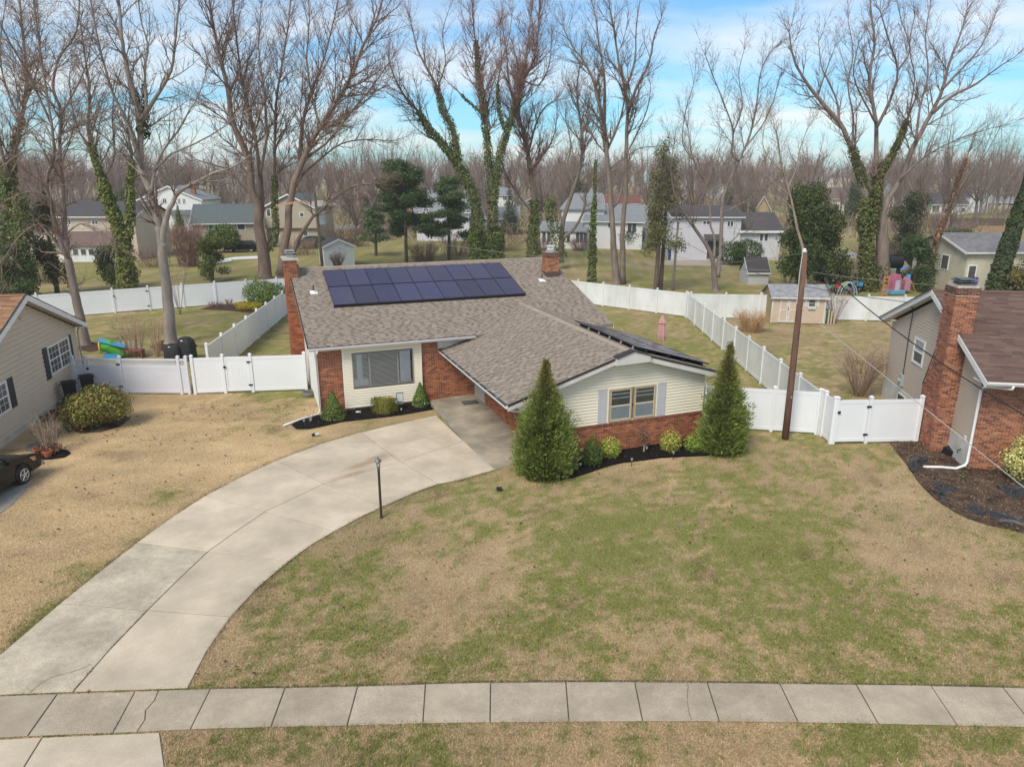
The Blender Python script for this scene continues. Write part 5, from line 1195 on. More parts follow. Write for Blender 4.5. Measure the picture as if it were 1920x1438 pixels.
def sprout(segs, p, d, L, r, lev, R, C, up, dens):
    """branch of length L growing from p towards d; lev levels of finer growth still to come"""
    n = 4 if lev >= 2 else (3 if lev == 1 else 2); st = L / n; q = p.copy(); rad = r
    for k in range(n):
        d = (d + rdir(R) * (.20 if lev else .26) + Vector((0, 0, up * (.10 if lev > 1 else .16)))).normalized()
        q2 = q + d * st; rad2 = max(.0045, r * (1 - (k + 1) / n * .82))
        c = C[0] if lev >= 2 else C[1]; j = R.uniform(.8, 1.2)
        segs.append((*q, *q2, rad, rad2, c[0] * j, c[1] * j, c[2] * j))
        if lev > 0:
            cnt = dens[lev] * st; cnt = int(cnt) + (R.random() < cnt - int(cnt))
            for _ in range(cnt):
                t = R.random(); s = (rdir(R)); s = (s - d * s.dot(d)); 
                if s.length < 1e-4: continue
                s.normalize(); ang = R.uniform(.45, .95); dd = d * math.cos(ang) + s * math.sin(ang)
                fr = (k + t) / n; l2 = L * R.uniform(.30, .55) * (1.15 - .6 * fr)
                if lev == 1: l2 = R.uniform(.35, .85)
                sprout(segs, q + (q2 - q) * t, dd, max(.3, l2), max(.0065, rad * .55), lev - 1, R, C, up, dens)
        q = q2; rad = rad2
def bare_tree(label, limbs, barkc=(.155, .125, .105), twigc=(.172, .118, .092), seed=1, dens=(0, 5.2, 2.9), side=.95, up=1.0, reach=1.0, group=None, ivy=(), ivycol=None, base=None, flare=1.0, fork=3.0, name='bare_tree', minlen=1.4):
    """limbs: list of (world points, radii, first fraction that carries branches)"""
    R = random.Random(seed); b0 = base or limbs[0][0][0]
    t = thing(name, label, 'tree', (b0.x, b0.y, 0), 0, group); off = Vector((b0.x, b0.y, 0))
    mb = MB(); segs = []
    for i, (pts, rr, f0) in enumerate(limbs):
        P, Q = smoothpath(pts, rr); j = R.uniform(.88, 1.12); mb.col((barkc[0] * j, barkc[1] * j, barkc[2] * j))
        if i == 0 and flare > 0:
            P = [P[0] + Vector((0, 0, -.15))] + [P[0] + (P[1] - P[0]) * .12] + [P[0] + (P[1] - P[0]) * .45] + P[1:]; Q = [Q[0] * (1 + .55 * flare), Q[0] * (1 + .25 * flare), Q[0] * 1.05] + Q[1:]
        P = [p - off + (rdir(R) * Q[k] * (.28 if i else .07) if 0 < k < len(P) - 1 else Vector()) for k, p in enumerate(P)]
        mb.tube(P, Q, 9 if Q[0] > .15 else 6)
        # side growth along the limb
        tot = sum((P[k + 1] - P[k]).length for k in range(len(P) - 1)); acc = 0
        for k in range(len(P) - 1):
            sl_ = (P[k + 1] - P[k]).length; d = (P[k + 1] - P[k]).normalized() if sl_ > 1e-6 else Vector((0, 0, 1)); fr = (acc + sl_ / 2) / tot; acc += sl_
            if fr < f0: continue
            cnt = sl_ * side * 1.45 * (1.0 + .9 * fr); cnt = int(cnt) + (R.random() < cnt - int(cnt))
            for _ in range(cnt):
                s = rdir(R); s = s - d * s.dot(d)
                if s.length < 1e-3: continue
                s.normalize(); ang = R.uniform(.4, .95); dd = d * math.cos(ang) + s * math.sin(ang)
                l2 = max(minlen, (tot * .30 * (1.1 - .75 * fr) + 1.0) * R.uniform(.45, 1.0)) * reach
                l2 = min(l2, 5.5 * reach)
                sprout(segs, P[k] + (P[k + 1] - P[k]) * R.random(), dd, l2, min(Q[k] * .5, .018 + .012 * l2), 2, R, (barkc, twigc), up, dens)
        # the limb's own tip ends in a fan
        for _ in range(int(fork)):
            s = rdir(R); dd = (d + s * .45).normalized(); sprout(segs, P[-1], dd, R.uniform(1.5, 2.8) * reach, Q[-1] * .8, 2, R, (barkc, twigc), up, dens)
    mb.build('trunk', mBark, t, smooth=True)
    if segs:
        link('crown', seg_mesh('crown', segs), mTwig, t)
    if ivy:
        VV = []; NN = []; SS = []; CC = []
        for (pts, rr, a0, a1, thick, dn) in ivy:
            P, Q = smoothpath(pts, rr, 6); n = len(P)
            for k in range(int(a0 * (n - 1)), max(int(a1 * (n - 1)), int(a0 * (n - 1)) + 1)):
                if k >= n - 1: break
                sg = P[k + 1] - P[k]; fr = (k - a0 * n) / max(1, (a1 - a0) * n); ln = sg.length; d = sg.normalized()
                th = thick * (1.0 - .55 * fr) * R.uniform(.75, 1.25)
                for _ in range(int(dn * 1.6 * ln)):
                    s = rdir(R); s = s - d * s.dot(d); s.normalize(); o = Q[k] + th * R.random() ** .7
                    p = P[k] + sg * R.random() + s * o - off; VV.append(p); NN.append(s + Vector((0, 0, .5)))
                    c = R.choice(ivycol or [(.060, .085, .022), (.045, .068, .018), (.085, .105, .030), (.11, .115, .035), (.035, .05, .015)]); q = R.uniform(.75, 1.25); CC.append((c[0] * q, c[1] * q, c[2] * q))
        link('ivy', quads('ivy', VV, NN, .095, np.array(CC), 1.5), mLeaf, t)
    return t
def LB(P, Y, drift, r0, r1, f0=.25):
    a, b = path(P, Y, drift, r0, r1); return (a, b, f0)
def grnd(x, y):
    g = G(x, y); return g.y
TB = (.165, .135, .115)
# -- grey forked maple behind the left lattice fence
Y = grnd(322, 645)
tr = LB([(322, 645), (318, 600), (313, 545), (306, 490), (302, 452), (297, 425)], Y, 0, .46, .26, .97)
bare_tree('tall grey forked maple standing behind the lattice topped fence', [tr,
    LB([(304, 470, .29), (299, 430, .32), (284, 370), (267, 317), (261, 233), (253, 187), (238, 127), (230, 83), (225, 33), (219, -30), (214, -80)], Y, .6, .33, .06, .3),
    LB([(267, 317), (242, 240), (213, 177), (192, 110), (177, 40), (165, -30)], Y, -1.5, .15, .04, .15), LB([(261, 236), (273, 205), (272, 133), (277, 83), (263, 33), (258, -40)], Y, 2, .13, .04, .1),
    LB([(261, 225), (290, 187), (320, 133), (328, 83), (333, 33), (340, -40)], Y, -2, .16, .04, .1), LB([(304, 465, .18), (306, 430, .23), (318, 392), (337, 360), (370, 340), (400, 325), (440, 312), (470, 290)], Y, -1, .27, .035, .35),
    LB([(283, 365), (290, 320), (307, 280), (333, 247), (350, 217), (372, 180), (385, 140)], Y, 2.5, .14, .035, .3), LB([(290, 320), (320, 290), (365, 270), (410, 245), (450, 215)], Y, -2.5, .09, .03, .2), LB([(270, 330), (235, 300), (200, 260), (160, 235)], Y, 2, .09, .03, .2)],
    barkc=(.22, .19, .165), seed=11, ivy=[(*path([(262, 250), (261, 205), (252, 165)], Y, .8, .14, .12), 0, 1, .10, 60), (*path([(268, 320), (275, 250), (272, 200), (271, 160)], Y, 1.6, .13, .1), .3, 1, .10, 60)], side=.85)
# -- leaning tree beside the beige house, with drooping twigs
Y = grnd(162, 648)
bare_tree('leaning bare tree with drooping twigs beside the beige neighbour house', [LB([(162, 648), (152, 600), (142, 560), (135, 525), (127, 485)], Y, 0, .33, .26, .5),
    LB([(127, 485), (107, 440), (96, 387), (88, 340), (100, 290), (97, 233), (80, 133), (67, 33), (60, -40)], Y, -1, .18, .04, .1), LB([(127, 485), (122, 440), (120, 380), (112, 283), (115, 213), (100, 167), (110, 110), (143, 60), (150, -20)], Y, 1.5, .2, .04, .3),
    LB([(97, 233), (50, 133), (20, 83), (-10, 20)], Y, -2, .10, .03, .1), LB([(115, 213), (135, 180), (160, 127), (172, 70)], Y, 2, .09, .03, .1), LB([(107, 440), (75, 420), (40, 440), (10, 480)], Y, -2.5, .07, .025, .1), LB([(120, 400), (90, 370), (50, 360), (5, 380)], Y, -2, .07, .025, .1), LB([(122, 440), (150, 420), (185, 430), (215, 450)], Y, -2, .06, .025, .2), LB([(100, 300), (60, 280), (20, 300), (-20, 330)], Y, 1, .07, .025, .2)],
    barkc=(.205, .165, .14), twigc=(.20, .13, .10), seed=12, up=-.15, side=1.1)
# -- multi-trunk maple behind the left chimney
Y = grnd(505, 522)
g0 = LB([(497, 522), (494, 472), (486, 430), (484, 386), (472, 358), (467, 300), (437, 233), (427, 167), (410, 100), (397, 33), (388, -40)], Y, -2, .85, .06, .35)
bare_tree('wide multi trunk maple standing behind the left chimney', [g0,
    LB([(486, 424), (490, 392), (487, 330), (485, 300), (473, 233), (453, 150), (443, 67), (433, -20)], Y, 2, .42, .06, .3), LB([(494, 480), (512, 455), (519, 435), (515, 386), (515, 300), (517, 200), (527, 133), (540, 50), (548, -30)], Y, 3, .34, .06, .3),
    LB([(526, 516), (534, 461), (540, 424), (546, 367), (567, 300), (600, 240), (639, 180), (660, 140), (683, 83), (707, 33), (722, -20)], Y, -2, .62, .06, .35), LB([(540, 500), (551, 470), (563, 442), (582, 412), (601, 395), (627, 371), (660, 350), (700, 345)], Y, -3, .36, .05, .4),
    LB([(560, 318), (567, 233), (587, 167), (610, 100), (627, 33), (640, -30)], Y, 3, .22, .05, .15), LB([(546, 367), (566, 330), (600, 300), (640, 270), (690, 262), (730, 265)], Y, 2.5, .2, .04, .3), LB([(600, 240), (585, 180), (575, 110), (580, 40), (576, -30)], Y, 1, .16, .04, .1), LB([(478, 372), (455, 350), (430, 320), (400, 310), (370, 300)], Y, -3, .18, .04, .3),
    LB([(487, 330), (500, 260), (495, 170), (485, 90), (490, 10)], Y, -1, .2, .04, .2), LB([(567, 300), (610, 270), (655, 215), (700, 160), (735, 110)], Y, -4, .18, .04, .2)],
    barkc=(.17, .125, .10), twigc=(.185, .115, .09), seed=13, ivy=[(*path([(505, 468), (517, 437), (515, 386), (515, 330)], Y, 1.2, .34, .28), 0, 1, .12, 80)], side=.8, flare=.5, reach=1.15)
# -- ivy-clad tree behind the middle of the roof
Y = 78.0
c1 = path([(906, 495), (896, 420), (887, 367), (870, 327), (853, 300), (827, 267), (803, 240), (787, 213), (763, 187), (740, 147), (728, 110)], Y, -2, .62, .05); c2 = path([(858, 305), (847, 240), (830, 207), (820, 167), (807, 140), (783, 93), (770, 40)], Y, 1.5, .42, .05)
c3 = path([(918, 495), (925, 420), (923, 367), (917, 300), (910, 233), (905, 183), (897, 140), (895, 100), (888, 50), (885, -10)], Y, 1, .5, .05); c4 = path([(924, 380), (927, 350), (940, 283), (950, 250), (967, 200), (977, 160), (987, 100), (993, 50), (998, 5)], Y, 2.5, .42, .05)
c5 = path([(950, 250), (938, 215), (933, 160), (940, 117), (937, 50)], Y, -1, .2, .04); c6 = path([(908, 215), (880, 193), (857, 170), (835, 150)], Y, -2.5, .16, .03)
bare_tree('tall ivy covered tree with several trunks behind the main roof', [(*c1, .55), (*c2, .3), (*c3, .5), (*c4, .4), (*c5, .2), (*c6, .4), LB([(905, 183), (925, 140), (950, 90), (960, 30)], Y, 3, .14, .04, .1), LB([(820, 167), (835, 120), (830, 60), (845, 10)], Y, 3, .12, .03, .1)], twigc=(.185, .10, .085), seed=14, reach=1.05, side=.95,
    ivy=[(*c1, 0, .72, .42, 170), (*c2, 0, .55, .34, 110), (*c3, 0, .85, .34, 120), (*c4, 0, .72, .34, 120), (*c5, .0, .5, .18, 60), (*c6, .0, .6, .15, 40), (*path([(900, 492), (893, 455), (890, 430)], Y, -1, .8, .5), 0, 1, .5, 420), (*path([(925, 492), (930, 455), (928, 430)], Y, -1, .8, .5), 0, 1, .6, 420)], flare=0)
Y = 82.0
d1 = path([(1000, 492), (1000, 433), (1003, 400), (993, 317), (987, 267), (973, 217), (980, 150), (1000, 117), (1010, 50), (1012, 0)], Y, 1, .5, .05)
bare_tree('reddish budded tree with ivy base beside the right chimney', [(*d1, .3), LB([(990, 290), (1000, 250), (1017, 207), (1040, 190), (1060, 185)], Y, -2, .2, .04, .2), LB([(1000, 400), (975, 370), (950, 330), (940, 300)], Y, -2, .2, .04, .3), LB([(973, 217), (955, 160), (950, 100), (940, 40)], Y, 2, .16, .04, .1), LB([(980, 150), (1010, 160), (1030, 120), (1035, 60)], Y, 2, .13, .04, .1), LB([(993, 317), (1020, 290), (1040, 250), (1045, 200)], Y, 2.5, .16, .04, .2)], barkc=(.16, .115, .095), twigc=(.19, .10, .085), seed=15,
    ivy=[(*d1, 0, .26, .55, 190)], side=1.2, reach=1.1)
Y = 80.0
bare_tree('crooked bare tree just right of the right chimney', [LB([(1050, 490), (1053, 445), (1057, 410), (1077, 350), (1090, 300), (1090, 243), (1083, 190), (1083, 150), (1090, 110)], Y, 0, .42, .05, .4), LB([(1053, 450), (1080, 425), (1095, 390), (1100, 360), (1125, 335), (1150, 320)], Y, -2, .26, .04, .3), LB([(1077, 350), (1065, 310), (1070, 270), (1060, 220)], Y, 2, .14, .04, .2), LB([(1090, 243), (1102, 228), (1098, 215), (1105, 190)], Y, 0, .1, .04, .2)], seed=16, ivy=[(*path([(1052, 485), (1040, 430), (1030, 390), (1035, 370)], Y, -1, .4, .3), 0, 1, .6, 120)])
# -- double trunk tree in the right rear
Y = grnd(1160, 533)
bare_tree('tall double trunk tree rising behind the right rear fence', [LB([(1156, 533), (1151, 470), (1149, 433), (1143, 350), (1137, 283), (1133, 233), (1120, 183), (1113, 153), (1093, 113), (1073, 87), (1055, 50)], Y, -1, .44, .045, .5),
    LB([(1168, 533), (1168, 470), (1167, 433), (1173, 350), (1174, 267), (1177, 200), (1170, 160), (1160, 117), (1153, 67), (1143, 15), (1140, -30)], Y, 1, .38, .045, .5), LB([(1133, 236), (1134, 150), (1123, 83), (1117, 33), (1105, -10)], Y, 2, .17, .04, .1), LB([(1177, 207), (1193, 167), (1217, 117), (1227, 67), (1240, 35)], Y, -2, .2, .04, .1), LB([(1172, 170), (1190, 117), (1193, 50), (1200, 0)], Y, 2, .14, .04, .1), LB([(1137, 285), (1160, 233), (1170, 190), (1168, 150)], Y, -2, .14, .05, .4), LB([(1146, 390), (1160, 375), (1170, 330), (1180, 300)], Y, 2, .2, .05, .6),
    LB([(1140, 320), (1165, 300), (1200, 278), (1230, 275)], Y, -2, .12, .03, .3), LB([(1135, 250), (1115, 230), (1095, 200), (1080, 170)], Y, 2.5, .1, .03, .2), LB([(1174, 290), (1195, 250), (1215, 200), (1220, 160)], Y, 2, .12, .03, .2)],
    barkc=(.185, .145, .12), seed=17, side=.62, flare=.8)
# -- ivy pole and slim forked tree
Y = grnd(1110, 534)
e1 = path([(1109, 534), (1111, 480), (1112, 430), (1113, 400), (1115, 370), (1116, 335), (1117, 300)], Y, 0, .2, .08)
bare_tree('ivy wrapped dead trunk standing straight by the rear fence', [(*e1, .95)], barkc=(.25, .13, .08), seed=18, ivy=[(*e1, 0, .62, .30, 150), (*e1, .55, 1, .1, 50)], fork=0, side=0, flare=0)
Y = grnd(1343, 546)
bare_tree('slender forked bare tree in front of the pale lilac house', [LB([(1342, 546), (1339, 515), (1337, 491), (1325, 461), (1307, 435), (1288, 407), (1274, 385), (1264, 359), (1258, 320), (1262, 280)], Y, -2, .34, .04, .45), LB([(1345, 520), (1349, 490), (1351, 469), (1353, 425), (1354, 381), (1363, 350), (1383, 307), (1397, 277), (1410, 240), (1420, 187), (1427, 133), (1447, 95)], Y, 1, .30, .04, .5), LB([(1337, 491), (1340, 450), (1333, 425), (1331, 390), (1325, 350), (1300, 300), (1290, 240)], Y, 2, .17, .04, .4),
    LB([(1385, 303), (1372, 285), (1375, 247), (1360, 200), (1337, 143), (1323, 105)], Y, -2, .12, .035, .2), LB([(1352, 462), (1370, 455), (1383, 442), (1397, 436)], Y, -1.5, .08, .03, .4), LB([(1354, 400), (1385, 385), (1420, 365), (1445, 345)], Y, -2, .08, .03, .2), LB([(1398, 275), (1430, 235), (1450, 190), (1460, 150)], Y, 2, .1, .03, .2), LB([(1375, 247), (1392, 200), (1385, 140), (1395, 95)], Y, 1, .08, .03, .1), LB([(1300, 300), (1280, 270), (1285, 210), (1300, 160)], Y, 2, .08, .03, .1)],
    barkc=(.17, .14, .12), twigc=(.18, .135, .115), seed=19, side=.75)
# -- big spreading tree on the right with ivy
Y = grnd(1648, 546)
i1 = path([(1656, 546), (1655, 480), (1652, 400), (1645, 360)], Y, 0, .72, .55); i2 = path([(1640, 400), (1647, 333), (1673, 290), (1693, 247), (1703, 217), (1715, 190)], Y, -2.5, .34, .06)
bare_tree('huge spreading bare tree with ivy trunk behind the tan garden shed', [(*i1, .99), LB([(1645, 375), (1623, 337), (1597, 277), (1573, 230), (1533, 183), (1513, 157), (1493, 123), (1483, 87), (1480, 60)], Y, -1, .38, .05, .25), LB([(1573, 230), (1570, 193), (1552, 150), (1540, 123), (1535, 80)], Y, 2, .15, .04, .1), LB([(1645, 360), (1643, 317), (1643, 233), (1630, 150), (1640, 83), (1633, 20), (1630, -30)], Y, 2, .32, .05, .3), LB([(1643, 240), (1670, 187), (1683, 133), (1667, 77), (1650, 20)], Y, -2, .18, .045, .1), LB([(1683, 133), (1707, 93), (1690, 40), (1680, -10)], Y, 2.5, .1, .035, .1), (*i2, .4),
    LB([(1652, 400), (1662, 380), (1687, 337), (1717, 267), (1747, 213), (1767, 167), (1780, 117), (1800, 67), (1813, 20)], Y, 1.5, .42, .05, .3), LB([(1747, 213), (1787, 180), (1827, 160), (1863, 133), (1903, 107)], Y, -2, .2, .035, .15), LB([(1767, 167), (1800, 133), (1840, 87), (1867, 27)], Y, 3, .15, .035, .1), LB([(1717, 267), (1725, 200), (1740, 140), (1735, 70), (1745, 10)], Y, 3.5, .16, .04, .2), LB([(1597, 277), (1600, 220), (1590, 160), (1600, 100), (1590, 40)], Y, 3, .14, .035, .2), LB([(1643, 233), (1620, 190), (1600, 140), (1610, 80)], Y, -3, .12, .035, .1), LB([(1687, 337), (1740, 290), (1800, 260), (1860, 240)], Y, -3, .16, .035, .3), LB([(1533, 183), (1550, 130), (1565, 90)], Y, -1, .1, .03, .1), LB([(1703, 217), (1715, 150), (1705, 90), (1715, 30)], Y, -2, .1, .03, .1)],
    barkc=(.165, .13, .11), twigc=(.175, .115, .098), seed=20, side=.72, reach=1.1, ivy=[(*i1, 0, .3, .15, 60), (*path([(1630, 546), (1626, 500), (1624, 450), (1620, 410), (1628, 370)], Y, -.6, .35, .25), 0, 1, .62, 330), (*path([(1634, 440), (1640, 400), (1645, 350)], Y, -.6, .3, .3), 0, 1, .4, 160), (*i2, 0, .75, .28, 150), (*path([(1622, 350), (1605, 300), (1597, 280)], Y, -1, .35, .3), 0, 1, .25, 90)], ivycol=[(.060, .080, .022), (.045, .062, .018), (.085, .095, .030), (.13, .105, .035), (.10, .08, .03), (.035, .05, .015)], flare=.6)
Y = 60.0
bare_tree('pale snag with bare branches rising behind the utility pole', [LB([(1512, 560), (1508, 500), (1505, 465), (1495, 430), (1488, 395), (1480, 360), (1470, 325), (1462, 290), (1456, 250)], Y, 0, .2, .05, .6), LB([(1478, 350), (1492, 320), (1500, 280), (1515, 240)], Y, 1, .07, .03, .2), LB([(1470, 325), (1445, 300), (1430, 270), (1435, 230)], Y, 1, .07, .03, .2), LB([(1488, 395), (1475, 380), (1462, 370)], Y, 0, .05, .03, .3)], barkc=(.27, .215, .165), twigc=(.2, .15, .12), seed=21, side=.8, flare=0)
k1 = path([(1866, 550), (1877, 505), (1893, 455), (1908, 410), (1922, 370), (1940, 310)], 58.0, 0, .5, .34)
bare_tree('thick leaning trunk wrapped in dark ivy beside the cream house', [(*k1, .99)], seed=22, ivy=[(*k1, 0, 1, .42, 620)], ivycol=[(.028, .042, .018), (.022, .034, .015), (.042, .058, .025), (.055, .068, .03)], side=0, fork=2, flare=0)
m1 = path([(1737, 545), (1745, 500), (1755, 455), (1772, 410), (1786, 370), (1803, 320), (1815, 290)], 66.0, 1, .26, .08)
bare_tree('slanting trunk wrapped in rust brown vine behind the right house', [(*m1, .6), LB([(1755, 455), (1742, 420), (1735, 380)], 66.0, 0, .12, .05, .3)], barkc=(.24, .15, .10), seed=23, ivy=[(*m1, .1, .95, .14, 60)], ivycol=[(.13, .065, .035), (.11, .055, .03), (.09, .05, .03)], side=.8)
# -- left ivy trees
l1 = path([(18, 560), (16, 480), (14, 400), (14, 330), (30, 260), (45, 200), (50, 130), (40, 40), (35, -30)], 60.0, 1, .42, .05)
bare_tree('ivy smothered tree at the far left above the beige house', [(*l1, .4), LB([(14, 330), (0, 270), (-15, 200), (-10, 120)], 60.0, -1, .2, .05, .2), LB([(45, 200), (65, 150), (75, 90), (70, 20)], 60.0, 2, .12, .04, .1), LB([(40, 230), (10, 160), (0, 90), (10, 10)], 60.0, 2, .12, .04, .1)], seed=24, ivy=[(*l1, 0, .42, 1.0, 420), (*l1, .4, .6, .25, 90), (*path([(45, 560), (42, 500), (40, 430), (38, 360)], 60.0, -1, .5, .3), 0, 1, .8, 320)], flare=0, side=1.1)
n1 = path([(238, 540), (234, 490), (225, 440), (208, 388), (192, 340), (176, 290), (165, 240), (168, 180), (160, 110), (150, 40)], 57.0, 0, .40, .05); n2 = path([(232, 470), (244, 410), (243, 350), (247, 300), (240, 240), (245, 180)], 57.0, 1.5, .25, .05)
bare_tree('ivy covered tree leaning left behind the rear fence', [(*n1, .45), (*n2, .4), LB([(176, 290), (150, 250), (135, 200), (130, 140)], 57.0, -2, .13, .04, .1), LB([(192, 340), (215, 290), (210, 220), (220, 150)], 57.0, 2, .13, .04, .1)], seed=25, ivy=[(*n1, 0, .45, .55, 330), (*n1, .4, .62, .22, 110), (*n2, 0, .6, .32, 150)], ivycol=[(.060, .085, .022), (.085, .105, .028), (.11, .12, .03), (.045, .06, .018), (.13, .12, .03)], flare=0)
# -- big budded tree in the far right and others of the middle distance: prototypes, then copies
def proto(label, h, seed, barkc=TB, twigc=(.175, .12, .102), spread=.34, limbs=6, r=.30, dens=(0, 3.2, 1.6), side=.6, group='bare trees among the far houses', reach=1.0):
    R = random.Random(seed); tk = [Vector((0, 0, 0)), Vector((R.uniform(-.2, .2), R.uniform(-.2, .2), h * .18)), Vector((R.uniform(-.4, .4), R.uniform(-.4, .4), h * .36))]
    L = [(tk, [r, r * .85, r * .7], .99)]
    for k in range(limbs):
        a = 6.283 * k / limbs + R.uniform(-.4, .4); s = tk[1].lerp(tk[2], R.uniform(.1, 1)); o = h * spread * R.uniform(.45, 1.0); top = h * R.uniform(.82, 1.02)
        p = [s]; 
        for t in (.3, .6, 1.0): p.append(Vector((s.x + math.cos(a) * o * t ** .8 + R.uniform(-.3, .3), s.y + math.sin(a) * o * t ** .8 + R.uniform(-.3, .3), s.z + (top - s.z) * t)))
        q = r * R.uniform(.4, .6); L.append((p, [q, q * .7, q * .42, q * .15], .12))
    return bare_tree(label, L, barkc, twigc, seed, dens=dens, side=side, group=group, base=Vector((0, 0, 0)), flare=.4, fork=2, reach=reach)
# ------------------------------------------------------------------ middle distance: named copies of a few bare trees
BG = 'bare trees among the far houses'
LBL = ['bare brown tree of the hazy belt among the far houses', 'purplish bare tree of the belt among the far houses', 'tall thin bare tree of the belt among the far houses', 'broad bare tree of the belt among the far houses']
PR = [proto(LBL[0], 17, 31), proto(LBL[1], 15, 32, twigc=(.20, .125, .105), spread=.4, limbs=7), proto(LBL[2], 20, 33, spread=.22, limbs=5), proto(LBL[3], 16, 34, spread=.5, limbs=8, barkc=(.15, .12, .105))]
spots = []
R = random.Random(77)
fixed = [(655, 420, 3, 1.0), (700, 405, 2, .9), (640, 395, 1, .9), (735, 420, 0, 1.0), (560, 400, 3, .9), (430, 392, 1, .8), (230, 420, 0, .9), (300, 400, 2, .8), (90, 420, 3, 1.0), (1010, 400, 1, 1.0), (1075, 395, 0, 1), (1210, 405, 1, .9), (1255, 410, 3, .9), (1290, 400, 2, .8), (1480, 400, 1, .95), (1450, 395, 3, .8), (1530, 410, 0, .8), (1600, 400, 1, 1.0), (1700, 410, 3, .95), (1760, 400, 1, 1.0), (1826, 416, 3, 1.15), (1880, 405, 0, 1.0), (1905, 430, 1, 1.0), (1860, 395, 2, 1.0), (970, 410, 0, .9), (880, 415, 1, .95), (800, 400, 2, .9), (830, 420, 3, .9), (1130, 400, 2, .95), (1400, 405, 0, .7), (1650, 395, 2, .9), (590, 390, 0, .9), (500, 390, 2, .8), (160, 400, 1, 1.0), (40, 400, 2, 1.0), (-20, 410, 0, 1.0), (1940, 420, 3, 1.0)]
for (x, y, k, s) in fixed:
    g = G(x, y); spots.append((g.x, g.y, k, s))
for _ in range(150):
    Yd = R.uniform(112, 260); X = R.uniform(-.80, .80) * Yd
    spots.append((X, Yd, R.randrange(4), R.uniform(.45, 1.02)))
used = set()
LAND = [(150, 'the cream sunroom house'), (330, 'the white gabled two storey house'), (480, 'the tan split level house'), (620, 'the tan two storey gabled block'), (780, 'the white garden shed'), (900, 'the ivy trunks and pines'), (1000, 'the grey green garage'), (1230, 'the white sunroom house'), (1400, 'the pale lilac house'), (1620, 'the bushy evergreen'), (1740, 'the spreading ivy tree'), (9999, 'the weathered cream house')]
def landmark(x, y):
    px = 960 + FPX * x / (y * CP + CH * SP); return next(n for b, n in LAND if px < b)
KIND = ['bare brown tree', 'purplish bare tree', 'tall thin bare tree', 'broad bare tree']
for (x, y, k, s) in spots:
    o = PR[k] if k not in used else copytree(PR[k]); used.add(k)
    o.location = (x, y, 0); o.rotation_euler = (0, 0, R.uniform(0, 6.28)); o.scale = (s, s, s * R.uniform(.9, 1.1)); o['group'] = BG; o['label'] = KIND[k] + ' of the hazy belt beyond ' + landmark(x, y)
# ------------------------------------------------------------------ the far wood: one mass
def wood(n, y0, y1, h0, h1, seed, tw, c0):
    r = np.random.default_rng(seed); rows = []
    for _ in range(n):
        Yd = r.uniform(y0, y1); X = r.uniform(-.9, .9) * Yd; h = r.uniform(h0, h1); j = r.uniform(.75, 1.25)
        c = np.array(c0) * j
        rows.append((X, Yd, 0, X + r.uniform(-1, 1), Yd, h * .6, .22, .12, *c))
        for k in range(9):
            a = r.uniform(0, 6.283); z0 = h * r.uniform(.22, .6); z1 = min(h, z0 + h * r.uniform(.25, .5)); o = h * r.uniform(.08, .26)
            p0 = np.array((X, Yd, z0)); p1 = np.array((X + math.cos(a) * o, Yd + math.sin(a) * o, z1)); rows.append((*p0, *p1, .12, .05, *c))
            for q in range(tw):
                b = p0 + (p1 - p0) * r.uniform(.25, 1); e = b + np.array((r.normal(0, 1.1), r.normal(0, 1.1), r.uniform(.4, 2.4))); rows.append((*b, *e, .045, .02, *(np.array((.212, .146, .112)) * j)))
    return rows
def brush(n, y0, y1, seed):
    r = np.random.default_rng(seed); rows = []
    for _ in range(n):
        Yd = r.uniform(y0, y1); X = r.uniform(-.85, .85) * Yd
        if vnoise(np.array([X * .03 + 50]), np.array([Yd * .03 + 9]))[0] < .42: continue
        h = r.uniform(1.2, 4.5); j = r.uniform(.7, 1.25); c = np.array((.19, .138, .11)) * j
        for k in range(11):
            b = np.array((X + r.normal(0, 1.6), Yd + r.normal(0, 1.6), 0)); e = b + np.array((r.normal(0, .7), r.normal(0, .7), h * r.uniform(.5, 1))); rows.append((*b, *e, .05, .02, *c))
            for q in range(2): f_ = b + (e - b) * r.uniform(.3, .9); rows.append((*f_, *(f_ + np.array((r.normal(0, .8), r.normal(0, .8), r.uniform(.2, 1)))), .035, .015, *c))
    return rows
o = link('far_wood', seg_mesh('far_wood', wood(500, 200, 420, 13, 20, 5, 26, (.18, .132, .105)) + wood(420, 420, 900, 14, 20, 6, 8, (.19, .15, .14)) + brush(3000, 118, 420, 9), thr=.06), mTwig, kind='stuff'); o['label'] = 'far brown winter wood along the horizon'
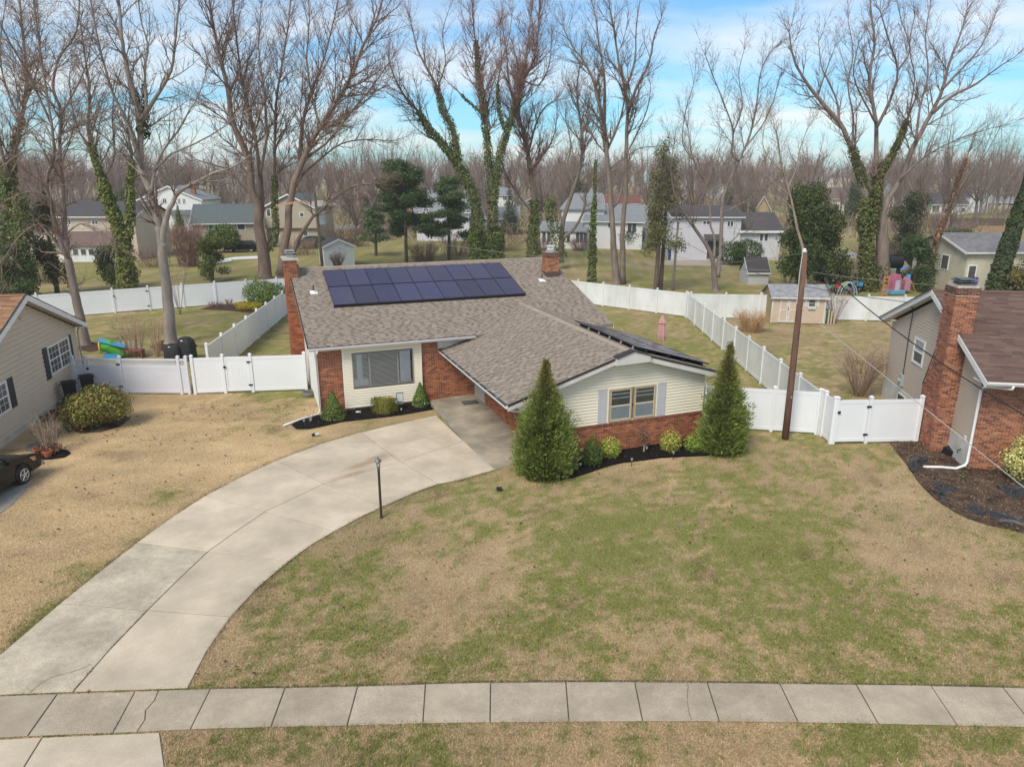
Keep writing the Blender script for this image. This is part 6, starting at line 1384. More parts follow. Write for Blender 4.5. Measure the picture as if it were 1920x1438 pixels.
# ------------------------------------------------------------------ evergreens and shrubs
def foliage(parent, name, blobs, n, size, cols, seed=1, asp=1.0, shell=.55, mdl=None, flat=0.0, tipc=None):
    """leaf faces spread through ellipsoids (cx,cy,cz,rx,ry,rz[,weight])"""
    r = np.random.default_rng(seed); P = []; Nn = []; C = []
    wts = np.array([(b[6] if len(b) > 6 else b[3] * b[4] * b[5]) for b in blobs], float); wts /= wts.sum(); cols = np.array(cols)
    for b, wt in zip(blobs, wts):
        m = max(3, int(n * wt)); d = r.normal(0, 1, (m, 3)); d /= np.linalg.norm(d, axis=1)[:, None]; rad = (shell + (1 - shell) * r.random(m)) ** .8 * (1 + .10 * r.normal(0, 1, m))
        p = np.c_[b[0] + d[:, 0] * rad * b[3], b[1] + d[:, 1] * rad * b[4], b[2] + d[:, 2] * rad * b[5]]; k = p[:, 2] > .02
        c = cols[r.integers(0, len(cols), m)] * (0.7 + .6 * r.random(m))[:, None] * r.uniform(.82, 1.18)
        if tipc is not None: tt = ((rad > .92) & (r.random(m) < .5))[:, None]; c = np.where(tt, np.array(tipc) * (0.7 + .6 * r.random(m))[:, None], c)
        P.append(p[k]); Nn.append(d[k]); C.append(c[k])
    P, Nn, C = np.concatenate(P), np.concatenate(Nn), np.concatenate(C)
    return link(name, quads(name, P, Nn, size, C, asp, r), mdl or mLeaf, parent)
def stick_stems(parent, name, n, h, spread, c, r0, seed, curve=.3, twigs=4, base=.15):
    R = random.Random(seed); segs = []
    for _ in range(n):
        a = R.uniform(0, 6.283); b = Vector((math.cos(a) * base * R.random(), math.sin(a) * base * R.random(), 0)); tip = Vector((math.cos(a) * spread * R.uniform(.3, 1), math.sin(a) * spread * R.uniform(.3, 1), h * R.uniform(.6, 1)))
        mid = b.lerp(tip, .5) + Vector((0, 0, h * curve * .3)); j = R.uniform(.75, 1.25); cc = tuple(x * j for x in c)
        segs += [(*b, *mid, r0, r0 * .75, *cc), (*mid, *tip, r0 * .75, r0 * .3, *cc)]
        for k in range(twigs):
            q = mid.lerp(tip, R.random()); e = q + (rdir(R) * .5 + Vector((0, 0, .35))) * h * .28; segs.append((*q, *e, r0 * .5, r0 * .25, *cc))
    return link(name, seg_mesh(name, segs), mTwig, parent)
def shrub(label, loc, blobs, n, size, cols, seed, name='shrub', cat='shrub', group=None, stems=True, stemc=(.12, .085, .06), **kw):
    t = thing(name, label, cat, loc, 0, group)
    foliage(t, 'foliage', blobs, n, size, cols, seed, **kw)
    if stems:
        h = max(b[2] for b in blobs); stick_stems(t, 'stems', 9, h, max(b[3] for b in blobs) * .6, stemc, .02, seed)
    return t
DKG = [(.030, .050, .018), (.022, .038, .014), (.042, .065, .022), (.055, .078, .026)]
MIDG = [(.055, .085, .022), (.040, .065, .018), (.075, .105, .028), (.095, .115, .034)]
YELG = [(.30, .27, .06), (.24, .23, .05), (.18, .19, .045), (.36, .33, .10), (.12, .14, .035)]
LIME = [(.16, .20, .035), (.11, .16, .03), (.20, .23, .05), (.075, .11, .022)]
# arborvitae: flat upright sprays around a stem, fuller low down, open at the brown tip
def arborvitae(label, g, H_, W_, seed, n=8500):
    t = thing('arborvitae', label, 'evergreen', (g.x, g.y, 0)); r = np.random.default_rng(seed)
    mb = MB(); mb.col((.11, .075, .05)); mb.tube([(0, 0, -.05), (.03, 0, H_ * .5), (0, .02, H_ * .97)], [.09, .05, .012], 7); mb.build('trunk', mBark, t)
    prof = lambda u: np.where(u < .12, .82 + 1.5 * u, np.where(u < .42, 1.0 - .35 * (u - .12), 0.895 * np.maximum((1 - u) / .58, 0) ** 1.22 + .02)) * W_
    # branch tufts: each a group of sprays with a common heading so that the outline is tufted
    nb = 620; ub = r.random(nb) ** 1.25; ab = r.random(nb) * 6.283; P = []; NN = []; C = []; SZ = []
    rb = prof(ub) * (0.70 + .42 * r.random(nb)) * (1 + .10 * np.sin(3 * ab + 7 * ub) + .07 * np.sin(5 * ab - 11 * ub))
    for k in range(nb):
        m = int(n / nb * (1.35 - 1.12 * ub[k])) + 2; tuft = .11 + .16 * (1 - ub[k])
        s = r.random(m); rad = rb[k] * (.42 + .62 * s); z = ub[k] * H_ * .985 + (s - .55) * rb[k] * .55
        p = np.c_[np.cos(ab[k]) * rad, np.sin(ab[k]) * rad, z] + np.clip(r.normal(0, 1, (m, 3)), -1.3, 1.3) * tuft * np.array([.55, .55, .6]); p[:, 2] = np.abs(p[:, 2])
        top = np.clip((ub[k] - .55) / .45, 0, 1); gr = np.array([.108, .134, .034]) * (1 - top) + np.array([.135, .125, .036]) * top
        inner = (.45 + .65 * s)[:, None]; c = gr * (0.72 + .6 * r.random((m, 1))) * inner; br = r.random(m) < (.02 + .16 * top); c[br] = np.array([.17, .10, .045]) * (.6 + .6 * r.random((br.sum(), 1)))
        P.append(p); NN.append(np.c_[-np.sin(ab[k]) * np.ones(m), np.cos(ab[k]) * np.ones(m), r.normal(0, .3, m)]); C.append(c); SZ.append((.030 + .032 * (1 - ub[k])) * (.6 + .8 * r.random(m)))
    P, NN, C, SZ = map(np.concatenate, (P, NN, C, SZ))
    # two crossed narrow faces for every spray, tip up and outwards
    a = P.copy(); a[:, 2] = 0; a /= np.maximum(np.linalg.norm(a, axis=1), 1e-6)[:, None]; dirv = a * .75 + np.array([0, 0, .75]) + r.normal(0, .35, P.shape); dirv /= np.linalg.norm(dirv, axis=1)[:, None]
    sd = np.cross(dirv, NN + r.normal(0, .5, P.shape)); sd /= np.maximum(np.linalg.norm(sd, axis=1), 1e-6)[:, None]
    m = len(P); V = np.empty((m, 4, 3)); s = SZ[:, None]
    V[:, 0] = P - dirv * s; V[:, 1] = P + sd * s * .30; V[:, 2] = P + dirv * s * 1.7; V[:, 3] = P - sd * s * .30
    link('foliage', npmesh('foliage', V.reshape(-1, 3), np.arange(m * 4).reshape(-1, 4), np.repeat(C, 4, 0)), mLeaf, t); return t
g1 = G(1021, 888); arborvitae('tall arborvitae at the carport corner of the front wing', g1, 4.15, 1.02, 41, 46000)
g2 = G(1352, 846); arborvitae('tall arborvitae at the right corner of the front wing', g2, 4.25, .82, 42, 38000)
def ball(label, x, y, w, h, cols, seed, n=2600, size=.032, egg=False, **kw):
    g = G(x, y); bl = [(0, 0, h * .5, w, w * .95, h * .52)] if not egg else [(0, 0, h * .30, w, w, h * .34), (0, 0, h * .55, w * .72, w * .72, h * .34), (0, 0, h * .80, w * .36, w * .36, h * .24)]
    bl += [(math.cos(a) * w * .45, math.sin(a) * w * .45, h * (.4 + .25 * math.sin(a * 3)), w * .6, w * .6, h * .36, w * w * h * .25) for a in np.arange(0, 6.2, 1.05)] if not egg else []
    return shrub(label, (g.x, g.y, 0), bl, n, size, cols, seed, stems=False, shell=.75, **kw)
ball('egg shaped dark green shrub beside the left arborvitae', 1110, 872, .42, 1.12, [(.050, .080, .020), (.065, .095, .024), (.04, .065, .018)], 43, egg=True)
ball('yellow green shrub next to the egg shaped one', 1143, 858, .40, .82, LIME + YELG[:2], 44)
ball('yellow variegated shrub under the wing window', 1256, 847, .40, .88, YELG + [(.10, .13, .03)], 45)
ball('bright green globe shrub next to the right arborvitae', 1302, 846, .40, .72, LIME, 46)
def cone(label, x, y, w, h, cols, seed, n=3200):
    g = G(x, y); t = thing('shrub', label, 'shrub', (g.x, g.y, 0)); r = np.random.default_rng(seed); u = r.random(n) ** 1.5; a = r.random(n) * 6.283; rr = w * np.minimum(1.0, (1 - u) * 1.08 + .02) * np.where(u < .12, .8 + 1.7 * u, 1) * (.78 + .26 * r.random(n))
    P = np.c_[np.cos(a) * rr, np.sin(a) * rr, u * h + .03]; C = np.array(cols)[r.integers(0, len(cols), n)] * (.7 + .6 * r.random((n, 1)))
    link('foliage', quads('foliage', P, np.c_[np.cos(a), np.sin(a), .6 * np.ones(n)], .034, C, 1.0, r), mLeaf, t); mb = MB(); mb.col((.1, .07, .05)); mb.tube([(0, 0, -.03), (0, 0, h * .9)], [.04, .01], 6); mb.build('trunk', mBark, t); return t
CG = [(.062, .095, .022), (.080, .115, .028), (.045, .072, .018), (.095, .125, .034)]
cone('cone shaped dwarf spruce beside the brick pier', 626, 786, .56, 1.25, CG, 47); cone('pointed dwarf spruce at the carport end of the front bed', 789, 762, .44, 1.10, CG, 48)
g = G(722, 776); t = thing('shrub', 'olive upright grassy shrub under the picture window', 'shrub', (g.x, g.y, 0)); r = np.random.default_rng(49); n = 3000
a = r.random(n) * 6.283; q = np.sqrt(r.random(n)); P = np.c_[np.cos(a) * q * .62, np.sin(a) * q * .34, .08 + r.random(n) * .62]
C = np.array([(.13, .14, .03), (.17, .165, .04), (.09, .10, .022), (.20, .18, .05)])[r.integers(0, 4, n)]; s = .05
V = np.empty((n, 4, 3)); dv = np.c_[np.cos(a) * .25, np.sin(a) * .25, np.ones(n)] + r.normal(0, .15, (n, 3)); sd = np.c_[-np.sin(a), np.cos(a), np.zeros(n)]
V[:, 0] = P - dv * .06; V[:, 1] = P + sd * .012; V[:, 2] = P + dv * .08; V[:, 3] = P - sd * .012
link('foliage', npmesh('foliage', V.reshape(-1, 3), np.arange(n * 4).reshape(-1, 4), np.repeat(C, 4, 0)), mLeaf, t); stick_stems(t, 'stems', 14, .5, .5, (.12, .09, .05), .012, 49)
def twiggy(label, x, y, h, spread, n, c, r0, seed, twigs=5, curve=.3, base=.15, name='bare_shrub', leaf=None, loc=None):
    g = loc or G(x, y); t = thing(name, label, 'shrub', (g.x, g.y, 0)); stick_stems(t, 'stems', n, h, spread, c, r0, seed, curve, twigs, base)
    if leaf: foliage(t, 'dry_leaves', leaf[0], leaf[1], leaf[2], leaf[3], seed)
    return t
# small tree-form dead shrub in the wing bed
g = G(1206, 850); t = thing('bare_shrub', 'small dead brown shrub on a single stem before the wing brick', 'shrub', (g.x, g.y, 0)); mb = MB(); mb.col((.3, .24, .18)); mb.tube([(0, 0, -.02), (.01, 0, .25), (-.03, 0, .48)], [.022, .018, .012], 6); mb.tube([(.03, 0, -.02), (.05, 0, .3), (.1, 0, .5)], [.016, .012, .008], 6); mb.build('trunk', mBark, t)
foliage(t, 'crown', [(0, 0, .68, .33, .3, .26)], 420, .03, [(.13, .07, .045), (.10, .055, .04), (.17, .10, .06)], 50, shell=.2); s_ = stick_stems(t, 'stems', 22, .55, .32, (.16, .10, .07), .008, 50, twigs=6, base=.04); s_.location = (0, 0, .38)
# small bare sapling in the main bed
twiggy('thin pale bare sapling at the left tip of the front bed', 582, 792, .95, .45, 7, (.33, .26, .2), .011, 51, twigs=4, base=.06)
# left neighbour's shrubs
g = G(186, 802); shrub('large rounded yellow green shrub with brown patches by the beige house', (g.x, g.y, 0), [(-.35, -.1, .85, .95, .95, .75), (.35, .1, 1.0, 1.05, .95, .72), (.1, .2, 1.35, .8, .8, .5), (-.55, -.35, .6, .7, .6, .55), (.75, .2, .8, .6, .6, .5)], 8500, .05, [(.085, .105, .022), (.12, .13, .03), (.16, .15, .04), (.055, .07, .018), (.13, .075, .035), (.10, .055, .03)], 52, shell=.55, stemc=(.1, .07, .05))
twiggy('bare upright multi stem shrub beside two clay pots', 96, 850, 1.45, .62, 60, (.23, .165, .12), .008, 53, twigs=3, base=.22, leaf=([(0, -.1, .22, .5, .4, .22)], 420, .05, [(.13, .06, .04), (.2, .09, .055), (.09, .05, .035)]))
twiggy('tall dry tan shrub behind the lattice topped fence', 252, 668, 2.5, 1.3, 110, (.33, .235, .15), .009, 54, twigs=4, base=.5); twiggy('slim dry tan shrub beside the big grey maple', 296, 668, 2.3, .6, 40, (.32, .22, .14), .009, 55, twigs=4, base=.2)
twiggy('tan twiggy shrub mound beside the tan garden shed', 1408, 622, 1.45, 1.5, 260, (.33, .21, .115), .010, 56, twigs=5, base=.7); twiggy('large grey brown twiggy shrub by the taupe house wall', 1612, 742, 2.3, 1.5, 110, (.22, .155, .115), .012, 57, twigs=8, base=.35)
g = G(1915, 905); shrub('variegated cream and green shrub in front of the brick wall', (g.x, g.y, 0), [(-.05, 0, .75, .72, .6, .6), (.25, .1, 1.35, .62, .6, .42), (-.35, -.2, .95, .5, .5, .42), (.5, 0, .8, .7, .6, .7)], 5200, .042, [(.38, .34, .15), (.45, .41, .20), (.28, .27, .10), (.14, .16, .045), (.5, .47, .26)], 58, shell=.6)
# rear corner bed on the left
g = G(498, 577); shrub('rounded green shrubs in the corner of the left rear fence', (g.x, g.y, 0), [(-.4, .3, 1.1, 1.4, 1.1, 1.15), (1.0, -.2, 1.0, 1.1, 1.0, 1.0), (.3, -.9, .8, .8, .7, .8)], 6500, .07, [(.075, .115, .028), (.10, .145, .036), (.055, .085, .022), (.13, .16, .045)], 59, shell=.55)
g = G(470, 583); shrub('low golden yellow shrub in front of the corner shrubs', (g.x, g.y, 0), [(-.4, 0, .38, .75, .5, .38), (.5, -.1, .34, .7, .5, .36)], 2600, .05, [(.34, .26, .03), (.42, .33, .04), (.22, .2, .03)], 60, shell=.6)
for k, (x, y) in enumerate(((397, 577), (412, 577), (430, 574))): twiggy(['small brown twig mound at the left end of the corner bed', 'small pale twig mound between two others in the corner bed', 'larger brown twig mound next to the golden shrub'][k], x, y, .5 + .1 * (k == 2), .4, 60, (.22, .13, .10), .008, 61 + k, twigs=4, base=.2)
# middle distance evergreens
def evergreen(label, x, y, Hm, Wm, seed, cols=DKG, n=5200, size=.17, kind='bush', Yd=None, name='evergreen_tree', trunk=True):
    g = G(x, y) if Yd is None else AT(x, y, Yd); t = thing(name, label, 'evergreen', (g.x, g.y, 0)); R = random.Random(seed); bl = []
    if kind == 'pine':
        for k in range(24):
            z = Hm * (.30 + .68 * (k / 24)); a = R.uniform(0, 6.28); rr = Wm * (1 - .72 * (k / 24)) * R.uniform(.35, 1.0); bl.append((math.cos(a) * rr, math.sin(a) * rr, z, Wm * R.uniform(.28, .5), Wm * R.uniform(.28, .5), Hm * R.uniform(.035, .08)))
    elif kind == 'cone':
        for k in range(14): z = Hm * (.06 + .9 * k / 14); bl.append((R.uniform(-.08, .08) * Wm, R.uniform(-.08, .08) * Wm, z, Wm * (1.02 - k / 14.5), Wm * (1.02 - k / 14.5), Hm * .075))
    else:
        for k in range(20): a = R.uniform(0, 6.28); q = R.random(); rr = Wm * .72 * math.sqrt(R.random()) * (1 - .55 * q); bl.append((math.cos(a) * rr, math.sin(a) * rr, Hm * (.14 + .74 * q), Wm * R.uniform(.28, .48), Wm * R.uniform(.28, .48), Hm * R.uniform(.10, .17)))
    foliage(t, 'crown', bl, int(n * 1.7), size * .68, cols, seed, shell=.3, asp=1.2)
    if trunk: mb = MB(); mb.col((.1, .075, .06)); mb.tube([(0, 0, -.1), (.1, .05, Hm * .5), (0, 0, Hm * .95)], [.22, .14, .03], 8); mb.build('trunk', mBark, t)
    return t
PINE = [(.050, .080, .034), (.040, .065, .028), (.068, .100, .042), (.08, .11, .048)]
evergreen('dark green pine tree behind the middle of the solar panels', 762, 492, 12.0, 4.0, 71, PINE, 18000, .16, 'pine'); evergreen('smaller dark pine leaning beside the ivy trunk', 842, 488, 10.0, 3.6, 72, PINE, 11000, .16, 'pine')
evergreen('low spreading evergreen at the left of the dark pine', 705, 480, 6.0, 2.6, 73, PINE, 2600, .15, 'pine')
evergreen('big bushy evergreen mass behind the utility pole', 1492, 548, 9.6, 2.7, 74, [(.036, .052, .017), (.026, .04, .013), (.05, .066, .021), (.066, .08, .026)], 11000, .14); evergreen('bushy evergreen right of the utility pole', 1548, 545, 8.2, 2.3, 75, [(.036, .052, .017), (.026, .04, .013), (.055, .066, .021), (.08, .08, .03)], 8000, .14)
evergreen('dark holly bush behind the toy filled yard', 1712, 545, 5.0, 2.3, 76, DKG, 6500, .11); evergreen('spreading dark evergreen between the ivy tree and vine trunk', 1690, 500, 8.5, 3.4, 77, [(.03, .042, .02), (.045, .05, .026), (.055, .06, .03)], 6500, .15); evergreen('broad dark yew behind the cream house', 1790, 470, 3.4, 3.0, 78, [(.05, .06, .018), (.035, .045, .014), (.07, .075, .024)], 4000, .13)
evergreen('olive bamboo like thicket at the right edge by the cream house', 1912, 556, 4.6, 1.9, 79, [(.13, .105, .035), (.10, .08, .03), (.075, .07, .025)], 6500, .10, Yd=57.0); evergreen('ragged evergreen below the leaning ivy tree', 222, 541, 4.3, 2.2, 80, [(.045, .06, .02), (.033, .046, .016), (.06, .075, .026)], 6000, .11); evergreen('dark upright juniper behind the rear fence gate', 108, 552, 8.8, 1.7, 81, [(.038, .045, .022), (.028, .035, .018), (.055, .055, .028)], 6000, .13, 'bush'); evergreen('dark leafy thicket at the far left behind the fence', 34, 566, 5.2, 2.4, 82, [(.03, .05, .016), (.042, .066, .02), (.055, .08, .026)], 7000, .11)
evergreen('small pointed arborvitae beside the tan split level house', 341, 452, 6.2, 1.35, 83, [(.07, .075, .02), (.05, .055, .016), (.09, .09, .026)], 2600, .13, 'cone'); evergreen('low green spreading juniper in front of the red twig shrub', 398, 528, 4.4, 2.1, 84, [(.065, .08, .024), (.05, .062, .02), (.085, .095, .03)], 5500, .11)
twiggy('reddish brown twig thicket beside the tan split level house', 355, 500, 5.0, 2.2, 240, (.20, .12, .10), .018, 85, twigs=6, base=1.2)
g = G(421, 474); shrub('dome shaped clipped shrub in front of the tan split level house', (g.x, g.y, 0), [(0, 0, 2.3, 2.1, 1.9, 1.5), (-.8, 0, 1.8, 1.5, 1.4, 1.1), (.8, 0, 1.8, 1.5, 1.4, 1.1)], 4200, .14, [(.045, .07, .02), (.06, .085, .024), (.09, .11, .032)], 86, shell=.75)
g = G(1182, 466); shrub('round clipped dark shrub at the white house corner', (g.x, g.y, 0), [(0, 0, 1.9, 1.95, 1.8, 1.9)], 3600, .11, [(.03, .048, .016), (.04, .06, .02)], 87, shell=.85)
g = G(1122, 462); shrub('low clipped hedge under the white house windows', (g.x, g.y, 0), [(-.7, 0, 1.0, 1.2, .8, .95), (.9, 0, .95, 1.2, .8, .9)], 2600, .11, [(.03, .048, .016), (.04, .06, .02)], 88, shell=.8)
g = G(1386, 497); shrub('broad clipped dark hedge beside the pale lilac house', (g.x, g.y, 0), [(-1.0, 0, 1.4, 1.7, 1.2, 1.3), (.9, .2, 1.5, 1.8, 1.2, 1.45)], 4600, .11, [(.026, .045, .014), (.035, .058, .018), (.045, .07, .022)], 89, shell=.8)
g = G(1240, 470); shrub('dark shrub and yellow bush right of the white house', (g.x, g.y, 0), [(0, 0, 1.8, 2.0, 1.5, 1.7)], 2600, .12, [(.05, .055, .02), (.035, .045, .016), (.09, .085, .025)], 90, shell=.7)
for k, (x, y, h) in enumerate(((1229, 548, 13.0), (1238, 545, 12.0))):
    t = evergreen(['slim sparse pine with bare stem by the right rear fence', 'second slim pine close behind the first by the right rear fence'][k], x, y, h, 1.9, 91 + k, [(.075, .075, .03), (.055, .06, .024), (.10, .09, .04)], 2600, .11, 'pine', name='pine_tree')
twiggy('brown brush heap below the dark pine', 795, 492, 2.6, 2.6, 220, (.16, .10, .08), .015, 93, twigs=5, base=1.3); twiggy('brown hedge row left of the dark pine', 655, 462, 3.0, 4.0, 240, (.15, .09, .075), .02, 94, twigs=4, base=3.0); twiggy('bare rose bush against the white garden shed', 634, 505, 1.9, 1.1, 120, (.13, .085, .07), .014, 95, twigs=5, base=.4)
twiggy('brown bramble beside the white house sunroom', 1085, 470, 1.8, 2.2, 150, (.15, .095, .08), .014, 96, twigs=5, base=1.0)
g = G(1565, 607); twiggy('small leafless fruit tree beside the tan garden shed', 0, 0, 2.9, 1.4, 26, (.22, .15, .12), .014, 97, twigs=9, base=.08, loc=g, name='bare_tree')
g = G(1474, 546); twiggy('pale spreading leafless sapling beside the small grey shed', 0, 0, 4.2, 2.0, 24, (.34, .26, .18), .022, 98, twigs=8, base=.1, loc=g, name='bare_tree')
g = G(338, 590); twiggy('thin pale sapling leaning by the big grey maple', 0, 0, 4.4, 1.8, 12, (.30, .23, .18), .018, 99, twigs=7, base=.1, loc=g, name='bare_tree')

# distant evergreens between the houses and more half hidden houses
DE = evergreen('dark rounded evergreen among the far houses', 1600, 420, 9.0, 3.0, 141, [(.045, .06, .028), (.06, .075, .034), (.035, .048, .022)], 2600, .22, 'bush'); DP = evergreen('dark pointed evergreen among the far houses', 905, 405, 12.0, 2.8, 142, [(.045, .06, .03), (.035, .05, .026)], 2200, .22, 'cone')
DE['group'] = DP['group'] = 'evergreens among the far houses'
R = random.Random(88)
for k in range(26):
    o = copytree(DE if k % 2 else DP); Yd = R.uniform(125, 270); o.location = (R.uniform(-.78, .78) * Yd, Yd, 0); o.rotation_euler = (0, 0, R.uniform(0, 6)); s_ = R.uniform(.6, 1.15); o.scale = (s_, s_, s_ * R.uniform(.8, 1.1)); o['label'] = ('dark rounded evergreen' if k % 2 else 'dark pointed evergreen') + ' of the far belt beyond ' + landmark(o.location.x, o.location.y)
HL = [('cream', mFCream), ('white', mFWhite), ('tan', mFTan), ('grey', mFGrey), ('lilac', mFLil), ('tan brick', mFYB)]; RL = [('grey', rGrey), ('brown', rBrown), ('dark', rDark)]
near = ['left of the tan split level', 'beyond the white garden shed', 'behind the dark pine', 'above the grey garage', 'beyond the white sunroom house', 'behind the lilac house', 'past the bushy evergreen', 'behind the huge ivy tree', 'above the cream house', 'behind the left ivy tree', 'beyond the multi trunk maple', 'past the double trunk tree']
for k, (x, y, w_, hh) in enumerate(((30, 400, 40, 22), (650, 388, 46, 20), (740, 382, 40, 18), (1000, 392, 40, 20), (1095, 372, 44, 16), (1420, 372, 40, 16), (1500, 378, 44, 18), (1625, 378, 40, 18), (1885, 392, 50, 20), (130, 385, 44, 18), (560, 375, 40, 16), (1230, 376, 40, 16))):
    a_, b_ = HL[k % 6], RL[(k * 2 + k // 3) % 3]
    gab_house('house', 'far %s house with %s roof %s' % (a_[0], b_[0], near[k]), 'house', x - w_ / 2, x + w_ / 2, y, y - hh * .62, y - hh * 1.15, a_[1], b_[1], depth=8, face='eave' if k % 3 else 'gable', rz=math.radians(R.uniform(-20, 20)), wins=((x - w_ * .3, x - w_ * .15, y - hh * .5, y - hh * .25, 1), (x + w_ * .1, x + w_ * .25, y - hh * .5, y - hh * .25, 1)))
# thickets along the far property lines
for k, (x, y, h, sp, n, c, l) in enumerate(((560, 478, 2.2, 3.0, 150, (.19, .13, .10), 'brown brush right of the multi trunk maple'), (860, 478, 2.6, 3.2, 190, (.17, .115, .09), 'dense brush at the foot of the ivy trees'), (950, 470, 2.2, 3.5, 170, (.18, .125, .10), 'brown brush in front of the grey garage'), (1010, 476, 2.4, 2.4, 150, (.17, .11, .09), 'thicket beside the ivy based reddish tree'), (1085, 440, 2.4, 4.0, 160, (.17, .12, .10), 'brush left of the ivy wrapped dead trunk'), (1290, 470, 2.0, 2.4, 110, (.19, .13, .11), 'low brush at the end of the lilac house'), (1600, 540, 2.6, 2.2, 170, (.18, .13, .10), 'tangled brush under the spreading ivy tree'), (1640, 500, 3.0, 3.4, 190, (.17, .12, .10), 'tall tangled brush behind the spreading ivy tree'), (1735, 500, 3.2, 3.0, 190, (.18, .12, .10), 'tall brush around the slanting vine trunk'), (1440, 470, 2.4, 3.0, 140, (.18, .13, .10), 'brush behind the small grey shed'), (290, 500, 2.2, 2.4, 130, (.19, .12, .10), 'reddish brush between the two left ivy trees'), (75, 530, 2.6, 2.6, 150, (.17, .11, .09), 'dark brush at the foot of the left juniper'), (700, 450, 2.6, 5.0, 200, (.16, .105, .09), 'long brown hedge beyond the dark pine'), (1790, 440, 2.4, 4.0, 150, (.18, .125, .10), 'brush before the brown wooden fence'), (500, 440, 2.4, 3.5, 140, (.18, .125, .10), 'brush behind the tan two storey block'))):
    twiggy(l, x, y, h, sp, n, c, .016, 200 + k, twigs=6, base=sp * .8)
# ================================================================== SMALL THINGS
mPole = mat('pole_wood', (.20, .105, .07), .9, (.11, .062, .045), 3, stretch=(3, 3, .4), bump=.4, bscale=20)
mPoleO = mat('old_pole_wood', (.27, .21, .13), .9, (.19, .15, .09), 3, stretch=(3, 3, .4))
mCable = mat('black_cable', (.02, .02, .022), .6); mCableG = mat('grey_cable', (.20, .21, .20), .6); mCableP = mat('pale_cable', (.45, .44, .40), .6)
def wire(label, A, B, sag, r, m, name='overhead_wire', mids=None, n=24):
    A, B = Vector(A), Vector(B); P = []
    for k in range(n + 1):
        t = k / n; p = A.lerp(B, t); p.z -= sag * 4 * t * (1 - t); P.append(p)
    mb = MB(); mb.tube(P, r, 5); o = mb.build(name, m, smooth=True); return tag(o, label, 'wire')
g = G(1472, 823); up = thing('utility_pole', 'brown wooden utility pole in front of the white fence', 'pole', g)
PT = AT(1510, 474, g.y + .05) - Vector((g.x, g.y, 0))
mb = MB(); mb.tube([(0, 0, -.3), PT * .3, PT * .7, PT], [.135, .125, .112, .10], 14); mb.build('pole', mPole, up, smooth=True)
mb = MB(); mb.tube([PT * .74 + Vector((-.14, -.06, 0)), PT * .9 + Vector((-.15, -.06, 0)), PT + Vector((-.12, -.06, .12))], .018, 8); mb.build('conduit', mat('conduit_grey', (.5, .5, .49), .5), up)
mb = MB(); mb.lathe([(.05, 0), (.09, .03), (.09, .07), (.05, .1), (.07, .12), (.03, .16)], 10, tuple(PT + Vector((-.05, -.03, .0)))); mb.build('insulator', mWhite, up)
mb = MB(); mb.box(-.02, .02, -.19, -.13, 1.75, 1.8); mb.build('pole_tag', mat('tag_metal', (.5, .4, .25), .5), up)
ptw = PT + Vector((g.x, g.y, 0))
wire('thick black service cable from the utility pole towards the street', ptw + Vector((.05, -.05, -.02)), AT(2010, 830, 12.5), .35, .016, mCable)
wire('pale thin guy wire slanting down from the utility pole', PT * .72 + Vector((g.x, g.y - .14, 0)), AT(2010, 985, 12.0), .02, .010, mCableP)
wire('black service drop sagging past the pole to the taupe gable', AT(1262, 440, 64.0), Vector((16.13, 23.38, 0)) + Matrix.Rotation(math.radians(-9), 3, 'Z') @ Vector((-.38, 6.6, 4.85)), .9, .014, mCable)
wire('twisted grey cable strung along the rear yards from the transformer pole', AT(605, 420, 80.0), AT(1503, 508, 62.0), 1.1, .022, mCableG); wire('twisted grey cable running on past the toy filled yard', AT(1503, 508, 62.0), AT(2060, 548, 56.0), .4, .022, mCableG)
wire('thin cable from the pole top towards the lilac house', ptw, AT(1262, 478, 64.0), .5, .010, mCableG)
g = G(605, 506); tp = thing('utility_pole', 'olive wooden pole with grey transformer behind the roof', 'pole', g); ht = AT(605, 362, g.y).z
mb = MB(); mb.tube([(0, 0, -.3), (-.1, 0, ht * .5), (-.25, 0, ht)], [.19, .17, .14], 12); mb.build('pole', mPoleO, tp, smooth=True)
mb = MB(); mb.lathe([(.30, 0), (.36, .05), (.36, 1.15), (.30, 1.25), (.08, 1.35)], 16, (.42, -.05, AT(0, 422, g.y).z)); mb.build('transformer', mat('transformer_grey', (.50, .53, .56), .45, (.44, .47, .5), 3), tp, smooth=False)
for dx in (.3, .55): mb = MB(); mb.tube([(dx, -.05, AT(0, 400, g.y).z), (dx, -.05, AT(0, 392, g.y).z)], .05, 8); mb.build('bushing', mConcrete, tp)
mb = MB(); mb.box(-.2, .35, -.05, .02, AT(0, 412, g.y).z, AT(0, 410, g.y).z + .05); mb.build('bracket', mSteel, tp)
g = G(1261, 545); sp = thing('utility_pole', 'slim pale service pole in front of the lilac house', 'pole', g); ht = AT(1265, 420, g.y).z
mb = MB(); mb.tube([(0, 0, -.2), (.06, 0, ht * .5), (.12, 0, ht)], [.13, .11, .09], 10); mb.build('pole', mat('pale_pole', (.36, .31, .25), .9, (.28, .24, .2), 4), sp, smooth=True)
mb = MB(); mb.box(-.3, .5, -.08, .08, ht - .5, ht - .42); mb.lathe([(.1, 0), (.14, .1), (.05, .3)], 8, (.12, 0, ht)); mb.build('pole_head', mSteel, sp)
# plank between the maple trunks
p0, p1 = AT(517, 387, 71.0), AT(576, 378, 71.0); mb = MB(); mb.obox(p0, p1 - p0, (0, .18, 0), (0, 0, .16)); tag(mb.build('plank', mat('pink_lumber', (.52, .30, .20), .8, (.45, .26, .18), 4)), 'pinkish timber plank fixed across the multi trunk maple', 'plank')
